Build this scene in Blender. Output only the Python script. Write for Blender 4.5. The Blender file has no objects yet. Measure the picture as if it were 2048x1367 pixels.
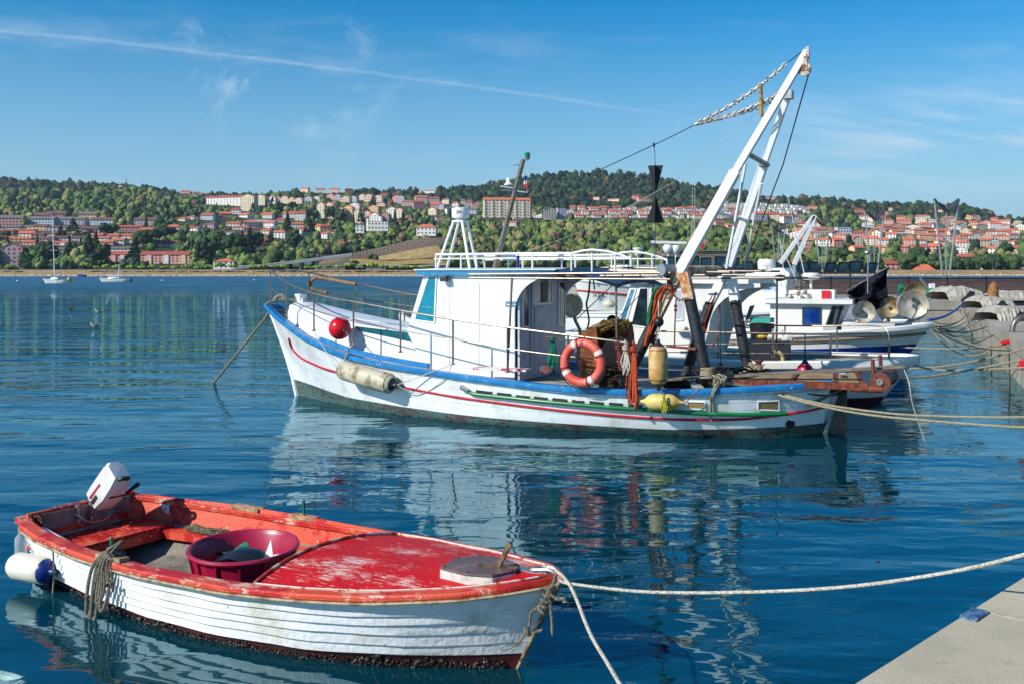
import bpy, bmesh, math, random
import numpy as np
from mathutils import Vector, Matrix, noise as mnoise
C = bpy.context.scene.collection
F, H, HY = 1991.0, 2.7, 545.0
rnd = random.Random(7)
V = Vector
def at(px, py, Y):
    return V(((px-1024)/F*Y, Y, H-(py-HY)/F*Y))
def ground(px, py, z=0.0):
    Y = (H-z)*F/(py-HY); return V(((px-1024)/F*Y, Y, z))
class Frame:
    """a boat's own axes: s along the keel, w sideways (plus towards the quay), z up"""
    def __init__(s, a, b):
        s.a = V((a[0], a[1], 0)); d = V((b[0], b[1], 0))-s.a; s.L = d.length; s.u = d.normalized()
        s.n = V((s.u.y, -s.u.x, 0))
        if s.n.y > 0: s.n = -s.n
    def P(s, x, w, z): return s.a + s.u*x + s.n*w + V((0, 0, z))
    def side(s, px, py, w):
        d = V(((px-1024)/F, 1, -(py-HY)/F)); t = (w + s.a.dot(s.n))/(d.dot(s.n))
        p = d*t; return (p-s.a).dot(s.u), p.z+H
    def S(s, px, py, w):
        x, z = s.side(px, py, w); return s.P(x, w, z)
    def flat(s, px, py, z):
        p = ground(px, py, z)-s.a; return p.dot(s.u), p.dot(s.n)
def itp(tab, x):
    return float(np.interp(x, [a for a, b in tab], [b for a, b in tab]))
# ------------------------------------------------------------------ materials
def lin(c):
    if isinstance(c, str):
        c = c.lstrip('#'); c = [int(c[i:i+2], 16)/255 for i in (0, 2, 4)]
        c = [v/12.92 if v <= .04045 else ((v+.055)/1.055)**2.4 for v in c]
    return (c[0], c[1], c[2], 1)
MATS = {}
def mat(name, c1, rough=.5, metal=0, c2=None, sc=6, lo=.45, hi=.6, c3=None, sc3=20, lo3=.6, hi3=.66, bump=0, bsc=30, st=(1, 1, 1), alpha=None, spec=.5, trans=0, det=6):
    if name in MATS: return MATS[name]
    m = bpy.data.materials.new(name); m.use_nodes = True; N = m.node_tree.nodes; Lk = m.node_tree.links
    b = N['Principled BSDF']; b.inputs['Roughness'].default_value = rough; b.inputs['Metallic'].default_value = metal
    b.inputs['Specular IOR Level'].default_value = spec
    b.inputs['Base Color'].default_value = lin(c1)
    if trans: b.inputs['Transmission Weight'].default_value = trans
    if alpha is not None: b.inputs['Alpha'].default_value = alpha
    tc = N.new('ShaderNodeTexCoord'); mp = N.new('ShaderNodeMapping'); mp.inputs['Scale'].default_value = st
    Lk.new(tc.outputs['Object'], mp.inputs['Vector'])
    out = None
    def layer(prev, c, sc, lo, hi, d):
        n = N.new('ShaderNodeTexNoise'); n.inputs['Scale'].default_value = sc; n.inputs['Detail'].default_value = d; n.inputs['Roughness'].default_value = .65
        Lk.new(mp.outputs[0], n.inputs['Vector'])
        r = N.new('ShaderNodeMapRange'); r.inputs[1].default_value = lo; r.inputs[2].default_value = hi
        Lk.new(n.outputs['Fac'], r.inputs[0])
        x = N.new('ShaderNodeMixRGB'); x.inputs[2].default_value = lin(c)
        if prev is None: x.inputs[1].default_value = lin(c1)
        else: Lk.new(prev, x.inputs[1])
        Lk.new(r.outputs[0], x.inputs[0]); return x.outputs[0]
    if c2 is not None: out = layer(out, c2, sc, lo, hi, det)
    if c3 is not None: out = layer(out, c3, sc3, lo3, hi3, det)
    if out is not None: Lk.new(out, b.inputs['Base Color'])
    if bump:
        n = N.new('ShaderNodeTexNoise'); n.inputs['Scale'].default_value = bsc; n.inputs['Detail'].default_value = 5
        Lk.new(mp.outputs[0], n.inputs['Vector'])
        bp = N.new('ShaderNodeBump'); bp.inputs['Strength'].default_value = min(1, bump*4); bp.inputs['Distance'].default_value = .02
        Lk.new(n.outputs['Fac'], bp.inputs['Height']); Lk.new(bp.outputs[0], b.inputs['Normal'])
    MATS[name] = m; return m
def scuffed(name, c1, c2, c3, rot, amt=.5, cloud=1.5, rough=.5):
    """paint rubbed through in fine scratches that run along the boat"""
    m = mat(name, c1, rough, c2=c2, sc=2.4, lo=.46, hi=.54, bump=.12, bsc=90); N = m.node_tree.nodes; Lk = m.node_tree.links; b = N['Principled BSDF']
    src = b.inputs['Base Color'].links[0].from_socket
    g = N.new('ShaderNodeTexCoord'); r = N.new('ShaderNodeMapping'); r.inputs['Rotation'].default_value = (0, 0, rot); Lk.new(g.outputs['Object'], r.inputs[0])
    m1 = N.new('ShaderNodeMapping'); m1.inputs['Scale'].default_value = (9, 70, 30); Lk.new(r.outputs[0], m1.inputs[0])
    n1 = N.new('ShaderNodeTexNoise'); n1.inputs['Scale'].default_value = 1; n1.inputs['Detail'].default_value = 6; n1.inputs['Roughness'].default_value = .75; Lk.new(m1.outputs[0], n1.inputs['Vector'])
    m2 = N.new('ShaderNodeMapping'); m2.inputs['Scale'].default_value = (cloud, cloud*2.2, 2); Lk.new(r.outputs[0], m2.inputs[0])
    n2 = N.new('ShaderNodeTexNoise'); n2.inputs['Scale'].default_value = 1; n2.inputs['Detail'].default_value = 3; Lk.new(m2.outputs[0], n2.inputs['Vector'])
    a = N.new('ShaderNodeMath'); a.operation = 'MULTIPLY_ADD'; Lk.new(n2.outputs['Fac'], a.inputs[0]); a.inputs[1].default_value = .75; Lk.new(n1.outputs['Fac'], a.inputs[2])
    k = N.new('ShaderNodeMapRange'); k.inputs[1].default_value = 1.10-amt*.24; k.inputs[2].default_value = 1.17-amt*.24; k.inputs[4].default_value = .72; Lk.new(a.outputs[0], k.inputs[0])
    x = N.new('ShaderNodeMixRGB'); x.inputs[2].default_value = lin(c3); Lk.new(k.outputs[0], x.inputs[0]); Lk.new(src, x.inputs[1]); Lk.new(x.outputs[0], b.inputs['Base Color']); return m
# ------------------------------------------------------------------ mesh builder
def perp(d):
    d = d.normalized(); a = V((0, 0, 1)) if abs(d.z) < .9 else V((1, 0, 0))
    x = d.cross(a).normalized(); return x, d.cross(x).normalized()
class MB:
    def __init__(s): s.v = []; s.f = []
    def add(s, vs, fs):
        o = len(s.v); s.v += [tuple(v) for v in vs]; s.f += [tuple(i+o for i in f) for f in fs]; return s
    def obox(s, c, ax, ay, az):
        c = V(c); ax, ay, az = V(ax)/2, V(ay)/2, V(az)/2
        vs = [c+ax*i+ay*j+az*k for i in (-1, 1) for j in (-1, 1) for k in (-1, 1)]
        return s.add(vs, [(0, 1, 3, 2), (4, 6, 7, 5), (0, 4, 5, 1), (2, 3, 7, 6), (0, 2, 6, 4), (1, 5, 7, 3)])
    def box(s, c, size, rz=0):
        R = Matrix.Rotation(rz, 3, 'Z'); return s.obox(c, R@V((size[0], 0, 0)), R@V((0, size[1], 0)), V((0, 0, size[2])))
    def bar(s, p, q, w, h, up=(0, 0, 1)):
        p, q = V(p), V(q); d = q-p; x = d.cross(V(up))
        x = x.normalized() if x.length > 1e-6 else perp(d)[0]; y = x.cross(d).normalized()
        return s.obox((p+q)/2, d, x*w, y*h)
    def tube(s, pts, r, n=7, closed=False, cap=True):
        pts = [V(p) for p in pts]; m = len(pts); rs = r if isinstance(r, (list, tuple)) else [r]*m
        vs = []; pd = None; X = None
        for i, p in enumerate(pts):
            a = pts[(i-1) % m] if (closed or i > 0) else p; b = pts[(i+1) % m] if (closed or i < m-1) else p
            d = (b-a); d = d.normalized() if d.length > 1e-9 else (pd or V((0, 0, 1)))
            if X is None: X = perp(d)[0]
            else:
                X = X-d*X.dot(d); X = X.normalized() if X.length > 1e-6 else perp(d)[0]
            Yv = d.cross(X); pd = d
            for k in range(n):
                t = 2*math.pi*k/n; vs.append(p+(X*math.cos(t)+Yv*math.sin(t))*rs[i])
        fs = []
        for i in range(m if closed else m-1):
            j = (i+1) % m
            for k in range(n):
                l = (k+1) % n; fs.append((i*n+k, i*n+l, j*n+l, j*n+k))
        if cap and not closed: fs += [tuple(range(n-1, -1, -1)), tuple((m-1)*n+k for k in range(n))]
        return s.add(vs, fs)
    def cyl(s, p, q, r, r2=None, n=14): return s.tube([p, q], [r, r if r2 is None else r2], n)
    def lathe(s, c, axis, prof, n=20, sq=(1, 1)):
        c = V(c); d = V(axis).normalized(); x, y = perp(d); vs = []; m = len(prof)
        for (r, h) in prof:
            for k in range(n):
                t = 2*math.pi*k/n; vs.append(c+d*h+(x*math.cos(t)*sq[0]+y*math.sin(t)*sq[1])*r)
        fs = [(i*n+k, i*n+(k+1) % n, (i+1)*n+(k+1) % n, (i+1)*n+k) for i in range(m-1) for k in range(n)]
        if prof[0][0] > 1e-4: fs.append(tuple(range(n-1, -1, -1)))
        if prof[-1][0] > 1e-4: fs.append(tuple((m-1)*n+k for k in range(n)))
        return s.add(vs, fs)
    def ell(s, c, r, n=16, m=10, axis=(0, 0, 1)):
        if not isinstance(r, (tuple, list)): r = (r, r, r)
        o = len(s.v); s.lathe((0, 0, 0), (0, 0, 1), [(max(1e-5, math.sin(math.pi*i/m)), -math.cos(math.pi*i/m)) for i in range(m+1)], n)
        q = V((0, 0, 1)).rotation_difference(V(axis)); c = V(c)
        for i in range(o, len(s.v)):
            v = s.v[i]; s.v[i] = tuple(c+q@V((v[0]*r[0], v[1]*r[1], v[2]*r[2])))
        return s
    def grid(s, rows, closed=False):
        n = len(rows[0]); vs = [p for r in rows for p in r]; fs = []
        for i in range(len(rows)-1):
            for k in range(n if closed else n-1):
                l = (k+1) % n; fs.append((i*n+k, i*n+l, (i+1)*n+l, (i+1)*n+k))
        return s.add(vs, fs)
    def prism(s, poly, th):
        poly = [V(p) for p in poly]; th = V(th); n = len(poly)
        fs = [tuple(range(n)), tuple(range(2*n-1, n-1, -1))]+[(i, i+n, (i+1) % n+n, (i+1) % n) for i in range(n)]
        return s.add(poly+[p+th for p in poly], fs)
    def torus(s, c, axis, R, r, n=28, m=10, a0=0, a1=2*math.pi):
        x, y = perp(V(axis)); c = V(c); full = abs(a1-a0-2*math.pi) < 1e-6
        k = n if full else n+1
        return s.tube([c+(x*math.cos(a0+(a1-a0)*i/n)+y*math.sin(a0+(a1-a0)*i/n))*R for i in range(k)], r, m, closed=full)
    def rock(s, c, r, n=1):
        c = V(c); pts = []
        for i in range(6):
            for j in range(8):
                t = math.pi*i/5; p = 2*math.pi*j/8
                pts.append(V((math.sin(t)*math.cos(p), math.sin(t)*math.sin(p), math.cos(t)))*r*rnd.uniform(.7, 1.15)+c)
        return s.grid([pts[i*8:(i+1)*8] for i in range(6)], True)
    def build(s, name, m, parent=None, smooth=True, ang=38, weld=False):
        me = bpy.data.meshes.new(name); o = V((0, 0, 0)); q = parent
        while q is not None: o = o+q.location; q = q.parent
        me.from_pydata([(v[0]-o.x, v[1]-o.y, v[2]-o.z) for v in s.v], [], s.f)
        bm = bmesh.new(); bm.from_mesh(me)
        if weld: bmesh.ops.remove_doubles(bm, verts=bm.verts, dist=1e-4)
        bmesh.ops.recalc_face_normals(bm, faces=bm.faces); bm.to_mesh(me); bm.free()
        if smooth:
            me.polygons.foreach_set('use_smooth', [True]*len(me.polygons)); me.set_sharp_from_angle(angle=math.radians(ang))
        me.materials.append(m)
        ob = bpy.data.objects.new(name, me); C.objects.link(ob); ob.parent = parent; return ob
def tag(o, label=None, cat=None, group=None, kind=None):
    if label: o['label'] = label
    if cat: o['category'] = cat
    if group: o['group'] = group
    if kind: o['kind'] = kind
    return o
def thing(name, label, cat, loc, group=None):
    o = bpy.data.objects.new(name, None); C.objects.link(o); o.location = V(loc); o.empty_display_size = .1
    return tag(o, label, cat, group)
def solo(mb, name, m, label, cat, group=None, smooth=True, ang=38, kind=None):
    a = np.array(mb.v); c = V(((a[:, 0].min()+a[:, 0].max())/2, (a[:, 1].min()+a[:, 1].max())/2, a[:, 2].min()))
    mb.v = [(v[0]-c.x, v[1]-c.y, v[2]-c.z) for v in mb.v]
    o = mb.build(name, m, None, smooth, ang); o.location = c; return tag(o, label, cat, group, kind)
def struct(mb, name, m, smooth=False, kind='structure'):
    o = mb.build(name, m, None, smooth); o['kind'] = kind; return o
def curve(pts, n=8):
    """Catmull-Rom through the points"""
    pts = [V(p) for p in pts]; P = [pts[0]*2-pts[1]]+pts+[pts[-1]*2-pts[-2]]; out = []
    for i in range(1, len(P)-2):
        for k in range(n):
            t = k/n; a, b, c, d = P[i-1:i+3]
            out.append(.5*((2*b)+(c-a)*t+(2*a-5*b+4*c-d)*t*t+(3*b-a-3*c+d)*t**3))
    return out+[pts[-1]]
def sag(p, q, d, n=16):
    p, q = V(p), V(q); return [p.lerp(q, i/n)-V((0, 0, d*4*(i/n)*(1-i/n))) for i in range(n+1)]
# ------------------------------------------------------------------ camera, sun, sky
cam = bpy.data.cameras.new('camera'); cam.lens = 35.0; cam.sensor_width = 36.0; cam.clip_start = .1; cam.clip_end = 9000
cam.shift_y = -(683.5-HY)/2048*1.0
co = bpy.data.objects.new('camera', cam); C.objects.link(co); co.location = (0, 0, H); co.rotation_euler = (math.pi/2, 0, 0)
bpy.context.scene.camera = co
SUN_EL = 34; SUN_AZ = math.atan2(-.84, -.5)
sd = V((math.sin(SUN_AZ)*math.cos(math.radians(SUN_EL)), math.cos(SUN_AZ)*math.cos(math.radians(SUN_EL)), math.sin(math.radians(SUN_EL))))
sl = bpy.data.lights.new('sun', 'SUN'); sl.energy = 4.7; sl.angle = math.radians(.5); sl.color = (1, .95, .87)
so = bpy.data.objects.new('sun', sl); C.objects.link(so); so.rotation_euler = sd.to_track_quat('Z', 'Y').to_euler(); so.location = (0, 0, 50)
sc = bpy.context.scene
sc.view_settings.view_transform = 'Standard'; sc.view_settings.look = 'None'; sc.view_settings.exposure = .28; sc.view_settings.gamma = 1
w = bpy.data.worlds.new('World'); sc.world = w; w.use_nodes = True
N = w.node_tree.nodes; Lk = w.node_tree.links; N.clear()
def nd(t, **k):
    n = N.new(t)
    for a, b in k.items(): setattr(n, a, b)
    return n
def mth(op, a, b=None, cl=False):
    n = nd('ShaderNodeMath', operation=op); n.use_clamp = cl
    for i, x in enumerate((a, b)):
        if x is None: continue
        if isinstance(x, (int, float)): n.inputs[i].default_value = x
        else: Lk.new(x, n.inputs[i])
    return n.outputs[0]
def mrange(x, a, b, c=0, d=1):
    n = nd('ShaderNodeMapRange'); n.interpolation_type = 'SMOOTHSTEP'; Lk.new(x, n.inputs[0])
    for i, v in enumerate((a, b, c, d)): n.inputs[i+1].default_value = v
    return n.outputs[0]
sky = nd('ShaderNodeTexSky', sky_type='NISHITA'); sky.sun_disc = False; sky.sun_elevation = math.radians(SUN_EL); sky.sun_rotation = SUN_AZ
sky.air_density = 1.0; sky.dust_density = .05; sky.ozone_density = 1.0; sky.altitude = 0
hsv = nd('ShaderNodeHueSaturation'); hsv.inputs['Saturation'].default_value = 1.72; hsv.inputs['Value'].default_value = 1.12; Lk.new(sky.outputs[0], hsv.inputs['Color'])
tc = nd('ShaderNodeTexCoord'); sp = nd('ShaderNodeSeparateXYZ'); Lk.new(tc.outputs['Generated'], sp.inputs[0])
yy = mth('MAXIMUM', sp.outputs[1], .08); u = mth('DIVIDE', sp.outputs[0], yy); v = mth('DIVIDE', sp.outputs[2], yy)
def uv(sx, sy, ox=0, oy=0, rot=0):
    cx = nd('ShaderNodeCombineXYZ'); Lk.new(u, cx.inputs[0]); Lk.new(v, cx.inputs[1])
    m = nd('ShaderNodeMapping'); m.inputs['Scale'].default_value = (sx, sy, 1); m.inputs['Location'].default_value = (ox, oy, 0)
    r = nd('ShaderNodeMapping'); r.inputs['Rotation'].default_value = (0, 0, rot); Lk.new(cx.outputs[0], r.inputs[0]); Lk.new(r.outputs[0], m.inputs[0]); return m.outputs[0]
def nz(vec, sc_, det=5, ro=.6, dist=0):
    n = nd('ShaderNodeTexNoise'); n.inputs['Scale'].default_value = sc_; n.inputs['Detail'].default_value = det; n.inputs['Roughness'].default_value = ro
    n.inputs['Distortion'].default_value = dist; Lk.new(vec, n.inputs['Vector']); return n.outputs['Fac']
# the long thin vapour trail: a straight line across the sky, slightly bowed
bow = mth('MULTIPLY', mth('MULTIPLY', mth('ADD', u, .16), mth('ADD', u, .16)), .035)
wob = mth('MULTIPLY', mth('SUBTRACT', nz(uv(9, 9), 3, 4), .5), .006)
dl = mth('ABSOLUTE', mth('ADD', mth('SUBTRACT', mth('SUBTRACT', v, .2025), mth('MULTIPLY', mth('ADD', u, .16), -.128)), mth('ADD', bow, wob)))
trail = mth('MULTIPLY', mrange(dl, .0030, .0003), mrange(u, .26, .06))
trail = mth('MULTIPLY', trail, mrange(nz(uv(12, 30), 4, 5), .2, .7, .45, .9))
soft = mth('MULTIPLY', mrange(dl, .017, .0), mth('MULTIPLY', mrange(nz(uv(5, 16), 4, 5), .35, .75), .16))
soft = mth('MULTIPLY', soft, mrange(u, .22, -.3))
c1 = mth('MULTIPLY', mrange(nz(uv(2.2, 17, 3, 1, .1), 1.6, 9, .62, .5), .40, .70), mth('MULTIPLY', mrange(u, .2, .42), mrange(mth('ABSOLUTE', mth('SUBTRACT', v, .135)), .075, .01)))
c2 = mth('MULTIPLY', mrange(nz(uv(6, 9, 2, 5, -.7), 1.8, 9, .65, .8), .52, .8), mrange(mth('ADD', mth('MULTIPLY', mth('ADD', u, .22), mth('ADD', u, .22)), mth('MULTIPLY', mth('SUBTRACT', v, .225), mth('SUBTRACT', v, .225))), .022, .001))
c3 = mth('MULTIPLY', mrange(nz(uv(2.5, 14, 8, 3, .05), 1.7, 9, .6, .4), .5, .85), .4)
cl = mth('ADD', mth('ADD', mth('MULTIPLY', trail, .20), soft), mth('ADD', mth('MULTIPLY', c1, .75), mth('ADD', mth('MULTIPLY', c2, .6), mth('MULTIPLY', c3, .45))), True)
hz = nd('ShaderNodeMixRGB'); Lk.new(mrange(sp.outputs[2], .26, -.02, 0, .92), hz.inputs[0]); Lk.new(hsv.outputs[0], hz.inputs[1]); hz.inputs[2].default_value = (1.9, 4.1, 6.5, 1)
mx = nd('ShaderNodeMixRGB'); Lk.new(cl, mx.inputs[0]); Lk.new(hz.outputs[0], mx.inputs[1]); mx.inputs[2].default_value = (6.6, 7.6, 8.5, 1)
bg = nd('ShaderNodeBackground'); bg.inputs['Strength'].default_value = .094; Lk.new(mx.outputs[0], bg.inputs[0])
wo = nd('ShaderNodeOutputWorld'); Lk.new(bg.outputs[0], wo.inputs[0])
# ------------------------------------------------------------------ water
wm = bpy.data.materials.new('sea_water'); wm.use_nodes = True; N = wm.node_tree.nodes; Lk = wm.node_tree.links; N.clear()
geo = nd('ShaderNodeNewGeometry'); gp = nd('ShaderNodeSeparateXYZ'); Lk.new(geo.outputs['Position'], gp.inputs[0])
def wmap(sx, sy, rot=0):
    m = nd('ShaderNodeMapping'); m.inputs['Scale'].default_value = (sx, sy, 1); m.inputs['Rotation'].default_value = (0, 0, rot); Lk.new(geo.outputs['Position'], m.inputs[0]); return m.outputs[0]
far = mrange(gp.outputs[1], 9, 45)           # the sheltered water by the quay is calmer than the open bay
ruf = mrange(gp.outputs[1], 95, 190)         # wind-ruffled band further out
h1 = nz(wmap(.34, .80, .18), 1.3, 2, .4, .5)
h2 = nz(wmap(1.2, 2.6, -.15), 1.5, 2, .45, .6)
h3 = nz(wmap(.30, .85, .05), 1.0, 4, .5, .4)
h4 = nz(wmap(.5, 1.6, .0), 1.0, 3, .6, .2)
patch = mrange(nz(wmap(.05, .12), 1.0, 3), .35, .65, .55, 1.25)
calm = mrange(gp.outputs[0], -7, 3, 1.0, .55)   # the lee of the quay and the boats is smoother
hh = mth('ADD', mth('ADD', mth('MULTIPLY', h1, .046), mth('MULTIPLY', h2, .0075)), mth('MULTIPLY', mth('MULTIPLY', mth('MULTIPLY', h3, far), calm), .30))
hh = mth('ADD', hh, mth('MULTIPLY', mth('MULTIPLY', h4, ruf), .5))
hh = mth('ADD', hh, mth('MULTIPLY', mth('MULTIPLY', nz(wmap(1.1, 1.2, .4), 1.0, 3, .55, .3), mrange(gp.outputs[1], 28, 70)), .085))
hh = mth('MULTIPLY', hh, patch)
bp = nd('ShaderNodeBump'); bp.inputs['Strength'].default_value = 1; bp.inputs['Distance'].default_value = 1; Lk.new(hh, bp.inputs['Height'])
fr = nd('ShaderNodeFresnel'); fr.inputs['IOR'].default_value = 1.68; Lk.new(bp.outputs[0], fr.inputs['Normal'])
gl = nd('ShaderNodeBsdfGlossy'); gl.inputs['Color'].default_value = (.62, .90, 1, 1); Lk.new(bp.outputs[0], gl.inputs['Normal']); Lk.new(mrange(gp.outputs[1], 80, 230, .0, .34), gl.inputs['Roughness'])
df = nd('ShaderNodeBsdfDiffuse'); df.inputs['Color'].default_value = (0, .032, .048, 1)
ms = nd('ShaderNodeMixShader'); Lk.new(fr.outputs[0], ms.inputs[0]); Lk.new(df.outputs[0], ms.inputs[1]); Lk.new(gl.outputs[0], ms.inputs[2])
mo = nd('ShaderNodeOutputMaterial'); Lk.new(ms.outputs[0], mo.inputs['Surface'])
mb = MB(); mb.add([(-1500, -60, 0), (1500, -60, 0), (1500, 760, 0), (-1500, 760, 0)], [(0, 1, 2, 3)]); struct(mb, 'sea', wm)
# ------------------------------------------------------------------ the small red and white boat
SF = Frame((-4.064, 9.41), (.33, 6.624))
SL = SF.L
s_dk = [(0, .58), (.12, .67), (.25, .70), (.5, .76), (1.2, .86), (2, .90), (2.9, .885), (3.6, .80), (4.2, .645), (4.6, .48), (4.95, .28), (5.12, .13), (5.2, .012)]
s_wl = [(0, .40), (.45, .55), (1.3, .72), (2.07, .81), (2.64, .80), (3.5, .67), (4.1, .45), (4.6, .17), (4.85, .01)]
s_zd = [(0, .49), (.5, .46), (1.2, .445), (2, .44), (3, .47), (4, .53), (4.7, .60), (5.2, .68)]
def SP(t, v, off=0, side=1):
    vv = max(v, 0); sd_ = t*5.2; sw = t*4.85; x = sw+(sd_-sw)*min(1, vv)-.05*(1-t)*(1-vv)
    zd = itp(s_zd, sd_); a = itp(s_wl, sw); b = itp(s_dk, sd_); e = .75+.6*t**3
    h = a+(b-a)*(vv**e if v > 0 else 0)
    if v < 0: h *= (1+v*1.2)
    return SF.P(x, side*(h+off), zd*v)
T = [0, .012, .03, .06]+[i/40 for i in range(4, 37)]+[.925, .95, .97, .985, .995, 1]
wood_red = mat('peeling_red_paint', '#b3120e', .5, c2='#d2502f', sc=3.2, lo=.50, hi=.56, c3='#d9c9b8', sc3=26, lo3=.60, hi3=.66, bump=.12, bsc=60, st=(1, 1, 1))
wood_orange = mat('faded_orange_red_paint', '#d24e31', .5, c2='#b8120e', sc=2.6, lo=.50, hi=.54, c3='#e0d5c5', sc3=18, lo3=.68, hi3=.71, bump=.12, bsc=60)
gun_m = scuffed('worn_gunwale_paint', '#cc4627', '#b5120e', '#dccbb4', .54, .62, 3.0)
deck_m = scuffed('scuffed_red_deck_paint', '#c4070d', '#b80a10', '#e0d4c8', .54, .74, 1.6, .6); deck_m.node_tree.nodes['Principled BSDF'].inputs['Specular IOR Level'].default_value = .3
hull_w = mat('weathered_white_hull', '#d9dcdc', .5, c2='#b5b09a', sc=2.6, lo=.50, hi=.74, c3='#4f4838', sc3=9, lo3=.665, hi3=.70, bump=.1, bsc=25, det=9)
boot_m = mat('dark_red_bottom_paint', '#4a1218', .5, c2='#2a1512', sc=5, lo=.45, hi=.65, bump=.1)
well_m = mat('dirty_grey_bilge', '#8d877a', .7, c2='#5e5648', sc=4, lo=.4, hi=.65, c3='#8a2a1c', sc3=11, lo3=.66, hi3=.7, bump=.1)
growth_m = mat('mussels_and_weed', '#120c07', .4, c2='#2e1a0c', sc=30, lo=.45, hi=.6, c3='#07090a', sc3=50, lo3=.55, hi3=.6, bump=.2)
steel = mat('stainless_steel', '#8a8177', .38, .75, c2='#6a5640', sc=9, lo=.5, hi=.75)
galv = mat('galvanised_steel', '#9b9da0', .45, .7, c2='#6f6a62', sc=12, lo=.5, hi=.7)
rust = mat('rusty_steel', '#5a2413', .75, c2='#8a4222', sc=10, lo=.42, hi=.6, c3='#2a140c', sc3=22, lo3=.55, hi3=.65, bump=.2, bsc=50)
rope_w = mat('white_rope', '#cfc9bb', .8, c2='#9f9884', sc=60, lo=.45, hi=.6, bump=.2, bsc=120)
rope_g = mat('grey_weathered_rope', '#8a8272', .9, c2='#5b5445', sc=50, lo=.45, hi=.6, bump=.25, bsc=120)
rope_b = mat('beige_rope', '#b5a98c', .9, c2='#857a60', sc=70, lo=.45, hi=.55, bump=.25, bsc=120)
rope_dark = mat('dark_rope', '#2b2925', .85, c2='#4a463e', sc=40)
green_m = mat('green_plastic', '#0b7048', .4)
black_m = mat('black_rubber', '#101012', .5, c2='#1e1e20', sc=12)
white_p = mat('white_paint', '#d9dadb', .35, c2='#c4c3bb', sc=1.6, lo=.5, hi=.8, bump=.02, bsc=12)
boat = thing('motor_boat', 'small open boat with peeling red deck and white lapped plank sides in the foreground', 'boat', SF.P(2.5, 0, 0))
mb = MB()
NS = 6; va = .17
rows = []
for k in range(NS):
    v0 = va+(1-va)*k/NS; v1 = va+(1-va)*(k+1)/NS
    for v, o in ((v0, .016), (v0+.004, .019), ((v0+v1)/2, .010), (v1-.004, .001)): rows.append((v, o))
for side in (1, -1):
    mb.grid([[SP(t, v+(.010*math.sin(t*9+v*31)+.006*math.sin(t*37+v*11) if va < v < .97 else 0), o*(1-t**14)+rnd.uniform(-.0022, .0022), side) for t in T] for v, o in rows])
mb.grid([[SP(0, v, 0, sgn)*.5*(1+a)+SP(0, v, 0, -sgn)*.5*(1-a) for a in (-1, 0, 1)] for v in (va, .5, .97) for sgn in (1,)])
mb.build('hull', hull_w, boat, ang=25)
mb = MB()
for side in (1, -1): mb.grid([[SP(t, v, -.004, side) for t in T] for v in (-.5, -.25, 0, .09, va+.005)])
mb.grid([[SP(0, v, -.004, 1), SP(0, v, -.004, -1)] for v in (-.5, 0, va)])
mb.build('bottom', boot_m, boat)
mb = MB()
for side in (1, -1):
    for i in range(2600 if side > 0 else 300):
        t = rnd.random()**.8*.985; v = rnd.gauss(.0, .055)
        if v > .13: continue
        k = .5+.9*abs(mnoise.noise(V((t*14, side, 3)))) * 1.4
        mb.rock(SP(t, v*k, .002, side), rnd.uniform(.006, .017)*k+.004)
mb.build('mussel_growth', growth_m, boat)
mb = MB(); mb.tube([SP(1, v, 0)+SF.u*.012 for v in (-.3, 0, .2, .4, .6, .8, .98)], [.010, .012, .014, .016, .018, .020, .024], 8)
mb.build('stem', mat('grimy_stem', '#8f8a74', .6, c2='#5f4a2c', sc=6, lo=.42, hi=.6), boat)
# gunwale cap, all the way round
def gun(t, off, dz, side):
    p = SP(t, 1, 0, side); return p+SF.n*side*off+V((0, 0, dz))
mb = MB(); prof = [(.028, -.035), (.040, -.022), (.040, .0), (.030, .012), (-.045, .018), (-.085, .016), (-.092, .008), (-.090, -.03)]
for side in (1, -1):
    mb.grid([[gun(t, o*(1-t**30)*(1 if t < .97 else .6), z, side)+V((0, 0, 0)) for t in T] for o, z in prof])
a = [SF.P(-.05, w_, .49+z) for w_, z in ((-.6, .0), (-.3, 0), (0, 0), (.3, 0), (.6, 0))]
mb.bar(SF.P(-.035, -.62, .485), SF.P(-.035, .62, .485), .075, .055)
mb.ell(SF.P(5.19, 0, .672), (.045, .045, .03))
mb.build('gunwale', gun_m, boat)
mb = MB(); mb.tube([gun(t, .036, -.042, 1) for t in T], .011, 6); mb.tube([gun(t, .036, -.042, -1) for t in T], .011, 6)
mb.build('rubbing_strip', mat('bare_salty_wood', '#a89878', .7, c2='#6d5a40', sc=12, lo=.45, hi=.6), boat)
# inside skin
DKs = 3.16; td = DKs/5.2
Ti = [t for t in T if t < td+.05]
def inn(t, z, side, off=.065):
    v = z/itp(s_zd, t*5.2); p = SP(t, max(0, v), -off, side); return p
mb = MB()
mb.grid([[inn(t, z, -1)+SF.u*(.03 if t == 0 else 0) for t in Ti] for z in (.50, .40, .30, .20)])
mb.grid([[inn(t, z, 1) for t in Ti] for z in (.45, .35, .27)])
mb.build('upper_lining', wood_orange, boat)
mb = MB()
for side in (1, -1): mb.grid([[inn(t, z, side, .09 if z > .1 else .25) for t in Ti] for z in (.27, .16, .05)])
mb.grid([[inn(t, .05, 1, .25), SF.P(t*5.2, 0, .0), inn(t, .05, -1, .25)] for t in Ti])
mb.build('bilge', well_m, boat)
mb = MB()     # side bench, far side and stern seat
mb.grid([[SF.P(t*5.2, -itp(s_dk, t*5.2)+.07, .25) for t in Ti], [SF.P(t*5.2, -itp(s_dk, t*5.2)+.31-.05*t, .245) for t in Ti], [SF.P(t*5.2, -itp(s_dk, t*5.2)+.31-.05*t, .17) for t in Ti]])
mb.build('side_bench', wood_orange, boat)
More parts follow.
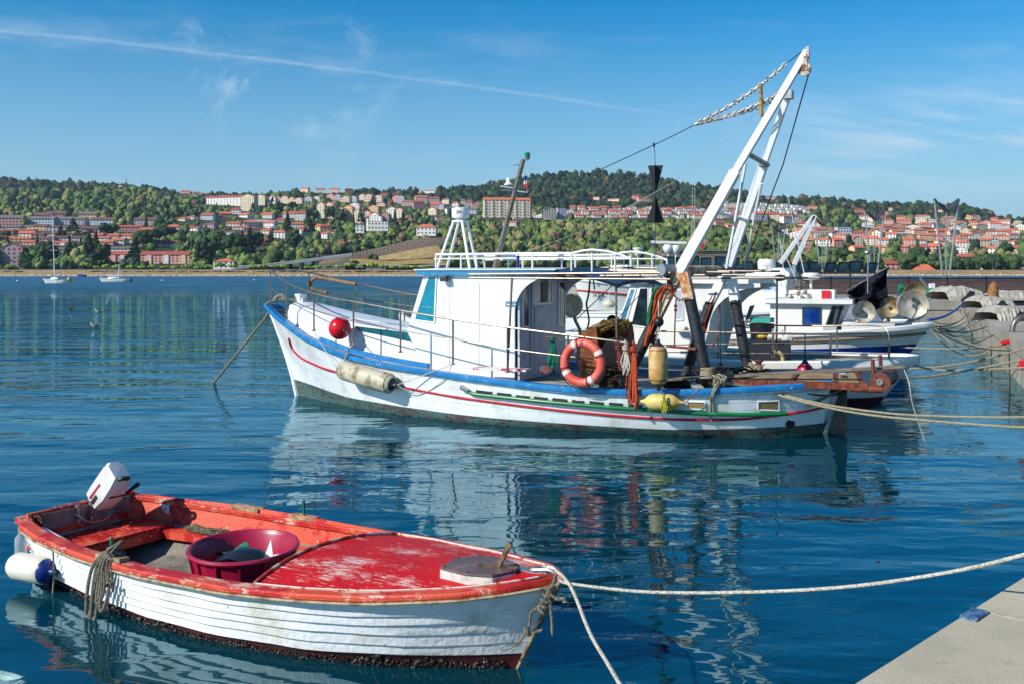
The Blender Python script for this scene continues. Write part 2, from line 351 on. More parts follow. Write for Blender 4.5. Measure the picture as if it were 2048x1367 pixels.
mb = MB(); mb.obox(SF.P(.30, 0, .262), SF.u*.50, SF.n*1.20, V((0, 0, .035))); mb.obox(SF.P(.54, 0, .22), SF.u*.02, SF.n*1.24, V((0, 0, .12)))
mb.build('stern_seat', wood_red, boat)
mb = MB(); mb.obox(SF.P(.02, 0, .42), SF.u*.03, SF.n*1.12, V((0, 0, .24)))
mb.build('transom_lining', wood_red, boat)
mb = MB(); mb.obox(SF.P(.052, -.02, .44), SF.u*.025, SF.n*.92, V((0, 0, .15))); mb.obox(SF.P(-.075, -.02, .43), SF.u*.03, SF.n*.5, V((0, 0, .2)))
mb.build('motor_board', mat('scratched_grey_board', '#6f6a6c', .5, c2='#4b3d36', sc=8, lo=.45, hi=.6), boat)
# foredeck
mb = MB(); rows = []
for i in range(25):
    x = DKs+(5.17-DKs)*i/24; hw = itp(s_dk, x)-.055; z0 = itp(s_zd, x)+.012; cb = .085*(hw/.83)
    rows.append([SF.P(x-(.0 if i else .10*(1-(j/8)**2)), max(hw, .01)*j/8, z0+cb*(1-(abs(j)/8)**2.2)) for j in range(-8, 9)])
mb.grid(rows); mb.grid([rows[0], [p-V((0, 0, .04)) for p in rows[0]]]); mb.build('foredeck', deck_m, boat)
mb = MB(); mb.tube([p+V((0, 0, .012)) for p in rows[0]], .013, 8); mb.build('coaming', mat('worn_white_edge', '#c9bfae', .6, c2='#b5301f', sc=7, lo=.44, hi=.52), boat)
mb = MB()
mb.grid([[p+V((0, 0, .004)), p+V((0, 0, .016))+SF.n*.012] for p in [r[-1] for r in rows]]); mb.tube([r[-1]+V((0, 0, .012)) for r in rows[:-1]], .008, 6)
mb.tube([r[0]+V((0, 0, .012)) for r in rows[:-1]], .008, 6)
mb.build('deck_edge_bead', mat('chalky_white_bead', '#d3c6b8', .6, c2='#b0392c', sc=18, lo=.55, hi=.62), boat)
# bow hatch
def onz(px, py, z): x, w_ = SF.flat(px, py, z); return SF.P(x, w_, z)
hp = [(880, 1131), (912, 1112), (958, 1107), (1012, 1114), (1040, 1127), (1030, 1139), (985, 1148), (930, 1144)]
hatch = [onz(a_, b_, .70) for a_, b_ in hp]
mb = MB(); mb.prism([p-V((0, 0, .11)) for p in hatch], (0, 0, .085)); mb.build('hatch_base', mat('hatch_white', '#cdc8c0', .5, c2='#9a9084', sc=14, lo=.5, hi=.65), boat)
cen = sum(hatch, V())/8; mb = MB(); mb.prism([cen+(p-cen)*.985-V((0, 0, .020)) for p in hatch], (0, 0, .016))
hl = mb.build('hatch_plate', mat('brown_painted_plate', '#5e4c4c', .5, c2='#7a6866', sc=6, lo=.45, hi=.7, c3='#46322a', sc3=20, lo3=.62, hi3=.68), boat)
for p in hatch: q = cen+(p-cen)*.9; mb = MB(); mb.cyl(q-V((0, 0, .004)), q+V((0, 0, .003)), .008, n=8); mb.build('bolt', rust, hl)
mb = MB(); a_ = onz(955, 1130, .695); b_ = onz(1035, 1136, .695); mb.bar(a_+V((0, 0, .006)), b_+V((0, 0, .006)), .035, .012)
p0 = onz(997, 1131, .70); p1 = p0+SF.u*.085-SF.n*.02+V((0, 0, .165)); mb.bar(p0, p1, .03, .022, up=SF.n); mb.bar(p0-SF.u*.03, p0+SF.u*.03, .05, .02)
mb.build('rope_post', mat('tarnished_brass_steel', '#8c7050', .4, .6, c2='#4f3a28', sc=15, lo=.45, hi=.6), boat)
mb = MB(); mb.obox(SF.P(4.93, 0, .682), SF.u*.26, SF.n*.07, V((0, 0, .012))); mb.obox(SF.P(5.04, 0, .70), SF.u*.12, SF.n*.05, V((0, 0, .03)))
for w_ in (-.03, .03): mb.tube([SF.P(5.0, w_, .70), SF.P(5.12, w_, .72), SF.P(5.17, w_*.5, .70)], .012, 6)
mb.build('bow_fairlead', galv, boat)
# oar pins with wooden pads
for side, px, py in ((1, 268, 1095), (-1, 597, 1031)):
    x, w_ = SF.flat(px, py, .50); w_ = side*(itp(s_dk, x)-.02)
    mb = MB(); mb.obox(SF.P(x, w_, .475), SF.u*.30, SF.n*.09, V((0, 0, .035))); mb.build('oar_pad', mat('bare_salty_wood', '#a89878'), boat)
    mb = MB(); mb.cyl(SF.P(x, w_, .46), SF.P(x-.01, w_, .62), .014, n=10); mb.ell(SF.P(x-.01, w_, .62), .017, 8, 6); mb.build('oar_pin', green_m, boat)
for x in (1.32,):
    mb = MB(); mb.obox(SF.P(x, -itp(s_dk, x)+.02, .475), SF.u*.36, SF.n*.10, V((0, 0, .04))); mb.build('oar_pad', MATS['bare_salty_wood'], boat)
mb = MB(); mb.obox(SF.P(.36, -itp(s_dk, .36)+.085, .395), SF.u*.17, SF.n*.012, V((0, 0, .085))); pd = mb.build('screw_plate', mat('white_plastic', '#d8d8d6', .4), boat)
for dx in (-.04, .04): mb = MB(); mb.cyl(SF.P(.36+dx, -itp(s_dk, .36)+.085, .395), SF.P(.36+dx, -itp(s_dk, .36)+.097, .395), .009, n=8); mb.build('screw', black_m, pd)
x, z = SF.side(177, 1160, .72); mb = MB(); hw = .70
mb.lathe(SF.P(x, hw-.03, z), SF.n, [(.036, 0), (.036, .04), (.028, .05), (.024, .042), (.0001, .040)], 18); mb.build('drain_socket', mat('grey_plug', '#4a4d52', .4), boat)
# outboard motor
mot = thing('outboard_motor', 'white outboard motor tilted up on the stern of the red and white boat', 'outboard motor', SF.P(-.1, 0, .5))
bx_, bw__ = SF.flat(212, 1006, .52); base = SF.P(.05, bw__, .52)
ax = (SF.u*.72-SF.n*.05+V((0, 0, .74))).normalized(); fx = (SF.u*.74+V((0, 0, -.70))).normalized(); sx_ = ax.cross(fx).normalized(); fx = sx_.cross(ax)
white_m = mat('motor_white_enamel', '#d2d2cf', .25, c2='#b7ad9c', sc=5, lo=.55, hi=.75)
mb = MB(); R_ = []
for h_, a_, b_, o_ in ((0, .085, .10, .0), (.03, .105, .125, 0), (.18, .112, .14, .01), (.32, .108, .135, .0), (.40, .098, .12, -.01), (.425, .08, .10, -.015), (.43, .0, .0, -.015)):
    R_.append([base+ax*(h_+.02)+fx*(o_+b_*fxx)+sx_*(a_*sxx) for fxx, sxx in ((1, .7), (.8, 1), (-.6, 1), (-1, .5), (-1, -.5), (-.6, -1), (.8, -1), (1, -.7))])
mb.grid(R_, True); cw = mb.build('cowl', white_m, mot, ang=30)
mb = MB()
for k in (-1, 1): mb.obox(base+ax*.255+fx*.142+sx_*.045*k, sx_*.075, fx*.014, ax*.022)
mb.build('air_slot', black_m, cw)
mb = MB(); mb.obox(base+ax*.17+sx_*-.113-fx*.01, fx*.022, sx_*.006, ax*.20); mb.build('side_stripe', mat('motor_red', '#a81c28', .4), cw)
mb = MB(); mb.obox(base+ax*.11+sx_*-.114+fx*.04, fx*.035, sx_*.006, ax*.10); mb.build('side_badge', black_m, cw)
mb = MB(); mb.tube(curve([base+ax*.41+fx*.07-sx_*.05, base+ax*.47+fx*.10-sx_*.04, base+ax*.48+fx*.11+sx_*.02, base+ax*.41+fx*.08+sx_*.03], 4), .018, 8); mb.build('carry_handle', black_m, mot)
mb = MB(); mb.tube([base+ax*.26+fx*.13+sx_*.11, base+ax*.36+fx*.15+sx_*.115, base+ax*.44+fx*.17+sx_*.12], [.014, .02, .022], 8); mb.build('tiller_handle', black_m, mot)
mb = MB(); mb.tube([base+ax*.04, base-ax*.12-fx*.05, base-ax*.35-fx*.12, base-ax*.6-fx*.2], [.06, .05, .045, .04], 10, ); mb.obox(base-ax*.05+fx*.02, fx*.12, sx_*.16, ax*.06)
mb.build('leg', mat('motor_grey_leg', '#9a9a98', .4), mot)
mb = MB(); 
for k in (-1, 1): mb.obox(SF.P(.0, k*.07+.02, .45), SF.u*.16, SF.n*.03, V((0, 0, .17))); mb.tube([SF.P(.05, k*.07+.02, .42), SF.P(.13, k*.07+.02, .42)], .012, 6)
mb.tube(curve([SF.P(.1, .14, .46), SF.P(.16, .02, .37), SF.P(.15, -.18, .38), SF.P(.08, -.2, .5)], 6), .008, 5)
mb.build('clamp', galv, mot)
# tub
x, w_ = SF.flat(489, 1093, .50); tc_ = SF.P(x, w_, 0)
tm = mat('maroon_plastic', '#9a1035', .35, c2='#a81c42', sc=3); tub = thing('tub', 'round maroon plastic tub standing amidships in the small red boat', 'tub', tc_+V((0, 0, .17)))
tr = .435; ta = V((-.01, -.045, 1)).normalized()
c0 = tc_+V((0, 0, .17)); prof = [(.001, 0), (tr*.80, 0), (tr*.93, .31), (tr*.965, .315), (tr*1.0, .32), (tr*1.015, .335), (tr*1.0, .352), (tr*.955, .352), (tr*.935, .34), (tr*.90, .32), (tr*.79, .03), (.001, .025)]
mb = MB(); mb.lathe(c0, ta, prof, 56)
x1, y1 = perp(ta)
for k in range(14):
    a_ = 2*math.pi*(k+.4)/14; d = x1*math.cos(a_)+y1*math.sin(a_); mb.bar(c0+d*tr*.815+ta*.01, c0+d*tr*.945+ta*.315, .02, .03, up=ta)
mb.build('body', tm, tub)
mb = MB(); bc = c0+ta*.21+V((.02, -.05, 0)); R_ = []
for i in range(9):
    for_ = i/8; R_.append([bc+SF.u*(-.22+.5*for_)+V((.0, .0, .08*math.sin(math.pi*for_)+.05*math.cos(math.pi*(j/6-.5))+(.006 if i % 2 else 0)))+SF.n*(-.16+.32*j/6) for j in range(7)])
mb.grid(R_); solo(mb, 'crate_lid', mat('dark_ribbed_plastic', '#1a1c22', .35), 'dark ribbed plastic piece lying in the maroon tub', 'plastic lid')
mb = MB(); R_ = []
for i in range(9):
    R_.append([c0+ta*(.24+.05*math.sin(i*.9)*math.cos(j*.8)+.04*math.exp(-(i-4)**2/6))+SF.u*(-.26+.28*i/8)+SF.n*(-.28+.26*j/7)*-.1+SF.n*(-.22+.3*j/7) for j in range(8)])
mb.grid(R_); solo(mb, 'green_cloth', mat('green_net_cloth', '#17805e', .7, bump=.2), 'crumpled green cloth lying in the maroon tub', 'cloth')
mb = MB(); pc = c0+SF.u*.22-SF.n*.02+ta*.22
mb.add([pc+SF.u*a_+V((0, 0, 1))*b_+SF.n*c_ for a_, b_, c_ in ((-.16, -.02, .05), (-.14, .07, .02), (-.02, .08, -.02), (.03, .20, -.03), (.07, .05, -.02), (.15, .03, .02), (.13, -.05, .08), (0, -.06, .1))], [(0, 1, 2, 7), (2, 3, 4, 7), (4, 5, 6, 7)])
mb.prism([pc+SF.u*.04+V((0, 0, .0)), pc+SF.u*.16, pc+SF.u*.14+V((0, 0, .10))-SF.n*.04, pc+SF.u*.05+V((0, 0, .08))-SF.n*.03], SF.n*.003)
solo(mb, 'paper_sheet', mat('white_paper', '#d5d3d6', .8), 'crumpled white sheet sticking up inside the maroon tub', 'paper', smooth=False)
# fender at the stern
fd = thing('fender', 'small white cylinder fender with blue end hanging off the stern of the red boat', 'fender', ground(65, 1160, .1))
fa = at(24, 1128, 8.62); fb = at(104, 1143, 8.38); d = (fb-fa); L_ = d.length; d.normalize(); r = .115
mb = MB(); mb.lathe(fa, d, [(.001, 0), (r*.5, .01), (r*.85, .045), (r, .09), (r, L_-.1), (r*.9, L_-.075)], 24); mb.build('body', mat('fender_white', '#d5d0c2', .4, c2='#c3b48e', sc=6, lo=.5, hi=.75), fd)
mb = MB(); mb.lathe(fa, d, [(r*.915, L_-.085), (r*.9, L_-.06), (r*.6, L_-.02), (r*.3, L_+.0), (r*.22, L_+.03), (.001, L_+.035)], 24); mb.build('end_cap', mat('fender_blue', '#0d2a6e', .35), fd)
rp = SP(.16, .98, .03); mb = MB(); mb.tube(sag(fb+d*.03, rp, .05), .007, 6); mb.tube(curve([fb+d*.03, fb+V((.01, 0, -.12)), fb+V((0, 0, -.34))], 5), .007, 6); mb.build('rope', rope_b, fd)
# rope bundle over the near gunwale
mb = MB(); gx, gw = SF.flat(268, 1098, .50); gw = itp(s_dk, gx)
kn = SF.P(gx, gw-.02, .50)
for k in range(9):
    a_ = k*.7; mb.torus(kn+V((0, 0, .01*k-.01))+SF.u*.02*math.sin(k*2.), SF.u*math.sin(a_)*.6+V((0, 0, .6))+SF.n*.4*math.cos(a_*1.3), .045+.012*math.sin(k), .012, 14, 6)
for k, (dx, dn, z0, rr) in enumerate(((-.20, .03, .02, .014), (-.13, .05, -.04, .014), (-.07, .03, .14, .012), (-.01, .05, .10, .013), (.05, .03, .30, .008))):
    b_ = SF.P(gx-.04+dx, gw+.05+dn*.6, z0)
    mb.tube(curve([kn+SF.u*dx*.3, SF.P(gx-.03+dx*.5, gw+.05, .46), SF.P(gx-.05+dx*.9, gw+.05, .28), b_, b_+SF.u*.05+V((0, 0, .015)), SF.P(gx+.02+dx*.9, gw+.045, .25), SF.P(gx+dx*.5, gw+.045, .46)], 7), rr, 7)
solo(mb, 'rope_bundle', rope_g, 'grey rope hank knotted on the green pin, hanging down the small white hull', 'rope')
# rope on the side bench
mb = MB(); sx0 = .85
for k in range(7):
    c_ = SF.P(sx0+.03*k, -.62+.02*math.sin(k*2.1), .268+.008*(k % 3)); mb.tube([c_+SF.u*(.13+.02*k)*math.cos(a_/16*6.28)+SF.n*(.035+.006*k)*math.sin(a_/16*6.28+k) for a_ in range(16)], .007, 5, closed=True)
mb.tube(curve([SF.P(sx0+.1, -.62, .27), SF.P(sx0+.4, -.62, .265), SF.P(sx0+.5, -.66, .265)], 6), .01, 5)
solo(mb, 'rope_coil', mat('dark_green_rope', '#3a3c2c', .9, c2='#7d7b60', sc=60, lo=.5, hi=.56), 'tangled thin dark rope lying on the red side bench of the small boat', 'rope')
# brown rag, pipe and plastic bottle at the stern corner
mb = MB(); R_ = []
for i in range(10):
    for_ = i/9; R_.append([SF.P(.02+.10*j/6+.02*math.sin(i), .52-.05*for_*2, .52-.22*for_**1.5+.015*math.sin(j*2.3+i)) for j in range(7)])
mb.grid(R_); solo(mb, 'rag', mat('brown_rag', '#6b4d33', .9, c2='#8c7358', sc=20), 'brown rag hanging over the inside of the stern corner of the red boat', 'rag')
mb = MB(); mb.cyl(SF.P(.16, .50, .40), SF.P(.95, .66, .37), .03, n=12)
solo(mb, 'pipe', MATS['white_plastic'], 'white pipe lying along the inside of the near stern side of the red boat', 'pipe')
mb = MB(); bcx = at(42, 1088, 8.75); mb.lathe(bcx-V((0, 0, .09)), (0, 0, 1), [(.001, 0), (.05, 0), (.055, .02), (.05, .06), (.055, .10), (.05, .15), (.02, .19), (.018, .21)], 14)
solo(mb, 'plastic_bottle', mat('clear_plastic', '#c8d0d0', .15, alpha=.35), 'clear plastic bottle hanging at the stern corner above the white fender', 'bottle')
# bow ropes
bt = SF.P(5.16, .0, .69)
mb = MB(); e = at(2300, 1040, 4.6)
mb.tube(curve([SF.P(4.98, .03, .70), bt, at(1118, 1160, 6.55), at(1160, 1169, 6.4), at(1300, 1183, 6.2), at(1500, 1183, 5.9), at(1700, 1172, 5.6), at(1900, 1143, 5.3), at(2050, 1108, 5.0), e], 8), .0105, 8)
solo(mb, 'mooring_line', rope_w, 'white mooring line from the bow of the small red boat to the right edge', 'rope')
mb = MB(); mb.tube(curve([SF.P(4.98, -.03, .70), bt+V((.0, 0, .02)), at(1135, 1163, 6.45), at(1150, 1190, 6.3), at(1180, 1265, 5.9), at(1215, 1325, 5.5), at(1260, 1400, 5.0), at(1330, 1500, 4.4)], 8), .0115, 8)
solo(mb, 'mooring_line', rope_w, 'white mooring line from the bow of the small red boat down towards the camera', 'rope')
mb = MB(); k0 = at(1098, 1180, 6.52)
mb.tube(curve([bt, at(1107, 1165, 6.5), k0, at(1085, 1205, 6.55), at(1060, 1225, 6.6)], 6), .012, 7)
for k in range(5): mb.torus(k0+V((-.012*k, 0, -.035*k)), V((.5, .2, .8+.3*math.sin(k))), .028, .010, 12, 6)
mb.tube(curve([k0, at(1112, 1196, 6.5), at(1128, 1196, 6.48), at(1130, 1202, 6.48)], 5), [.011]*15+[.02], 7)
mb.tube(curve([k0, at(1101, 1215, 6.5), at(1104, 1240, 6.5), at(1105, 1270, 6.5)], 5), [.011]*15+[.004], 7)
mb.tube(curve([at(1062, 1222, 6.6), at(1058, 1250, 6.6), at(1052, 1268, 6.6), at(1085, 1258, 6.58)], 5), .009, 6)
mb.tube(curve([at(1052, 1266, 6.6), at(1030, 1290, 6.65), at(1005, 1300, 6.7)], 5), .009, 6)
for k in range(3): mb.torus(at(1054, 1266-4*k, 6.6), V((.5, .2, .8)), .02, .008, 10, 5)
solo(mb, 'frayed_rope', rope_g, 'knotted frayed rope end dangling from the bow of the small red boat', 'rope')
# pale turquoise boat at the very left edge
tq = mat('chipped_turquoise_paint', '#8fb3ae', .5, c2='#6d8f88', sc=4, lo=.45, hi=.6, c3='#3c3f30', sc3=12, lo3=.64, hi3=.67, bump=.1)
tb = thing('rowing_boat', 'pale turquoise boat with chipped paint, only its rounded bow at the lower left corner', 'boat', ground(-150, 1500))
TF = Frame(ground(-800, 1500, .46).to_2d(), ground(44, 1366, .46).to_2d())
tw = [(0, .55), (.5, .62), (1, .6), (1.6, .5), (2.0, .36), (2.25, .2), (2.36, .08), (2.4, .01)]
def TP(x, v, side, o=0):
    s_ = x/2.4; return TF.P(TF.L-2.4+x-(1-v)*.12*s_, side*(itp(tw, x)+o)*(.8+.2*v), .46*v)
xs = [0, .5, 1, 1.3, 1.6, 1.8, 2, 2.1, 2.2, 2.28, 2.34, 2.38, 2.4]
mb = MB()
for side in (1, -1): mb.grid([[TP(x, v, side) for x in xs] for v in (-.2, .2, .6, .9, 1)])
mb.build('hull', tq, tb)
mb = MB()
for side in (1, -1): mb.tube([TP(x, 1, side, .01) for x in xs], .03, 8); mb.tube([TP(x, .9, side, .02) for x in xs], .014, 6)
mb.build('gunwale', tq, tb)
mb = MB(); mb.grid([[TP(x, .97, 1), TF.P(TF.L-2.4+x, 0, .49), TP(x, .97, -1)] for x in xs]); mb.build('deck', tq, tb)
# ------------------------------------------------------------------ near quay
qm = mat('quay_concrete', '#bdb298', .8, c2='#a89e86', sc=1.3, lo=.38, hi=.68, c3='#8f8672', sc3=7, lo3=.60, hi3=.74, bump=.05, bsc=40, det=9)
A_ = V((1.4, 4.1, 0)); D_ = V((1.50, 1.50, 0)).normalized(); O_ = V((D_.y, -D_.x, 0))
mb = MB()
sl_ = []
for k in range(-4, 7):
    a0 = A_+D_*(-.12+k*1.45); b0 = a0+D_*1.44
    if a0.y > 9.5: break
    if b0.y > 9.6: b0 = a0+D_*.9
    mb.prism([a0+V((0, 0, .80)), b0+V((0, 0, .80)), b0+O_*2.6+V((0, 0, .80)), a0+O_*2.6+V((0, 0, .80))], (0, 0, .2))
qb = A_+D_*-7; qe = A_+D_*7.4
mb.prism([qb-V((0, 0, 3))+O_*.03, qe-V((0, 0, 3))+O_*.03, qe+O_*14-V((0, 0, 3)), qb+O_*14-V((0, 0, 3))], (0, 0, 3.988))
struct(mb, 'quay', qm)
mb = MB()
for k in range(-3, 7):
    a0 = A_+D_*(-.125+k*1.45)
    if a0.y < 9.5: mb.obox(a0+O_*1.3+V((0, 0, .994)), D_*.018, O_*2.58, V((0, 0, .016)))
struct(mb, 'quay_joints', mat('pale_mortar', '#c9c2b2', .9, c2='#a39b8a', sc=9))
pl = ground(1945, 1230, 1.0); mb = MB(); pa = [ground(a_, b_, 1.001) for a_, b_ in ((1919, 1234), (1945, 1217), (1979, 1225), (1953, 1243))]
mb.prism(pa, (0, 0, .009)); pt = thing('drain_plate', 'small blue metal plate bolted to the edge of the near quay slab', 'metal plate', pl)
pp = mb.build('plate', mat('blue_enamel_plate', '#54799f', .5, c2='#23406a', sc=14, lo=.45, hi=.6, bump=.2, bsc=60), pt)
mb = MB(); cc = sum(pa, V())/4+V((0, 0, .010))
for p in pa: mb = MB(); mb.cyl(cc+(p+V((0, 0, .009))-cc)*.85-V((0, 0, .003)), cc+(p+V((0, 0, .009))-cc)*.85+V((0, 0, .004)), .008, n=8); mb.build('bolt', MATS['galvanised_steel'], pp)
# ------------------------------------------------------------------ the white and blue trawler
MF = Frame((-4.706, 21.942), (5.316, 16.643))
m_b = [(-.85, .02), (-.8, .14), (-.7, .24), (-.5, .38), (-.25, .52), (.05, .68), (.95, 1.08), (1.65, 1.28), (2.4, 1.44), (3.4, 1.62), (4.45, 1.77), (5.45, 1.86), (6.65, 1.9), (7.5, 1.88), (8.4, 1.8), (9.6, 1.6), (10.4, 1.33), (11.0, 1.02), (11.5, .70)]
m_w = [(0, .03), (.5, .22), (1.22, .55), (2.25, 1.02), (3.76, 1.45), (5, 1.68), (6, 1.72), (6.94, 1.66), (7.84, 1.56), (8.7, 1.42), (9.5, 1.24), (10.26, .95), (10.83, .6), (11.2, .10)]
m_z = [(-.85, 2.0), (-.4, 1.87), (.05, 1.72), (.95, 1.43), (1.65, 1.25), (2.4, 1.09), (3.4, .98), (4.45, .91), (5.45, .85), (6.65, .79), (7.5, .75), (8.4, .76), (9.6, .81), (10.8, .90), (11.5, .96)]
class Hull:
    def __init__(s, fr, b, w, z, s0=-.85, s1=11.5, w1=11.2, rake=1.25, sc=1.0):
        s.fr, s.b, s.w, s.z, s.s0, s.s1, s.w1, s.rake = fr, b, w, z, s0, s1, w1, rake
    def pt(s, t, v, off=0, side=1):
        vv = min(1.2, max(v, 0)); sb = s.s0*vv**s.rake; se = s.w1+(s.s1-s.w1)*vv
        x = sb+t*(se-sb); sd_ = s.s0+t*(s.s1-s.s0); sw = t*s.w1
        a, b_ = itp(s.w, sw), itp(s.b, sd_); e = .62+.75*math.exp(-t*7)+.3*max(0, t-.85)/.15
        h = a+(b_-a)*(vv**e); 
        if v < 0: h *= 1+v*.5
        return s.fr.P(x, side*(h+off), itp(s.z, sd_)*v)
    def half(s, x, z):
        t = .5
        for _ in range(8):
            zd = itp(s.z, s.s0+t*(s.s1-s.s0)); v = max(0, z/zd); sb = s.s0*v**s.rake; se = s.w1+(s.s1-s.w1)*v; t = min(1, max(0, (x-sb)/(se-sb)))
        p = s.pt(t, z/zd)-s.fr.a; return p.dot(s.fr.n)
    def on(s, px, py, off=.0):
        w_ = 1.2
        for _ in range(12):
            x, z = s.fr.side(px, py, w_); w_ = .5*w_+.5*(s.half(x, z)+off)
        return s.fr.S(px, py, w_)
    def deck(s, px, py, off=0, side=1):
        w_ = side*1.2
        for _ in range(12):
            x, z = s.fr.side(px, py, w_); w_ = .5*w_+.5*side*(itp(s.b, x)+off)
        return s.fr.S(px, py, w_)
MH = Hull(MF, m_b, m_w, m_z)
TM = [0, .004, .01, .02, .035, .05]+[.05+.9*i/56 for i in range(1, 57)]+[.965, .98, .99, 1]
hull_m = mat('trawler_white_planking', '#dcdfe0', .35, c2='#bab9ab', sc=3.0, lo=.48, hi=.70, c3='#86795a', sc3=8, lo3=.63, hi3=.74, bump=.07, bsc=9, det=10, st=(1, 1, .45))
anti = mat('fouled_antifouling_paint', '#47645d', .65, c2='#51353a', sc=2.2, lo=.5, hi=.62, c3='#1e2a26', sc3=13, lo3=.5, hi3=.6, bump=.15, bsc=40, st=(1, 1, 2.5))
blue_m = mat('bright_blue_paint', '#1b6ea8', .32, c2='#2f83b8', sc=4, lo=.45, hi=.7, c3='#c8d4da', sc3=18, lo3=.645, hi3=.67, bump=.03)
deckw = mat('trawler_white_superstructure', '#dadcdd', .3, c2='#c6c7c2', sc=1.8, lo=.50, hi=.75, c3='#98907a', sc3=9, lo3=.68, hi3=.78, st=(1, 1, .4), bump=.02, bsc=8)
tr = thing('fishing_trawler', 'white wooden fishing trawler with blue rail cap, red stripe and tall white derrick', 'fishing boat', MF.P(5.5, 0, 0))
zb = [(0, .36), (.08, .30), (.2, .20), (.5, .13), (.8, .11), (1, .22)]
def vb(t): return itp(zb, t)/itp(m_z, -.85+t*12.35)
mb = MB()
for side in (1, -1):
    R_ = []
    for k in range(17):
        f = k/16; R_.append([MH.pt(t, vb(t)+(1-vb(t))*f, .0, side) for t in TM])
    mb.grid(R_)
mb.grid([[MH.pt(1, v, 0, a) for a in (1, .5, 0, -.5, -1)] if False else [MH.pt(1, v, 0, 1)*.5*(1+a)+MH.pt(1, v, 0, -1)*.5*(1-a) for a in (1, .5, 0, -.5, -1)] for v in (vb(1), .5, .8, 1)])
mb.build('hull', hull_m, tr, ang=30)
mb = MB()
for side in (1, -1): mb.grid([[MH.pt(t, vb(t)*f if f >= 0 else f*.6, .004, side) for t in TM] for f in (-1, -.4, 0, .5, 1.0)])
mb.grid([[MH.pt(1, v, .004, 1), MH.pt(1, v, .004, -1)] for v in (-.5, 0, vb(1))])
mb.build('boot_top', anti, tr)
mb = MB(); mb.tube([MH.pt(0, v)-MF.u*.02 for v in (-.3, 0, .2, .4, .6, .8, .97)], [.05, .05, .05, .048, .046, .045, .05], 8); mb.build('stem', hull_m, tr)
# thin seams between the planks
seam = mat('plank_seam', '#7d7f7c', .6, c2='#a5a6a2', sc=9, lo=.45, hi=.6)
mb = MB()
for v in (.28, .46, .64, .82):
    mb.tube([MH.pt(t, vb(t)+(1-vb(t))*v+.006*math.sin(t*23+v*9), -.0015, 1) for t in TM[3:-1]], .004, 4)
mb.build('plank_seam', seam, tr)
# rail cap
def capg(H_, Ts, prof, m, name, par):
    mb = MB()
    for side in (1, -1):
        mb.grid([[H_.pt(t, 1, 0, side)+H_.fr.n*side*(o*min(1, (1-t)*60+.4)*min(1, t*80+.3))+V((0, 0, z)) for t in Ts] for o, z in prof])
    return mb.build(name, m, par)
pc = [(.0, -.085), (.035, -.08), (.05, -.05), (.05, .0), (.03, .02), (-.14, .02), (-.15, .0), (-.15, -.05)]
capg(MH, TM, pc, blue_m, 'rail_cap', tr)
mb = MB(); mb.lathe(MF.P(-.78, 0, 1.98), (0, 0, 1), [(.13, -.10), (.165, -.06), (.17, .0), (.15, .024), (.001, .03)], 16); mb.build('bow_cap', blue_m, tr)
mb = MB(); q = [MH.deck(px, py, .055) for px, py in ((640, 678), (700, 700), (760, 714), (808, 723), (858, 731))]
for a_, b_ in zip(q, q[1:]): mb.bar(a_+V((0, 0, .0)), b_+V((0, 0, .0)), .05, .09)
mb.build('rubbing_board', blue_m, tr)
red_m = mat('red_stripe_paint', '#b0121f', .35, c2='#c03038', sc=6, lo=.6, hi=.7); grn = mat('green_tube_paint', '#0f6b3c', .3, c2='#2f8457', sc=6, lo=.6, hi=.7)
st_px = [(577, 676), (584, 697), (596, 710), (607, 718), (643, 734), (669, 742), (735, 760), (807, 774), (910, 793), (1020, 808), (1130, 821), (1238, 831), (1330, 837), (1400, 839), (1470, 838), (1520, 834), (1582, 826), (1620, 820), (1650, 813)]
mb = MB(); mb.tube(curve([MH.on(a_, b_, .008) for a_, b_ in st_px], 4), .022, 8); mb.build('red_stripe', red_m, tr)
mb = MB(); tp = [(936, 780), (948, 787), (1010, 794), (1085, 802), (1160, 809), (1238, 815), (1320, 821), (1400, 826), (1470, 828), (1520, 828), (1571, 826)]
mb.tube(curve([MH.on(a_, b_, .04) for a_, b_ in tp], 4), .034, 10); mb.build('green_guard_tube', grn, tr)
mb = MB(); p = MH.on(934, 778, .03); mb.lathe(p-MF.u*.06+V((0, 0, .02)), (-MF.u*.5+MF.n*.5+V((0, 0, .3))), [(.001, .02), (.04, .02), (.042, .07), (.052, .07), (.052, -.06)], 14); mb.build('pipe_outlet', hull_m, tr)
mb = MB(); mb.lathe(p-MF.u*.06+V((0, 0, .02)), (-MF.u*.5+MF.n*.5+V((0, 0, .3))), [(.001, .066), (.04, .066)], 14); 
slots = [(952, 781, 985, 785), (994, 786, 1023, 789), (1032, 791, 1060, 794), (1068, 794, 1096, 797), (1105, 797, 1135, 800), (1144, 800, 1169, 803), (1179, 803, 1208, 806), (1218, 806, 1246, 808), (1257, 809, 1284, 811)]
mb.build('pipe_bore', black_m, tr)
for a_, b_, c_, d_ in slots:
    mb = MB(); mb.bar(MH.on(a_, b_, .0), MH.on(c_, d_, .0), .012, .045); mb.build('scupper', black_m, tr)
ply = mat('bare_plywood', '#a5895a', .7, c2='#80683f', sc=4, lo=.4, hi=.65, st=(1, 1, 9))
for pts in (((1374, 802), (1410, 803), (1410, 818), (1374, 816)), ((1516, 802), (1558, 800), (1558, 820), (1516, 818))):
    mb = MB(); mb.prism([MH.on(a_, b_, .006) for a_, b_ in pts], MF.n*.008); pw = mb.build('hull_port', ply, tr)
    mb = MB(); cc = [MH.on(a_, b_, .014) for a_, b_ in pts]
    for i in range(4): mb.bar(cc[i], cc[(i+1) % 4], .018, .018)
    mb.build('port_frame', hull_m, pw)
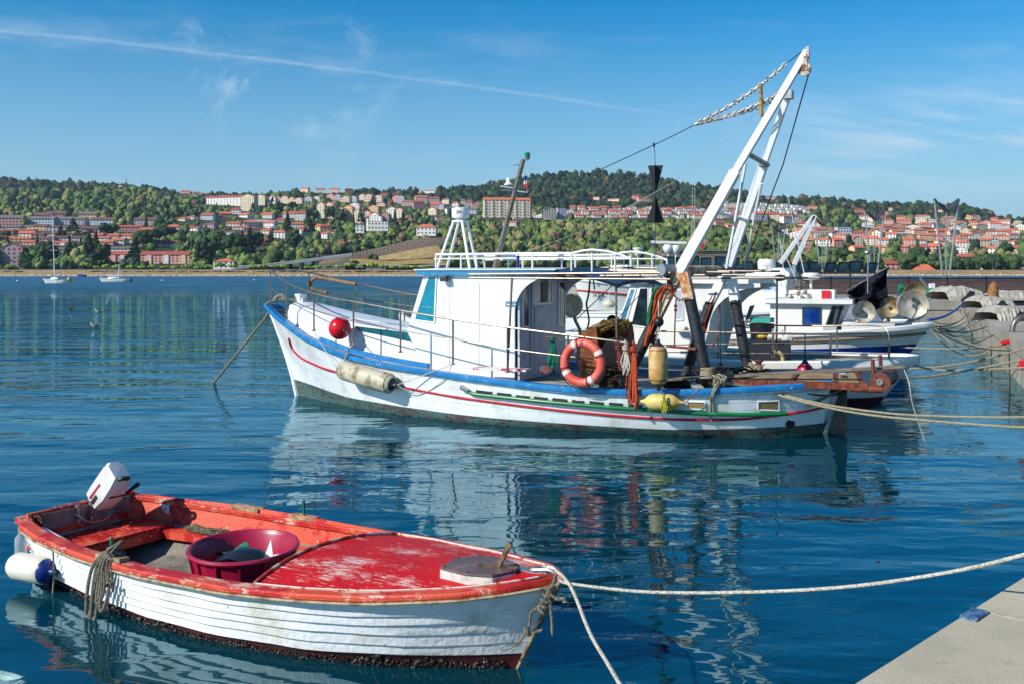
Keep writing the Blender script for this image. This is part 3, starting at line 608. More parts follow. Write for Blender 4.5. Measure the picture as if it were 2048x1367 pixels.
p = MH.on(1579, 846, .0); mb = MB(); mb.lathe(p-MF.n*.02, MF.n*.8+MF.u*.6-V((0, 0, .2)), [(.075, -.02), (.078, .03), (.001, .032)], 18); mb.build('exhaust', black_m, tr)
# deck and bulwark inside
mb = MB(); mb.grid([[MF.P(-.85+t*12.35, itp(m_b, -.85+t*12.35)*k*.97, itp(m_z, -.85+t*12.35)-.12) for k in (-1, -.5, 0, .5, 1)] for t in TM[2:]]); mb.build('deck', mat('pale_deck_paint', '#a9a79c', .7, c2='#837c6c', sc=3, lo=.45, hi=.65, bump=.05), tr)
# forward trunk
def poly(pxs, w_, th, F_=MF): return [F_.S(a_, b_, w_) for a_, b_ in pxs], F_.n*th
tk = []
for x, hw, zt in ((.05, .42, 1.98), (.35, .50, 1.97), (1.2, .66, 1.80), (2.2, .82, 1.64), (3.2, .95, 1.54), (4.6, 1.05, 1.50)):
    zb_ = itp(m_z, x)-.14; r = []
    r += [MF.P(x, hw, zb_), MF.P(x, hw-.01, zt-.13), MF.P(x, hw-.05, zt-.06)]+[MF.P(x, hw*k, zt+.10*(1-k*k)-.02) for k in (.85, .5, 0, -.5, -.85)]+[MF.P(x, -hw+.05, zt-.06), MF.P(x, -hw, zb_)]
    tk.append(r)
mb = MB(); mb.grid(tk); mb.add(tk[0], [tuple(range(len(tk[0])))]); mb.build('fore_cabin', deckw, tr, ang=30)
teal = mat('teal_tinted_glass', '#0d5f78', .08, c2='#1787a0', sc=1.1, lo=.4, hi=.62, spec=.8)
dteal = mat('dark_teal_perspex', '#0e4a55', .25, c2='#1a5f68', sc=3)
def trunk_w(px, py):
    w_ = .9
    for _ in range(10):
        x, z = MF.side(px, py, w_); w_ = .5*w_+.5*float(np.interp(x, [.05, .35, 1.2, 2.2, 3.2, 4.6], [.42, .50, .66, .82, .95, 1.05]))
    return MF.S(px, py, w_)+MF.n*.003
mb = MB(); mb.prism([trunk_w(a_, b_) for a_, b_ in ((709, 652), (760, 658), (810, 664), (853, 671), (853, 689), (800, 678), (750, 667), (718, 661))], MF.n*.008); mb.build('cabin_window', dteal, tr)
mb = MB(); mb.bar(trunk_w(842, 656), trunk_w(700, 636), .03, .015); mb.build('grab_rail', deckw, tr)
# wheelhouse
WN = 1.06
s0, zr = MF.side(850, 549, WN); sB, zB = MF.side(815, 662, WN); sA, _ = MF.side(1140, 550, WN)
wall = [(848, 549), (814, 662), (856, 715), (960, 745), (1029, 758)]
x0 = [MF.side(a_, b_, WN) for a_, b_ in wall]
x0 = x0[:2]+[(x, itp(m_z, x)-.2) for x, z in x0[2:]]
sArch = MF.side(1029, 742, WN)[0]
arc = []
for i in range(13):
    a_ = math.pi/2*i/12; arc.append((sArch+.75*(1-math.cos(a_)), 1.95+ (zr-.04-1.95)*math.sin(a_)))
prof = [(x, z) for x, z in x0]+[(sArch+.001, 1.2)]+arc
for k, (x, z) in enumerate(prof): prof[k] = (x, z)
def wallpoly(w_, th): mb = MB(); mb.prism([MF.P(x, w_, z) for x, z in prof], MF.n*th); return mb
wl_ = wallpoly(WN-.05, .05).build('side_wall', deckw, tr, smooth=False)
wallpoly(-WN, .05).build('side_wall', deckw, tr, smooth=False)
win = [MF.S(a_, b_, WN+.004) for a_, b_ in ((857, 553), (873, 552), (869, 645), (829, 640))]
mb = MB()
for i in range(4): mb.bar(win[i], win[(i+1) % 4], .025, .03)
wf = mb.build('window', deckw, wl_, smooth=False); mb = MB(); mb.prism(win, MF.n*.008); mb.build('glass', teal, wf)
# slanted windscreen of three panes
fT, fB = (MF.side(848, 549, WN)), (MF.side(814, 662, WN))
mb = MB(); mb.prism([MF.P(fT[0], WN-.06, fT[1]), MF.P(fB[0], WN-.06, fB[1]), MF.P(fB[0], -WN+.06, fB[1]), MF.P(fT[0], -WN+.06, fT[1])], MF.u*.04); sc_ = mb.build('front_wall', deckw, tr)
for k in (-1, 0, 1):
    mb = MB(); g = []
    for f, hw in ((.1, .28), (.88, .28)):
        x = fT[0]+(fB[0]-fT[0])*f-.012; z = fT[1]+(fB[1]-fT[1])*f; g.append((x, z))
    mb.prism([MF.P(g[0][0], k*.64-.27, g[0][1]), MF.P(g[0][0], k*.64+.27, g[0][1]), MF.P(g[1][0], k*.64+.27, g[1][1]), MF.P(g[1][0], k*.64-.27, g[1][1])], -MF.u*.01); mb.build('windscreen', teal, sc_)
# aft bulkhead with door
grey = mat('bulkhead_shade_grey_blue', '#b4b9c4', .45, c2='#9298a6', sc=2.5, lo=.45, hi=.7)  # the bulkhead's shade is put into this grey-blue base colour
mb = MB(); mb.obox(MF.P(sArch+.05, 0, 1.72), MF.u*.05, MF.n*(2*WN-.12), V((0, 0, 2.0))); bk = mb.build('aft_bulkhead', grey, tr, smooth=False)
def bpt(px, py, e=.08):   # a point on the aft bulkhead plane
    d = V(((px-1024)/F, 1, -(py-HY)/F)); t = ((sArch+e)+MF.a.dot(MF.u))/d.dot(MF.u); return d*t+V((0, 0, H))
glassd = mat('dark_window_glass', '#0e1c20', .08, c2='#2c4144', sc=2, lo=.5, hi=.7, spec=.8)
frame_m = mat('white_window_frame', '#e2e4e6', .4)
def bwin(par, q, name='window', m=glassd, fw=.035, e=.082):
    g = [bpt(a_, b_, e) for a_, b_ in q]; mb = MB()
    for i in range(4): mb.bar(g[i], g[(i+1) % 4], fw, fw)
    w0 = mb.build(name, frame_m, par, smooth=False); mb = MB(); mb.prism(g, MF.u*.006); mb.build('glass', m, w0); return w0
bwin(bk, ((1045, 568), (1058, 562), (1058, 654), (1046, 654)))
dr = bpt(1063, 556); mb = MB(); dq = [bpt(a_, b_, .085) for a_, b_ in ((1062, 560), (1112, 560), (1110, 744), (1061, 748))]
mb.prism(dq, MF.u*.02); door = mb.build('door', grey, tr, smooth=False)
bwin(door, ((1067, 563), (1104, 563), (1103, 606), (1067, 609)), e=.112, m=mat('milky_perspex', '#8e949a', .2, c2='#b2b6ba', sc=3))
mb = MB(); mb.prism([bpt(a_, b_, .124) for a_, b_ in ((1083, 562), (1096, 562), (1095, 604), (1083, 605))], MF.u*.012); mb.build('open_pane', black_m, door)
mb = MB(); mb.prism([bpt(a_, b_, .11) for a_, b_ in ((1069, 614), (1107, 612), (1106, 735), (1069, 740))], MF.u*.008); mb.build('door_panel', grey, door, smooth=False)
mb = MB(); mb.tube([bpt(1040, 662, .12), bpt(1040, 672, .16), bpt(1040, 679, .12)], .012, 6); mb.build('handle', steel, door)
bwin(tr, ((1117, 563), (1130, 564), (1129, 650), (1116, 650)))
mb = MB(); xs_ = [MF.side(px, 600, WN)[0] for px in (899, 958)]
for x in xs_: mb.bar(MF.P(x, WN+.001, .95), MF.P(x+.01, WN+.001, 2.5), .006, .006)
mb.build('panel_seam', seam, wl_, smooth=False)
# roof
zr2 = MF.side(1000, 549, WN)[1]; sr0 = fT[0]-.12; sr1 = sArch+.85
mb = MB(); mb.obox(MF.P((sr0+sr1)/2, 0, zr2+.03), MF.u*(sr1-sr0), MF.n*(2*WN+.20), V((0, 0, .09))); mb.build('roof_fascia', mat('blue_roof_fascia', '#1c77a6', .35, c2='#3a90b8', sc=3, lo=.5, hi=.75), tr, smooth=False)
mb = MB(); mb.grid([[MF.P(sr0-.04+(sr1-sr0+.08)*i/10, (WN+.13)*k, zr2+.079+.05*(1-k*k)) for k in (-1, -.9, -.5, 0, .5, .9, 1)] for i in range(11)]); mb.obox(MF.P((sr0+sr1)/2, 0, zr2+.087), MF.u*(sr1-sr0+.08), MF.n*(2*WN+.26), V((0, 0, .018)))
mb.build('roof_top', deckw, tr)
canv = mat('dark_blue_canvas', '#12304e', .7, c2='#1f4a6c', sc=5, bump=.1)
mb = MB(); R_ = []
for i in range(13):
    f = i/12; R_.append([MF.P(sr1-.55+1.75*f, (WN+.12)*k/4, zr2+.075+.10*math.sin(min(1, f*1.6)*math.pi*.6)*(1-(k/4)**2*.4)-.26*f**2-.05*(k/4)**4) for k in range(-4, 5)])
mb.grid(R_); mb.grid([[p-V((0, 0, .03)) for p in r] for r in R_]); mb.grid([R_[-1], [p-V((0, 0, .07)) for p in R_[-1]]]); mb.build('aft_canopy', canv, tr)
for k in (-1, 1): mb = MB(); mb.tube([MF.P(sr1+1.1, k*.95, zr2-.15), MF.P(sr1+1.12, k*.95, .7)], .02, 8); mb.build('canopy_post', steel, tr)
# floodlight on the side wall
p = MF.S(888, 558, WN+.10); mb = MB(); mb.obox(p, MF.u*.13, MF.n*.09, V((0, 0, .10))); mb.obox(p-MF.n*.06+V((0, 0, .03)), MF.u*.04, MF.n*.08, V((0, 0, .03))); fl = mb.build('side_lamp', mat('lamp_grey', '#55504b', .5, .3), tr, smooth=False)
mb = MB(); mb.obox(p+MF.n*.048-V((0, 0, .01)), MF.u*.10, MF.n*.006, V((0, 0, .07))); mb.build('lens', glassd, fl)
# roof rail
pipe_w = mat('white_pipe_paint', '#d6d7d6', .35, c2='#b6ad98', sc=12, lo=.58, hi=.7, c3='#7a4a2a', sc3=22, lo3=.72, hi3=.76)
zt = MF.side(1000, 508, .95)[1]
for side in (1, -1):
    mb = MB(); w_ = .95*side
    xs = [MF.side(a_, 508, .95)[0] for a_ in (868, 1140)]
    za = MF.side(1185, 500, .95)[1]-MF.side(1140, 508, .95)[1]
    s5 = [MF.side(a_, b_, .95) for a_, b_ in ((1140, 508), (1165, 502), (1185, 500), (1215, 503), (1245, 511), (1262, 519), (1262, 534))]
    mb.tube([MF.P(xs[0]-.05, w_*.2, zt), MF.P(xs[0]-.02, w_*.9, zt), MF.P(xs[0]+.05, w_, zt), MF.P(xs[1], w_, zt)], .022, 8)
    mb.tube([MF.P(x, w_, z) for x, z in s5], .022, 8)
    zm = MF.side(1000, 517, .95)[1]; mb.tube([MF.P(xs[0], w_, zm), MF.P(MF.side(1262, 520, .95)[0], w_, zm)], .014, 7); mb.build('roof_rail', pipe_w, tr)
    for a_ in (872, 922, 953, 1036, 1065, 1143, 1184, 1230):
        x = MF.side(a_, 515, .95)[0]; zt2 = zt if a_ < 1145 else MF.side(a_, 505, .95)[1]; mb = MB(); mb.tube([MF.P(x, w_, zr2+.05), MF.P(x, w_, zt2)], .018, 7); mb.build('roof_rail_post', pipe_w, tr)
# radar on its four legged stand
rt = MF.S(921, 441, 0); 
mb = MB(); mb.obox(rt-V((0, 0, .02)), MF.u*.26, MF.n*.26, V((0, 0, .035)))
for k, (a_, b_) in enumerate(((873, 534), (893, 534), (940, 535), (955, 535))):
    mb = mb if k else mb
    pb = MF.S(a_, b_, .35 if k in (0, 2) else -.35); pt_ = rt+MF.u*(.10 if k > 1 else -.10)+MF.n*(.1 if k in (0, 2) else -.1)
    m2 = MB(); m2.tube([V((pb.x, pb.y, zr2+.08)), pt_-V((0, 0, .03))], .03, 8); m2.build('radar_leg', pipe_w, tr)
mb.build('radar_platform', pipe_w, tr)
mb = MB(); mb.lathe(rt, (0, 0, 1), [(.09, 0), (.10, .03), (.17, .05), (.175, .07), (.178, .22), (.17, .245), (.06, .26), (.001, .262)], 26); rd = mb.build('radar_dome', deckw, tr)
def text(s, size, loc, rx, rz, m, parent, name='lettering', ext=.002, up=None):
    cu = bpy.data.curves.new(name, 'FONT'); cu.body = s; cu.size = size; cu.extrude = ext; cu.align_x = 'CENTER'; cu.align_y = 'CENTER'; cu.resolution_u = 3
    tmp = bpy.data.objects.new(name, cu); me = bpy.data.meshes.new_from_object(tmp); bpy.data.objects.remove(tmp)
    me.materials.append(m); o = bpy.data.objects.new(name, me); C.objects.link(o); o.parent = parent
    q = parent; off = V((0, 0, 0))
    while q is not None: off = off+q.location; q = q.parent
    o.location = V(loc)-off; o.rotation_euler = (rx, 0, rz); return o
text('JRC', .085, rt+V((-.02, -.184, .16)), math.pi/2, -.1, red_m, rd)
# mast
m0 = MF.S(988, 533, .1); m1 = MF.S(1047, 318, .1)
mb = MB(); mb.tube([V((m0.x, m0.y, zr2+.07)), m1], [.055, .045], 12); mast = mb.build('mast', steel, tr)
mb = MB(); g0 = MF.S(1055, 321, .1); mb.bar(m1-MF.u*.05, g0+MF.u*.05, .03, .02); mb.lathe(g0+V((0, 0, .0)), (0, 0, 1), [(.03, 0), (.045, .03), (.05, .045)], 14); mb.build('lantern_bracket', galv, mast)
mb = MB(); mb.lathe(g0+V((0, 0, .045)), (0, 0, 1), [(.05, 0), (.052, .09), (.04, .105), (.001, .11)], 16); mb.build('green_lantern', mat('green_lens', '#0a7048', .15), mast)
mb = MB(); a_ = MF.S(1041, 330, .1); mb.bar(a_, MF.S(1027, 331, .1), .02, .012); mb.build('wind_vane', black_m, mast)
pl_ = MF.S(1016, 375, .1); mb = MB(); mb.bar(MF.S(1004, 373, .1), MF.S(1030, 377, .1), .16, .02); mb.bar(MF.S(1008, 379, .1), MF.S(1055, 385, .1), .03, .015); mb.build('sensor_shelf', galv, mast)
mb = MB(); mb.lathe(MF.S(1017, 371, .1), (0, 0, 1), [(.09, 0), (.095, .02), (.05, .05), (.045, .12), (.02, .15), (.001, .155)], 14); mb.build('searchlight', deckw, mast)
mb = MB(); mb.tube([MF.S(1051, 325, .1), MF.S(1049, 350, .08), MF.S(1055, 384, .1)], .004, 4); mb.build('halyard', rope_w, mast)
fl_ = MB(); R_ = []
for i in range(7): R_.append([MF.S(1047+7*j/5-1.5*math.sin(i*.9), 352+26*i/6+1.5*math.sin(j*1.3+i*.6), .1+.02*math.sin(j*2.2+i)) for j in range(6)])
fm = bpy.data.materials.new('faded_flag'); fm.use_nodes = True; N = fm.node_tree.nodes; Lk = fm.node_tree.links; g_ = N.new('ShaderNodeTexCoord'); sx = N.new('ShaderNodeSeparateXYZ'); Lk.new(g_.outputs['Generated'], sx.inputs[0]); cr = N.new('ShaderNodeValToRGB'); cr.color_ramp.interpolation = 'CONSTANT'
cr.color_ramp.elements[0].color = lin('#b83a3e'); e1 = cr.color_ramp.elements.new(.4); e1.color = lin('#c9c4c0'); cr.color_ramp.elements[-1].position = .62; cr.color_ramp.elements[-1].color = lin('#2f5590')
Lk.new(sx.outputs[2], cr.inputs[0]); Lk.new(cr.outputs[0], N['Principled BSDF'].inputs[0])
fl_.grid(R_); solo(fl_, 'flag', fm, 'small faded red white and blue flag hanging beside the raked steel mast', 'flag')
# bow bitt, davit timber, anchor chain
p = MF.S(602, 598, 0); mb = MB(); mb.obox(MF.P(.10, 0, 2.02), MF.u*.14, MF.n*.14, V((0, 0, .3))); mb.lathe(p-V((0, 0, .02)), (0, 0, 1), [(.09, -.06), (.10, .0), (.14, .10), (.135, .13), (.001, .135)], 8); mb.build('bitt', deckw, tr, ang=20)
mb = MB(); pts = [MF.S(a_, b_, -.55) for a_, b_ in ((628, 580), (621, 574), (622, 563), (632, 556), (648, 557), (680, 563), (712, 569))]
mb.tube(curve(pts, 4), .045, 8); mb.tube([pts[0], MF.S(640, 583, -.5), MF.S(655, 586, -.3)], .03, 6); mb.build('roller_arm', mat('rusty_brown_arm', '#7a6344', .7, c2='#5a3c22', sc=8, lo=.45, hi=.6), tr)
# guard rails
def rail(pxs, side, off, name, r): mb = MB(); pt2 = curve([MH.deck(a_, b_, off, side) for a_, b_ in pxs], 4); mb.tube(pt2, r, 8); return mb.build(name, steel, tr)
rail([(541, 540), (556, 554), (573, 565), (598, 577), (628, 587), (668, 597), (710, 604), (802, 621), (907, 639), (1020, 655), (1169, 674), (1255, 685)], 1, -.07, 'guard_rail', .019)
rail([(543, 577), (556, 587), (573, 596), (625, 619), (710, 644), (802, 661), (907, 678), (1020, 697), (1120, 710), (1250, 724)], 1, -.07, 'guard_rail', .011)
for px, y0, y1 in ((541, 540, 612), (573, 565, 637), (628, 587, 662), (707, 604, 684), (801, 620, 704), (906, 639, 728), (1015, 655, 744), (1136, 670, 757), (1254, 685, 768)):
    mb = MB(); mb.tube([MH.deck(px, y1, -.07), MH.deck(px, y0, -.07)], .018, 7); mb.lathe(MH.deck(px, y1, -.07), (0, 0, 1), [(.045, 0), (.045, .012), (.02, .03)], 10); mb.build('rail_post', steel, tr)
def fr_(px, py): x, z = MF.side(px, py, -.3); return px, py
def farp(px, py):
    w_ = -.6
    for _ in range(14):
        x, z = MF.side(px, py, w_); w_ = .5*w_-.5*max(.1, itp(m_b, x)-.10)
    return MF.S(px, py, w_)
mb = MB(); mb.tube(curve([MH.deck(541, 540, -.07), farp(560, 540), farp(585, 541), farp(617, 545), farp(665, 556), farp(713, 567), farp(760, 577), farp(809, 587), farp(842, 592)], 4), .019, 8); mb.build('guard_rail', steel, tr)
mb = MB(); mb.tube(curve([farp(618, 575), farp(665, 586), farp(713, 597), farp(809, 611), farp(842, 617)], 4), .011, 8); mb.build('guard_rail', steel, tr)
for px, y0, y1 in ((617, 545, 603), (713, 567, 632), (809, 587, 650)):
    mb = MB(); mb.tube([farp(px, y1), farp(px, y0)], .018, 7); mb.build('rail_post', steel, tr)
# pole by the arch and long steel outrigger truss along the side
mb = MB(); mb.tube([MF.S(1015, 742, 1.78), MF.S(1024, 556, 1.78)], .02, 8); mb.build('awning_post', steel, tr)
W2 = 1.72
mb = MB(); a_ = [MF.S(938, 549, W2), MF.S(1340, 546, W2)]; b_ = [MF.S(938, 556, W2), MF.S(1340, 559, W2)]
mb.tube(a_, .020, 7); mb.tube(b_, .016, 7); mb.tube([a_[0], b_[0]], .014, 6); q = a_[0].lerp(a_[1], .06)-MF.n*.35
for k in range(12): mb.tube([a_[0].lerp(a_[1], k/12+.02), b_[0].lerp(b_[1], k/12+.055)], .009, 5)
mb.build('outrigger', steel, tr)
for k, (xa, ya, xb, yb, w_) in enumerate(((1185, 535, 1330, 537, .6), (1120, 541, 1560, 543, -.2), (1200, 552, 1490, 550, .9), (1235, 543, 1470, 545, .3), (1260, 558, 1640, 556, -.6))):
    mb = MB(); mb.tube([MF.S(xa, ya, w_), MF.S(xb, yb, w_)], .018, 7); mb.build('stowed_pole', steel, tr)
# gantry
white_g = mat('white_gantry_paint', '#d9dadb', .35, c2='#c5c1b4', sc=3, lo=.55, hi=.75, c3='#8a4a22', sc3=8, lo3=.70, hi3=.76)
rusty_w = mat('rust_stained_white', '#c9b694', .55, c2='#a8622c', sc=5, lo=.46, hi=.58, c3='#5a2412', sc3=11, lo3=.60, hi3=.66, bump=.1)
tar = mat('tarred_black_leg', '#17191d', .55, c2='#26282c', sc=6, c3='#77776a', sc3=17, lo3=.66, hi3=.70, bump=.15)
WA, WB = 1.5, -1.05
def leg(a_, b_, c_, w_, m1=rusty_w, m2=tar, r=.085, up=MF.n):
    p0, p1, p2 = [MF.S(x, y, w_) for x, y in (a_, b_, c_)]
    mb = MB(); mb.bar(p0, p1, r*1.9, r*1.9, up=up); mb.build('gantry_leg', m1, tr, smooth=False)
    mb = MB(); mb.tube([p1+(p0-p1)*.03, p1.lerp(p2, .5), p2], [r*1.12, r*1.18, r*1.12], 12); mb.build('leg_sleeve', m2, tr)
leg((1358, 545), (1310, 640), (1247, 768), WA); leg((1368, 545), (1380, 600), (1414, 757), WA)
leg((1450, 548), (1420, 606), (1370, 752), WB, white_g); leg((1462, 548), (1470, 602), (1497, 744), WB, white_g)
mb = MB(); mb.tube([MF.S(1322, 540, WA+.25), MF.S(1345, 541, WA)], .10, 14); mb.build('beam_end', galv, tr)
bA, bB = MF.S(1340, 541, WA), MF.S(1462, 541, WB); mb = MB(); mb.tube([bA, bA.lerp(bB, .75)], .085, 14); mb.build('cross_beam', rusty_w, tr)
mb = MB(); mb.tube([bA.lerp(bB, .75), bB+(bB-bA)*.25], .075, 14); mb.build('beam_sleeve', mat('grey_steel_sleeve', '#6d6a64', .6, .3, c2='#3d3630', sc=7), tr)
top = MF.S(1614, 103, .2)
mb = MB(); nb = MF.S(1352, 556, WA); nm = MF.S(1470, 345, .85); mb.bar(nb, nm, .16, .16, up=MF.n); mb.build('boom', white_g, tr, smooth=False)
mb = MB(); mb.bar(nm-(top-nm)*.05, top, .11, .11, up=MF.n); mb.build('boom_extension', white_g, tr, smooth=False)
fb_ = MF.S(1452, 548, WB); ft = MF.S(1580, 178, .0)
mb = MB(); mb.bar(fb_, fb_.lerp(ft, .62), .14, .14, up=MF.n); mb.build('boom', white_g, tr, smooth=False)
mb = MB(); mb.bar(fb_.lerp(ft, .58), ft, .10, .10, up=MF.n); mb.build('boom_extension', white_g, tr, smooth=False)
mb = MB(); mb.tube([MF.S(1503, 312, .62), MF.S(1535, 330, -.35)], .045, 10); mb.lathe(MF.S(1526, 335, -.3), (0, 0, 1), [(.05, 0), (.07, .03), (.07, .08), (.04, .1)], 12); mb.build('cross_tie', galv, tr)
mb = MB(); mb.tube([MF.S(1434, 425, 1.1), MF.S(1493, 441, -.75)], .03, 8); mb.build('cross_tie', white_g, tr)
for (x0_, y0_, w0_), (x1_, y1_, w1_) in (((1491, 328, .6), (1453, 537, .4)), ((1523, 367, -.3), (1488, 537, -1.2))):
    mb = MB(); mb.tube([MF.S(x0_, y0_, w0_), MF.S(x1_, y1_, w1_)], .026, 8); mb.build('boom_strut', pipe_w, tr)
mb = MB(); mb.obox(MF.S(1576, 190, .05), MF.u*.16, MF.n*.2, V((0, 0, .14))); mb.lathe(MF.S(1577, 192, .0), MF.n, [(.06, -.1), (.06, .1)], 12); mb.build('boom_head', galv, tr)
mb = MB(); mb.lathe(MF.S(1609, 139, .28), MF.n, [(.05, -.03), (.11, -.028), (.09, 0), (.11, .028), (.05, .03)], 18); mb.obox(MF.S(1611, 128, .28), MF.u*.07, MF.n*.08, V((0, 0, .24))); mb.obox(MF.S(1615, 112, .27), MF.u*.05, MF.n*.05, V((0, 0, .3))); mb.build('top_block', mat('rust_spotted_white', '#b8aa98', .5, c2='#6a3418', sc=9, lo=.48, hi=.56), tr)
wire = mat('steel_wire', '#3a3a3c', .5, .5)
mb = MB(); mb.tube([MF.S(1617, 150, .28), MF.S(1566, 330, -.2), MF.S(1484, 545, -.9)], .012, 5); mb.build('stay_wire', wire, tr)
def chain(pts, name, m, ln=.075, r=.008):
    P_ = curve(pts, 10); mb = MB(); acc = 0; k = 0; tot = []
    for a_, b_ in zip(P_, P_[1:]): tot.append((b_-a_).length)
    L_ = sum(tot); n = int(L_/ln/.72)
    cum = np.concatenate([[0], np.cumsum(tot)])
    for i in range(n):
        d = L_*(i+.5)/n; j = min(len(tot)-1, int(np.searchsorted(cum, d))-1); f = (d-cum[j])/tot[j]; c_ = P_[j].lerp(P_[j+1], f); t_ = (P_[j+1]-P_[j]).normalized(); x, y = perp(t_)
        sdv = x if i % 2 else y
        mb.tube([c_+t_*math.cos(q)*ln*.62+sdv*math.sin(q)*ln*.30 for q in [2*math.pi*h/8 for h in range(8)]], r, 5, closed=True)
    return mb.build(name, m, tr)
chain_m = mat('weathered_chain', '#c4bfb4', .5, .5, c2='#5a3a26', sc=20, lo=.5, hi=.6)
ks = MF.S(1391, 249, .4)
chain([MF.S(1572, 128, .25), MF.S(1522, 170, .3), MF.S(1460, 212, .35), ks], 'chain', chain_m, .11, .011)
mb = MB(); mb.tube([MF.S(1603, 104, .22), MF.S(1572, 128, .25)], .010, 5); mb.build('stay_wire', wire, tr)
chain([MF.S(1560, 186, .2), MF.S(1525, 205, .25), MF.S(1460, 231, .3), ks], 'chain', chain_m, .10, .011)
chain([MF.S(1546, 202, .0), MF.S(1515, 216, .15), MF.S(1460, 233, .35), ks], 'chain', chain_m, .09, .009)
mb = MB(); w1 = MF.S(1308, 290, .5); w2 = MF.S(1178, 350, .6); mb.tube([ks, MF.S(1350, 270, .45), w1, w2], .009, 5); mb.torus(w1, MF.u, .03, .012, 10, 5); mb.torus(w2, MF.u, .03, .012, 10, 5); mb.tube([w2, MF.S(1047, 335, .1)], .0012, 4); mb.build('stay_wire', wire, tr)
mb = MB(); mb.tube([MF.S(1512, 226, .15), MF.S(1345, 366, .5), MF.S(1160, 465, .7), MF.S(1036, 510, .95)], .0035, 4); mb.tube([MF.S(1512, 226, .15), MF.S(1345, 366, .5), MF.S(1215, 440, .6)], .003, 4); mb.build('stay_wire', rope_w, tr)
mb = MB(); mb.tube([MF.S(1036, 512, .96), MF.S(1035, 535, .97)], .03, 7); mb.build('blue_lashing', mat('blue_rope', '#1b2f7d', .8), tr)
mb = MB(); mb.tube([MF.S(1522, 165, .3), MF.S(1521, 172, .3)], .008, 5); mb.cyl(MF.S(1521, 171, .3), MF.S(1523, 233, .3), .035, n=12); solo(mb, 'hanging_tube', mat('yellowed_tube', '#9c7d3a', .4, c2='#5d4a28', sc=12, lo=.5, hi=.6), 'yellow brown tube hanging upright from the chain near the derrick head', 'tube')
# black day shape: two crossed-plate cones point to point
bw = MF.S(1311, 331, .5); dk = mat('matt_black_plate', '#0c0c0f', .6); ds = thing('day_shape', 'black double cone signal hanging from the wire in front of the hill', 'day shape', MF.S(1311, 446, .5))
zt_, zm_, zl_ = MF.S(1311, 331, .5).z, MF.S(1311, 390, .5).z, MF.S(1311, 446, .5).z
cx, cy = bw.x, bw.y
for nm_, za_, r_ in (('upper_cone', zt_, .135), ('lower_cone', zl_, .165)):
    mb = MB()
    for d in (V((1, -.25, 0)).normalized(), V((.25, 1, 0)).normalized()):
        for sg in (1, -1):
            mb.prism([V((cx, cy, zm_)), V((cx, cy, za_)), V((cx, cy, za_))+d*r_*sg], V((-d.y, d.x, 0))*.004)
    mb.build(nm_, dk, ds, smooth=False)
mb = MB(); mb.tube([w1, V((cx, cy, zt_))], .006, 5); mb.build('upper_line', wire, ds); mb = MB(); mb.tube([V((cx, cy, zl_)), MF.S(1309, 528, .5)], .008, 5); mb.build('lower_line', MATS['blue_rope'], ds)
# winch with rusty frame behind the life ring
wn = thing('net_winch', 'rusty net winch with black drum on the trawler deck behind the life ring', 'winch', MF.P(8.0, .3, .7))
def onp(px, py, w_): return MF.S(px, py, w_)
rustb = mat('bright_rust', '#6d3514', .8, c2='#94501f', sc=6, lo=.45, hi=.6, c3='#2c170d', sc3=14, lo3=.58, hi3=.66, bump=.25, bsc=50)
mb = MB(); mb.prism([onp(a_, b_, 1.0) for a_, b_ in ((1165, 665), (1192, 655), (1196, 690), (1190, 757), (1160, 757), (1160, 690))], -MF.n*.9); mb.build('side_frame', rustb, wn, smooth=False)
mb = MB(); mb.prism([onp(a_, b_, .6) for a_, b_ in ((1232, 648), (1252, 645), (1256, 668), (1258, 700), (1235, 700))], -MF.n*.3); mb.build('side_frame', rustb, wn, smooth=False)
c_ = onp(1195, 712, .7); mb = MB(); mb.lathe(c_, MF.n, [(.001, -.7), (.40, -.69), (.40, -.64), (.2, -.62), (.2, -.1), (.40, -.08), (.42, 0), (.001, .02)], 28); mb.build('drum', mat('greasy_black_iron', '#171310', .4, .4, c2='#3a2015', sc=7, lo=.5, hi=.6), wn)
c_ = onp(1235, 705, 1.0); mb = MB(); mb.lathe(c_, MF.n*.9-MF.u*.3, [(.001, -.2), (.26, -.18), (.28, -.05), (.12, -.03), (.12, .05), (.26, .06), (.27, .1), (.001, .12)], 24); mb.build('warping_head', MATS['greasy_black_iron'], wn)
mb = MB(); mb.cyl(onp(1165, 700, .9), onp(1262, 700, .9), .05); mb.cyl(onp(1160, 670, .4), onp(1260, 660, .4), .04); mb.build('shaft', rustb, wn)
mb = MB(); r2 = random.Random(3)
for k in range(130):
    a_ = onp(r2.uniform(1176, 1206), r2.uniform(655, 668), r2.uniform(.55, .95)); b_ = onp(r2.uniform(1236, 1258), r2.uniform(637, 652), r2.uniform(.5, .95)); m_ = a_.lerp(b_, .5)+V((0, 0, r2.uniform(-.01, .06)))
    mb.tube([a_-(b_-a_)*r2.uniform(0, .12), m_, b_, b_+V((r2.uniform(-.02, .05), 0, -r2.uniform(.0, .12)))], .006, 4)
solo(mb, 'brush_bundle', mat('dry_straw', '#7c6530', .9, c2='#4d3c18', sc=30), 'bundle of dry brown twigs lying across the rusty winch', 'twigs')
mb = MB(); r2 = random.Random(5)
for k in range(40):
    a_ = onp(r2.uniform(1196, 1250), r2.uniform(650, 672), .3); mb.tube(curve([a_+V((r2.uniform(-.1, .1), 0, r2.uniform(-.06, .05))) for _ in range(4)], 4), .012, 4)
solo(mb, 'net_heap', mat('brown_net', '#3d2216', .95, c2='#5c3826', sc=14, bump=.2), 'heap of dark brown net on top of the winch', 'fishing net')
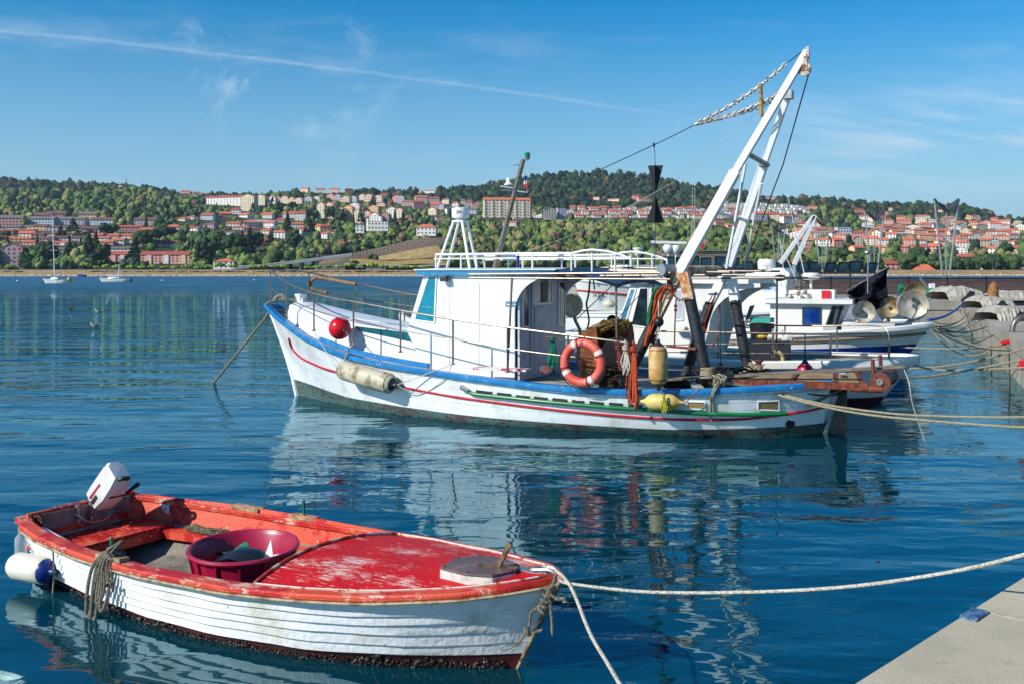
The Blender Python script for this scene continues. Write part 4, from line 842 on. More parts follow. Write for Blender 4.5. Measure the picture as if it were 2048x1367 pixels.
for i, (px, py, r, lb) in enumerate(((1224, 640, .095, 'upper black ball float behind the twigs on the winch'), (1208, 647, .075, 'smaller black ball float on the left behind the twigs'))):
    mb = MB(); p = onp(px, py, -.1); mb.ell(p, r, 18, 12); mb.torus(p, (0, 0, 1), r, .006, 20, 4); solo(mb, 'ball_float', black_m, lb, 'float', 'black ball floats')
mb = MB(); r2 = random.Random(8)
for k in range(60):
    a_ = MF.S(r2.uniform(1178, 1250), r2.uniform(742, 766), r2.uniform(1.0, 1.55)); mb.tube(curve([a_+V((r2.uniform(-.16, .16), 0, r2.uniform(-.08, .10))) for _ in range(4)], 4), .011, 4)
for k in range(14): mb.rock(MF.S(r2.uniform(1185, 1250), r2.uniform(748, 766), r2.uniform(.9, 1.4)), .12)
solo(mb, 'dark_net_heap', mat('dark_brown_net', '#231812', .95, c2='#4a3424', sc=16, bump=.2), 'dark net heap on the side deck between the life ring and the hanging ropes', 'fishing net')
mb = MB(); c_ = MF.P(9.0, .95, .72)
for k in range(7): mb.torus(c_+V((.015*math.sin(k*2), .015*math.cos(k*3), .03*k)), V((.06*math.sin(k), .05, 1)), .24-.012*k, .022, 24, 6)
mb.tube(curve([c_+V((.2, 0, .1)), MF.P(9.3, 1.2, .72), MF.P(9.0, 1.5, .74), MF.P(8.7, 1.45, .74)], 5), .022, 6)
solo(mb, 'hose_coil', black_m, 'coiled black hose on the aft deck between the near gantry legs', 'hose')
mb = MB(); r2 = random.Random(15)
for k in range(70):
    a_ = MF.P(9.6+r2.uniform(-.5, .5), .1+r2.uniform(-.5, .6), .78+r2.uniform(0, .22)); mb.tube(curve([a_+V((r2.uniform(-.2, .2), r2.uniform(-.1, .1), r2.uniform(-.06, .08))) for _ in range(4)], 4), .012, 4)
for k in range(12): mb.rock(MF.P(9.6+r2.uniform(-.4, .4), .1+r2.uniform(-.4, .4), .8), .15)
solo(mb, 'aft_net_pile', mat('dark_green_net', '#1d2a22', .95, c2='#4a3a26', sc=9, bump=.2), 'dark green brown net pile on the aft deck behind the near black leg', 'fishing net')
# life ring
lr = thing('life_ring', 'faded red life ring with white bands tied to the side rail of the trawler', 'life ring', MF.S(1165, 768, 2.0))
lm = mat('faded_red_ring', '#cc4a3a', .5, c2='#d8705e', sc=5, lo=.45, hi=.65)
lc = MF.S(1165.5, 725, 2.02); lax = (MF.n+V((.05, 0, .08))).normalized(); lx, ly = perp(lax)
mb = MB(); mb.torus(lc, lax, .325, .078, 40, 14); mb.build('ring', lm, lr)
mb = MB()
for a_ in (.45, 2.0, 3.6, 5.1):
    mb = MB(); mb.torus(lc, lax, .325, .081, 3, 14, a_, a_+.20); mb.build('white_band', mat('reflective_band', '#cfccc6', .4), lr)
mb = MB(); mb.tube([lc+(lx*math.cos(a_)+ly*math.sin(a_))*(.415+.0*a_)+lax*.02-V((0, 0, .02*math.sin(a_*2)**2)) for a_ in [i*math.pi/18 for i in range(36)]], .008, 5, closed=True)
for a_ in (.3, 1.9, 3.5, 5.0): mb.torus(lc+(lx*math.cos(a_)+ly*math.sin(a_))*.325, (-lx*math.sin(a_)+ly*math.cos(a_)), .084, .008, 14, 5)
mb.tube([lc+V((0, 0, .36))+lax*.07, lc+V((-.08, 0, .02))+lax*.09, lc-lx*.1], .008, 5); mb.tube([MF.S(1169, 674, 1.86), lc+V((0.02, 0, .36))+lax*.05], .012, 5); mb.build('grab_line', mat('black_line', '#131313', .8), lr)
# orange-red and other hanks of rope over the rail
def hank(px, y0, y1, w_, m, label, n=6, wd=.10, r=.012, seed=1):
    r2 = random.Random(seed); mb = MB(); top_ = MF.S(px, y0, w_)
    for k in range(n):
        b_ = MF.S(px+r2.uniform(-5, 5), y1+r2.uniform(-14, 3), w_+r2.uniform(-.03, .05)); o1 = r2.uniform(-wd, wd)*.5; o2 = o1+r2.uniform(.02, .05)
        mb.tube(curve([top_+MF.n*-.03, top_+MF.u*o1*.5-V((0, 0, .12)), b_+MF.u*(o1-.01)+V((0, 0, .1)), b_, b_+MF.u*.03+V((0, 0, .10)), top_+MF.u*o2*.5-V((0, 0, .12)), top_+MF.n*.03], 5), r, 6)
    for k in range(3): mb.torus(top_-V((0, 0, .07+.025*k)), V((.1, .1, 1)), .035+.012*(n/8), r, 12, 5)
    mb.torus(top_, MF.u, .035, r*1.1, 12, 6)
    solo(mb, 'rope_hank', m, label, 'rope', 'hanks of rope on the trawler rail')
hank(1236, 683, 738, 1.86, mat('dull_red_rope', '#8a3530', .9, c2='#5d2420', sc=40, bump=.2), 'thin dull red rope hank on the rail just right of the life ring', 4, .05, .010, 2)
hank(1251, 684, 748, 1.86, rope_w, 'white rope hank on the rail between two red rope hanks', 8, .12, .011, 3)
hank(1258, 690, 805, 1.84, mat('brown_orange_rope', '#8c3a1e', .9, c2='#6a2a16', sc=40, bump=.2), 'brown orange rope hank hanging behind the bright orange one', 5, .06, .011, 4)
hank(1267, 686, 816, 1.86, mat('orange_rope', '#bf4a1f', .85, c2='#93361a', sc=40, bump=.2), 'long bright orange rope hank hanging below the rail cap', 7, .07, .012, 5)
hank(1328, 792, 825, 1.98, mat('lime_yellow_rope', '#a3a62a', .8, c2='#83861f', sc=40, bump=.2), 'lime yellow rope coil hanging over the yellow fender', 7, .10, .010, 6)
# ropes and net draped over the near gantry leg
for k, (m, dx, n, lb) in enumerate(((MATS['orange_rope'], 0, 8, 'orange ropes draped down the forward black gantry leg'), (mat('green_rope', '#176b45', .85, c2='#0e4a30', sc=40), -8, 5, 'green ropes hanging left of the orange ones on the gantry leg'))):
    mb = MB(); r2 = random.Random(11+k)
    for i in range(n):
        o = i*1.6+dx; pts = [(1331+o*.3, 578), (1322+o, 574), (1312+o, 590), (1306+o*.8, 620+dx), (1299+o*.7, 650)]+([(1288+o*.5, 690)] if k == 0 else [(1302+o*.5, 612)])
        mb.tube(curve([MF.S(a_, b_, 1.62+r2.uniform(-.04, .05)) for a_, b_ in pts], 5), .012, 5)
    solo(mb, 'draped_rope', m, lb, 'rope', 'ropes draped on the gantry')
mb = MB(); r2 = random.Random(9)
for i in range(26):
    pts = []
    x = r2.uniform(1318, 1338)
    for j in range(9): pts.append(MF.S(x+(-4.5*j)+r2.uniform(-5, 5)+(i % 5-2)*j*.6, 582+j*14+r2.uniform(-4, 4), 1.52+r2.uniform(-.05, .06)))
    mb.tube(curve(pts, 3), .007, 4)
solo(mb, 'net_bundle', mat('red_brown_net', '#4a2018', .95, c2='#2e1510', sc=18), 'red brown net hanging down inside the forward gantry leg', 'fishing net')
mb = MB(); r2 = random.Random(19)
for i in range(7):
    o = i*2.2; mb.tube(curve([MF.S(a_, b_, -1.0+r2.uniform(-.05, .05)) for a_, b_ in ((1428+o*.3, 584), (1420+o*.6, 600), (1406+o, 625), (1400+o*.9, 645), (1402+o*.7, 662), (1410+o*.4, 650))], 5), .012, 5)
solo(mb, 'draped_rope', MATS['brown_orange_rope'], 'brown orange ropes looped over the far gantry leg', 'rope', 'ropes draped on the gantry')
# rusty chain on the near frame
chain([MF.S(1334, 545, 1.62), MF.S(1338, 565, 1.62), MF.S(1346, 588, 1.62)], 'gantry_chain', rust, .10, .013)
chain([MF.S(1346, 588, 1.62), MF.S(1358, 600, 1.62), MF.S(1376, 596, 1.62)], 'gantry_chain', rust, .06, .008)
mb = MB(); mb.bar(MF.S(1333, 692, 1.55), MF.S(1392, 697, 1.62), .025, .04); mb.build('gantry_brace', rust, tr, smooth=False)
mb = MB(); mb.tube([MF.S(1352, 600, 1.5), MF.S(1350, 640, 1.5), MF.S(1349, 692, 1.5)], .012, 6); mb.ell(MF.S(1351, 612, 1.5), .03); mb.ell(MF.S(1351, 620, 1.5), .03); solo(mb, 'hanging_line', MATS['dull_red_rope'], 'thin red line with two small knots hanging between the near gantry legs', 'rope')
# fenders
def fender(p, q, r, m, mc, label, both=True, rope=None, ropem=rope_w):
    t_ = thing('fender', label, 'fender', V(((p.x+q.x)/2, (p.y+q.y)/2, min(p.z, q.z)-r))); d = q-p; L_ = d.length
    mb = MB(); cap = .10 if both else 0
    mb.lathe(p, d, [(r*.55, .0), (r*.86, .05), (r, .12), (r*1.01, L_*.5), (r, L_-.12), (r*.86, L_-.05), (r*.55, L_)], 24); mb.build('body', m, t_)
    for o, dd in (((p, -d), (q, d)) if both else ((q, d),)):
        mb = MB(); mb.lathe(o-dd.normalized()*.075, dd, [(r*.93, -.03), (r*.93, .0), (r*.6, .07), (r*.25, .12), (r*.2, .17), (.001, .18)], 20); mb.build('end_cap', mc, t_)
    if rope:
        for rr in rope: mb = MB(); mb.tube(rr, .009, 5); mb.build('rope', ropem, t_)
    return t_
navy = mat('navy_rubber', '#14171f', .5, c2='#2a2d35', sc=9)
p, q = MH.on(682, 738, .20), MH.on(786, 768, .22)
fender(p, q, .19, mat('grimy_white_vinyl', '#b9b09a', .5, c2='#7d6c48', sc=4, lo=.48, hi=.62, c3='#5a4c33', sc3=9, lo3=.62, hi3=.7), navy, 'large grimy white fender lying along the bow side of the trawler', True,
       [[p-(q-p).normalized()*.12, MH.deck(626, 662, .02)], [p, MH.deck(707, 684, .02)], [q+(q-p).normalized()*.08, MH.deck(905, 728, .02)], curve([q+(q-p).normalized()*.08, MH.on(840, 786, .03), MH.on(885, 760, .03), MH.deck(905, 728, .03)], 6), curve([p, MH.on(690, 715, .1), MH.on(697, 695, .05), MH.deck(700, 684, .04)], 4)])
p, q = MF.S(1317, 768, 1.9), MF.S(1316, 690, 1.9)
fender(p, q, .155, mat('orange_yellow_vinyl', '#b5894a', .5, c2='#c9b07a', sc=4, lo=.45, hi=.6, c3='#7a3f1c', sc3=7, lo3=.60, hi3=.68), navy, 'upright orange brown fender with black ends hanging from a black ball float', True, [[q, MF.S(1317, 660, 1.85), MF.S(1317, 600, 1.75)]])
mb = MB(); p = MF.S(1317.5, 644, 1.85); mb.ell(p, .082, 20, 14); mb.torus(p, (0, 0, 1), .082, .005, 20, 4); solo(mb, 'ball_float', black_m, 'black ball float hanging above the upright orange brown fender', 'float', 'black ball floats')
p, q = MH.on(1293, 802, .16), MH.on(1355, 804, .16)
yv = mat('cream_yellow_vinyl', '#cdb468', .4, c2='#c49238', sc=4, lo=.5, hi=.68, c3='#8c4c1c', sc3=9, lo3=.68, hi3=.74)
fender(p, q, .135, yv, yv, 'cream yellow fender lying horizontally against the trawler side', True, [[q+(q-p)*.25, MF.S(1402, 776, 1.75)], [p-(q-p)*.2, MF.S(1275, 790, 1.9), MF.S(1262, 770, 1.85)]], MATS['dull_red_rope'])
# red ball buoy on the foredeck
rb = thing('ball_buoy', 'bright red ball buoy resting on the side deck near the bow of the trawler', 'buoy', MF.S(680, 680, 1.15))
p = MF.S(679.5, 656.5, 1.12); mb = MB(); mb.ell(p, .225, 26, 18); mb.build('ball', mat('glossy_red_vinyl', '#c8101c', .22, c2='#b00d18', sc=3), rb)
mb = MB(); e = MF.S(700, 668, 1.3); mb.lathe(p+(e-p).normalized()*.2, e-p, [(.05, 0), (.035, .05), (.001, .055)], 10); mb.build('eye', black_m, rb)
mb = MB(); mb.tube(curve([p+(e-p).normalized()*.25, e+V((0, 0, -.08)), MH.deck(707, 684, -.05)], 4), .01, 5); mb.build('rope', rope_g, rb)
# green net on the rail, plank, side bits
mb = MB(); r2 = random.Random(4)
for i in range(16):
    for sgn in (1, -1):
        x0_ = 1106; pts = [MF.S(x0_+(i-8)*(.3+.30*j)*.6+sgn*(j % 2)*1.4, 672+j*9-(abs(i-8)*.9 if j > 4 else 0), 1.55+.03*math.sin(i+j)) for j in range(8)]
        mb.tube(pts, .005, 3)
solo(mb, 'green_net', mat('green_netting', '#0f7a58', .8), 'small green net hanging from the rail between the cabin door and the life ring', 'fishing net')
mb = MB(); mb.bar(MF.S(953, 735, 1.45), MF.S(1058, 739, 1.45), .26, .04); solo(mb, 'plank', mat('pink_white_board', '#cfc9c4', .5, c2='#b3305a', sc=2, lo=.56, hi=.58), 'white board with a pink edge lying on the side deck below the cabin', 'board', smooth=False)
mb = MB(); mb.tube(curve([MF.S(1091, 675, 1.5), MF.S(1100, 674, 1.5), MF.S(1128, 682, 1.5)], 3), .012, 5); mb.build('boat_hook', mat('brown_wood', '#6a4a2c', .7), tr)
mb = MB(); mb.ell(MF.S(1098, 742, 1.5), (.12, .12, .08), 12, 8); mb.rock(MF.S(1090, 738, 1.5), .1); solo(mb, 'work_gloves', mat('brown_orange_cloth', '#6b3a20', .9, c2='#2c4a68', sc=9, lo=.5, hi=.55), 'small heap of brown and blue rags beside the life ring', 'rags')
# stern ramp
rp_ = thing('stern_ramp', 'rusty steel stern ramp with plywood panels and a big roller', 'ramp', MF.P(10.8, 0, .8))
def onz2(px, py, z): x, w_ = MF.flat(px, py, z); return MF.P(x, w_, z)
ZR = .93
nq = [onz2(1460, 764, .90), onz2(1735, 772, ZR)]; fq = [onz2(1490, 749, .95), onz2(1720, 744, ZR+.02)]
mb = MB(); mb.bar(nq[0], nq[1], .07, .11); mb.tube([nq[1]-(nq[1]-nq[0])*.12-V((0, 0, .04)), nq[1]+MF.u*.22-V((0, 0, .04))], .05, 10); mb.build('side_beam', rust, rp_, smooth=False)
mb = MB(); mb.bar(fq[0], fq[1], .07, .09); mb.bar(fq[0], MF.S(1495, 754, -.6), .05, .07); mb.build('side_beam', rust, rp_, smooth=False)
for f in (.05, .45, .78, .97):
    mb = MB(); mb.bar(nq[0].lerp(nq[1], f), fq[0].lerp(fq[1], f), .06, .06); mb.build('cross_bar', rust, rp_, smooth=False)
for a_, b_ in ((.08, .43), (.48, .76), (.80, .95)):
    mb = MB(); mb.prism([nq[0].lerp(nq[1], a_), nq[0].lerp(nq[1], b_), nq[0].lerp(nq[1], b_).lerp(fq[0].lerp(fq[1], b_), .93), nq[0].lerp(nq[1], a_).lerp(fq[0].lerp(fq[1], a_), .93)], (0, 0, .02)); mb.build('plywood_panel', ply, rp_, smooth=False)
rc = MF.S(1760, 763, .55); rd_ = (MF.n).normalized(); roll = mat('rust_red_roller', '#6e2f20', .6, c2='#54231a', sc=6, lo=.45, hi=.65, c3='#2a120c', sc3=14, lo3=.62, hi3=.68, bump=.1)
mb = MB(); mb.lathe(rc, rd_, [(.001, -1.25), (.13, -1.24), (.15, -1.1), (.12, -1.0), (.12, -.12), (.15, -.08), (.155, 0), (.001, .005)], 24); mb.build('roller', roll, rp_)
mb = MB(); mb.lathe(rc+rd_*.005, rd_, [(.05, 0), (.05, .025), (.022, .025), (.022, .005), (.001, .005)], 16); mb.build('roller_hub', galv, rp_)
for px, y0, y1, w_ in ((1748, 718, 750, .45), (1763, 709, 736, -.3)):
    mb = MB(); mb.cyl(MF.S(px-1, y1, w_), MF.S(px-3, y0, w_), .032, n=12); mb.build('guide_pin', roll, rp_)
mb = MB(); mb.bar(MF.S(1300, 762, 1.35)+V((0, 0, .02)), MF.S(1807, 732, .1), .20, .035); solo(mb, 'plank', mat('grey_old_timber', '#8a8070', .8, c2='#655c4e', sc=6, lo=.4, hi=.6, st=(1, 1, 6), bump=.1), 'long grey timber plank lying over the stern and pointing past the roller', 'board', smooth=False)
# bollards with rope turns
for px, py, w_, lb in ((1447, 754, 1.0, 'rust red bollard at the foot of the near black gantry leg wrapped in rope'), (1517, 738, -.8, 'rust red bollard on the far side of the trawler wrapped in rope')):
    b_ = thing('bollard', lb, 'bollard', MF.S(px, py+8, w_), 'bollards on the trawler stern'); p = MF.S(px, py+8, w_)
    mb = MB(); mb.lathe(p, (0, 0, 1), [(.055, 0), (.055, .20), (.085, .215), (.085, .24), (.001, .25)], 16); mb.build('post', roll, b_)
    mb = MB()
    for k in range(5): mb.torus(p+V((0, 0, .03+.025*k)), V((.1*math.sin(k), .1, 1)), .07, .016, 16, 6)
    mb.build('rope_turns', rope_b, b_)
mb = MB(); b0 = MF.S(1415, 757, 1.5)
for k in range(7): mb.torus(b0+V((.0, 0, .02+.025*k)), V((.25*math.sin(k), .1, 1)), .115, .015, 18, 6)
kk = MF.S(1440, 760, 1.5)
for k in range(8): mb.torus(kk+V((rnd.uniform(-.09, .09), 0, rnd.uniform(-.03, .05))), V((rnd.uniform(-1, 1), .5, rnd.uniform(-1, 1))), .06, .014, 12, 6)
mb.tube(curve([kk, MF.S(1428, 775, 1.62), MH.on(1422, 800, .03), MH.on(1420, 830, .03), MH.on(1424, 844, .03)], 5), .015, 6); mb.tube(curve([kk, MF.S(1430, 780, 1.62), MH.on(1425, 800, .03), MH.on(1428, 829, .03)], 5), .014, 6)
solo(mb, 'rope_tangle', rope_b, 'tangle of beige rope tied round the black gantry leg with ends hanging down the hull', 'rope')
mb = MB(); b1 = MF.S(1496, 742, -1.05)
for k in range(6): mb.torus(b1+V((.02*k, 0, -.03+.03*k)), V((.4, .1, 1)), .13, .016, 18, 6)
mb.tube(curve([MF.S(1484, 640, -1.0), MF.S(1480, 690, -1.0), MF.S(1486, 715, -1.05), MF.S(1505, 730, -1.1), MF.S(1530, 728, -1.1)], 5), .016, 6); solo(mb, 'rope_tangle', rope_b, 'grey rope wound round the foot of the far black gantry leg', 'rope')
mb = MB(); r2 = random.Random(2)
for j in range(10):
    a_ = MF.S(1470+2.6*j, 612+11*j, -1.02); mb.tube([a_+MF.u*-.1, a_+V((0, 0, -.06))+MF.u*.08], .008, 4); mb.tube([a_+MF.u*.08+V((0, 0, -.06)), a_+V((0, 0, -.17))-MF.u*.06], .008, 4)
solo(mb, 'lashing', rope_w, 'thin pale cord criss-crossed down the far black gantry leg', 'rope')
# rudder and its stay
mb = MB(); mb.prism([MF.P(x, .03, z) for x, z in ((11.52, 1.0), (11.62, 1.0), (11.60, .4), (11.62, -.3), (11.30, -.3), (11.30, .0), (11.42, .4))], -MF.n*.06); mb.build('rudder', mat('dark_wet_wood', '#1c1d1d', .5, c2='#3a352a', sc=7), tr, smooth=False)
mb = MB(); mb.tube([MF.S(1690, 774, .5), MF.S(1611, 814, .75)], .022, 7); mb.build('ramp_stay', mat('brown_steel_rod', '#6e5a45', .6, .3), tr)
mb = MB(); mb.tube(curve([MF.S(1594, 773, .9), MF.S(1620, 787, .8), MF.S(1668, 789, .5), MF.S(1700, 774, .4)], 5), .014, 6); mb.tube([MF.S(1630, 778, .7), MF.S(1680, 782, .5)], .03, 8); mb.build('hydraulic_hose', black_m, tr)
# bow mooring line and stern lines
def line(pts, r, m, label, n=8): mb = MB(); mb.tube(curve(pts, n), r, 7); solo(mb, 'mooring_line', m, label, 'rope')
e = ground(416, 779, -.3); line([MF.S(603, 601, 0), MF.S(560, 600, .15), MF.P(-.75, .17, 2.0), at(538, 625, 22.4), at(505, 668, 22.2), at(455, 730, 22.4), e], .030, rope_g, 'thick weathered line running from the trawler bow down into the water')
mb = MB(); 
for k in range(5): mb.torus(MF.P(-.1+.03*k, 0, 2.02), (1, .2, .1), .06, .022, 12, 6)
mb.tube(curve([MF.S(548, 598, 0), MF.S(562, 590, 0), MF.S(575, 600, 0), MF.S(600, 603, 0)], 5), .035, 7); mb.build('bow_rope_turns', rope_b, tr)
line([MF.S(1445, 762, 1.5), at(1520, 776, 16.2), at(1620, 802, 15.6), at(1720, 819, 15), at(1840, 830, 14.4), at(2060, 833, 13.4), at(2300, 815, 12.6)], .018, rope_b, 'upper thick twisted line from the trawler stern across the water to the quay')
line([MF.S(1445, 764, 1.5), at(1520, 779, 16.1), at(1620, 806, 15.5), at(1720, 826, 14.9), at(1840, 839, 14.2), at(2060, 854, 13.2), at(2300, 850, 12.4)], .018, rope_b, 'lower thick twisted line from the trawler stern, ending lowest at the right')
line([MF.S(1807, 735, .1), at(1818, 765, 15.6), at(1826, 810, 15.6), at(1850, 882, 15.7)], .008, rope_w, 'thin cord hanging from the tip of the plank into the water')
# ------------------------------------------------------------------ pier, far quay and the boats behind the trawler
conc = mat('stained_concrete', '#a59f92', .85, c2='#8b8374', sc=.9, lo=.4, hi=.65, c3='#5f5a45', sc3=2.5, lo3=.62, hi3=.75, bump=.1, bsc=8, st=(1, 1, .5), det=9)
concd = mat('pier_paving', '#8c867d', .9, c2='#7a746a', sc=.6, lo=.4, hi=.65)
qa, qb_, qc = V((9.0, 16.0, 0)), V((22.6, 50, 0)), V((60, 50, 0))
dq_ = (qb_-qa).normalized(); qn = V((dq_.y, -dq_.x, 0))
mb = MB(); L_ = (qb_-qa).length; n = int(L_/3.0)
for i in range(n):
    a_ = qa+dq_*(L_*i/n+.01); b_ = qa+dq_*(L_*(i+1)/n-.01)
    mb.prism([a_+V((0, 0, .72)), b_+V((0, 0, .72)), b_+qn*1.2+V((0, 0, .72)), a_+qn*1.2+V((0, 0, .72))], (0, 0, .36))
mb.prism([qa+qn*.06-V((0, 0, 2)), qb_+qn*.06-V((0, 0, 2)), qb_+qn*40-V((0, 0, 2)), qa+qn*40-V((0, 0, 2))], (0, 0, 3.06))
struct(mb, 'quay_wall', conc)
mb = MB()
for i in range(3):
    x0_ = 22.6-3*(i+1)+.01; mb.box((x0_+1.49, 51.1, 1.05), (2.97, 2.2, .46))
mb.box((44.3, 90, -.37), (61.4, 79.9, 3.1)); mb.box((10.0, 97, -.37), (7.2, 61.9, 3.1)); struct(mb, 'pier', conc)
mb = MB(); mb.add([(13.6, 52.3, 1.284), (75, 52.3, 1.284), (75, 128, 1.284), (13.6, 128, 1.284)], [(0, 1, 2, 3)]); mb.add([(6.4, 66, 1.284), (13.6, 66, 1.284), (13.6, 128, 1.284), (6.4, 128, 1.284)], [(0, 1, 2, 3)]); mb.add([(24, 49.7, 1.280), (75, 49.7, 1.280), (75, 52.5, 1.280), (22.4, 52.5, 1.280)], [(0, 1, 2, 3)]); struct(mb, 'pier_paving', concd)
# brown slatted screen wall
wd = mat('brown_slat_boards', '#45302a', .7, c2='#5a423a', sc=1.4, lo=.4, hi=.65, c3='#2c2020', sc3=2.5, lo3=.6, hi3=.7, st=(.6, 1, 6))
wt = thing('screen_wall', 'long dark brown slatted wooden screen wall along the pier behind the boats', 'wall', (25, 64, 1.3))
for i in range(22):
    x0_ = 8+i*2.5
    mb = MB()
    for j in range(9): mb.box((x0_+1.23, 64, 1.36+.118*j), (2.44, .06, .105))
    mb.build('board_panel', wd, wt, smooth=False)
    mb = MB(); mb.box((x0_, 64.02, 1.85), (.07, .12, 1.14)); mb.build('post', mat('dark_post', '#2a2423', .6), wt, smooth=False)
mb = MB(); mb.box((35.5, 64, 2.45), (55, .3, .05)); mb.build('coping', mat('grey_coping', '#5c5a60', .6), wt, smooth=False)
# long grey hut behind the black panels
hut = thing('harbour_hut', 'long low grey boarded hut on the pier behind the left black glass panels', 'hut', (13, 70, 1.3))
hx0, hx1 = at(1330, 505, 69).x, at(1480, 505, 69).x
mb = MB()
for j in range(12): mb.box(((hx0+hx1)/2, 70, 1.4+.235*j), (hx1-hx0, 2.5, .225-.012*(j % 2)))
mb.build('wall', mat('grey_boarding', '#7d7468', .8, c2='#625a50', sc=1.2, st=(1, 1, 8)), hut, smooth=False)
mb = MB(); mb.box(((hx0+hx1)/2, 70, 4.2), (hx1-hx0+.3, 2.8, .08)); mb.build('roof', mat('hut_roof', '#6c6a68', .7), hut, smooth=False)
# the row of black framed glass panels
fb = mat('black_frame_plastic', '#15191c', .4); gb = mat('smoky_green_glass', '#1d2b2c', .1, c2='#31494a', sc=1.5, spec=.9)
Yp = 51.0
rk = thing('panel_rack', 'long brown steel rail carrying the row of black glass panels', 'rack', at(1540, 560, Yp))
mb = MB(); mb.bar(at(1300, 547, Yp), at(1752, 546, Yp), .12, .10); mb.build('rail', mat('brown_steel', '#3f332b', .6, .3), rk, smooth=False)
for px in (1330, 1420, 1510, 1600, 1700): mb = MB(); mb.bar(at(px, 547, Yp), V((at(px, 547, Yp).x, Yp, 1.28)), .08, .08); mb.build('rack_post', MATS['brown_steel'], rk, smooth=False)
words = 'leftmost second third fourth fifth sixth seventh eighth ninth tenth eleventh twelfth thirteenth fourteenth fifteenth'.split()
for i, (px, wpx, y0, tl) in enumerate(((1338, 20, 514, .0), (1362, 20, 515, .03), (1388, 20, 513, .0), (1411, 19, 516, .05), (1441, 20, 514, 0), (1473, 12, 516, 0), (1499, 19, 524, -.08), (1552, 20, 526, .1), (1578, 19, 526, .06), (1605, 19, 525, .1), (1630, 22, 524, -.12), (1658, 20, 526, .14), (1683, 20, 525, .18), (1709, 23, 523, .1), (1738, 23, 526, .2))):
    nm = words[i] if i < 14 else 'rightmost'
    tp = thing('glass_panel', nm+' from the left' if False else '%s black framed smoky glass panel in the row above the pier' % nm, 'panel', at(px, 545, Yp), 'black framed glass panels in a row above the pier')
    hw = wpx/2/F*Yp; p = at(px, 544, Yp); q = at(px, y0, Yp); up_ = q-p+V((tl, .12, 0)); xa = V((1, .12*(i % 3-1), 0)).normalized()
    c_ = [p-xa*hw, p+xa*hw, p+xa*hw+up_, p-xa*hw+up_]
    mb = MB()
    for k in range(4): mb.bar(c_[k], c_[(k+1) % 4], .06, .07, up=(0, 1, 0))
    mb.build('frame', fb, tp, smooth=False); mb = MB(); mb.prism(c_, (0, .03, 0)); mb.build('glass', gb, tp, smooth=False)
# five V shaped sail lamps
sail_m = mat('grey_sail_canopy', '#2c3036', .6, c2='#3a3e44', sc=2); pole_m = mat('silver_pole', '#9b9da1', .4, .5)
for i, (px, yt, wpx, Y, lb) in enumerate(((1893, 404, 48, 72, 'tallest V shaped lamp with curved grey canopy, farthest to the right'), (1749, 424, 39, 88, 'V shaped lamp with curved grey canopy, second from the right'), (1645, 440, 30, 115, 'V shaped lamp with curved grey canopy just right of the slanted white mast'), (1557, 452, 28, 124, 'V shaped lamp with curved grey canopy just left of the slanted white mast'))):
    zt_ = at(px, yt, Y).z; x = at(px, yt, Y).x; hw = wpx/2/F*Y
    t_ = thing('sail_lamp', lb, 'lamp post', (x-.05, Y, 1.3), 'V shaped sail lamps on the pier')
    mb = MB(); R_ = []
    for a_ in range(9):
        f = a_/4-1; R_.append([V((x+f*hw, Y+g*hw*.22, zt_+.34*hw*(abs(f)**1.6)*1.5-.35*hw-.50*hw*(.5-.5*g)*(1-abs(f)**1.5)+ (.12*hw if abs(g) < .1 and abs(f) < .3 else 0))) for g in (-1, -.5, 0, .5, 1)])
    mb.grid(R_); mb.grid([[p+V((0, 0, .10)) for p in r] for r in R_]); cn = mb.build('canopy', sail_m, t_)
    mb = MB(); rim = [r[0] for r in R_]+[R_[-1][k] for k in (1, 2, 3)]+[r[-1] for r in reversed(R_)]+[R_[0][k] for k in (3, 2, 1)]; mb.tube(rim, .05, 5, closed=True); mb.build('rim', sail_m, cn)
    for sg in (-1, 1): mb = MB(); mb.tube([V((x+sg*hw, Y, zt_+.15*hw)), V((x-.05+sg*.12, Y, 1.3))], .075, 8); mb.build('leg', pole_m, t_)
    mb = MB(); mb.tube([V((x, Y, zt_-.3*hw)), V((x-.05, Y, 1.3))], .05, 8); mb.build('centre_pole', pole_m, t_)
    mb = MB(); mb.tube([V((x-hw*.62, Y, zt_-1.9*hw*.75)), V((x+hw*.62, Y, zt_-1.9*hw*.75))], .05, 6); mb.build('tie_bar', pole_m, t_)
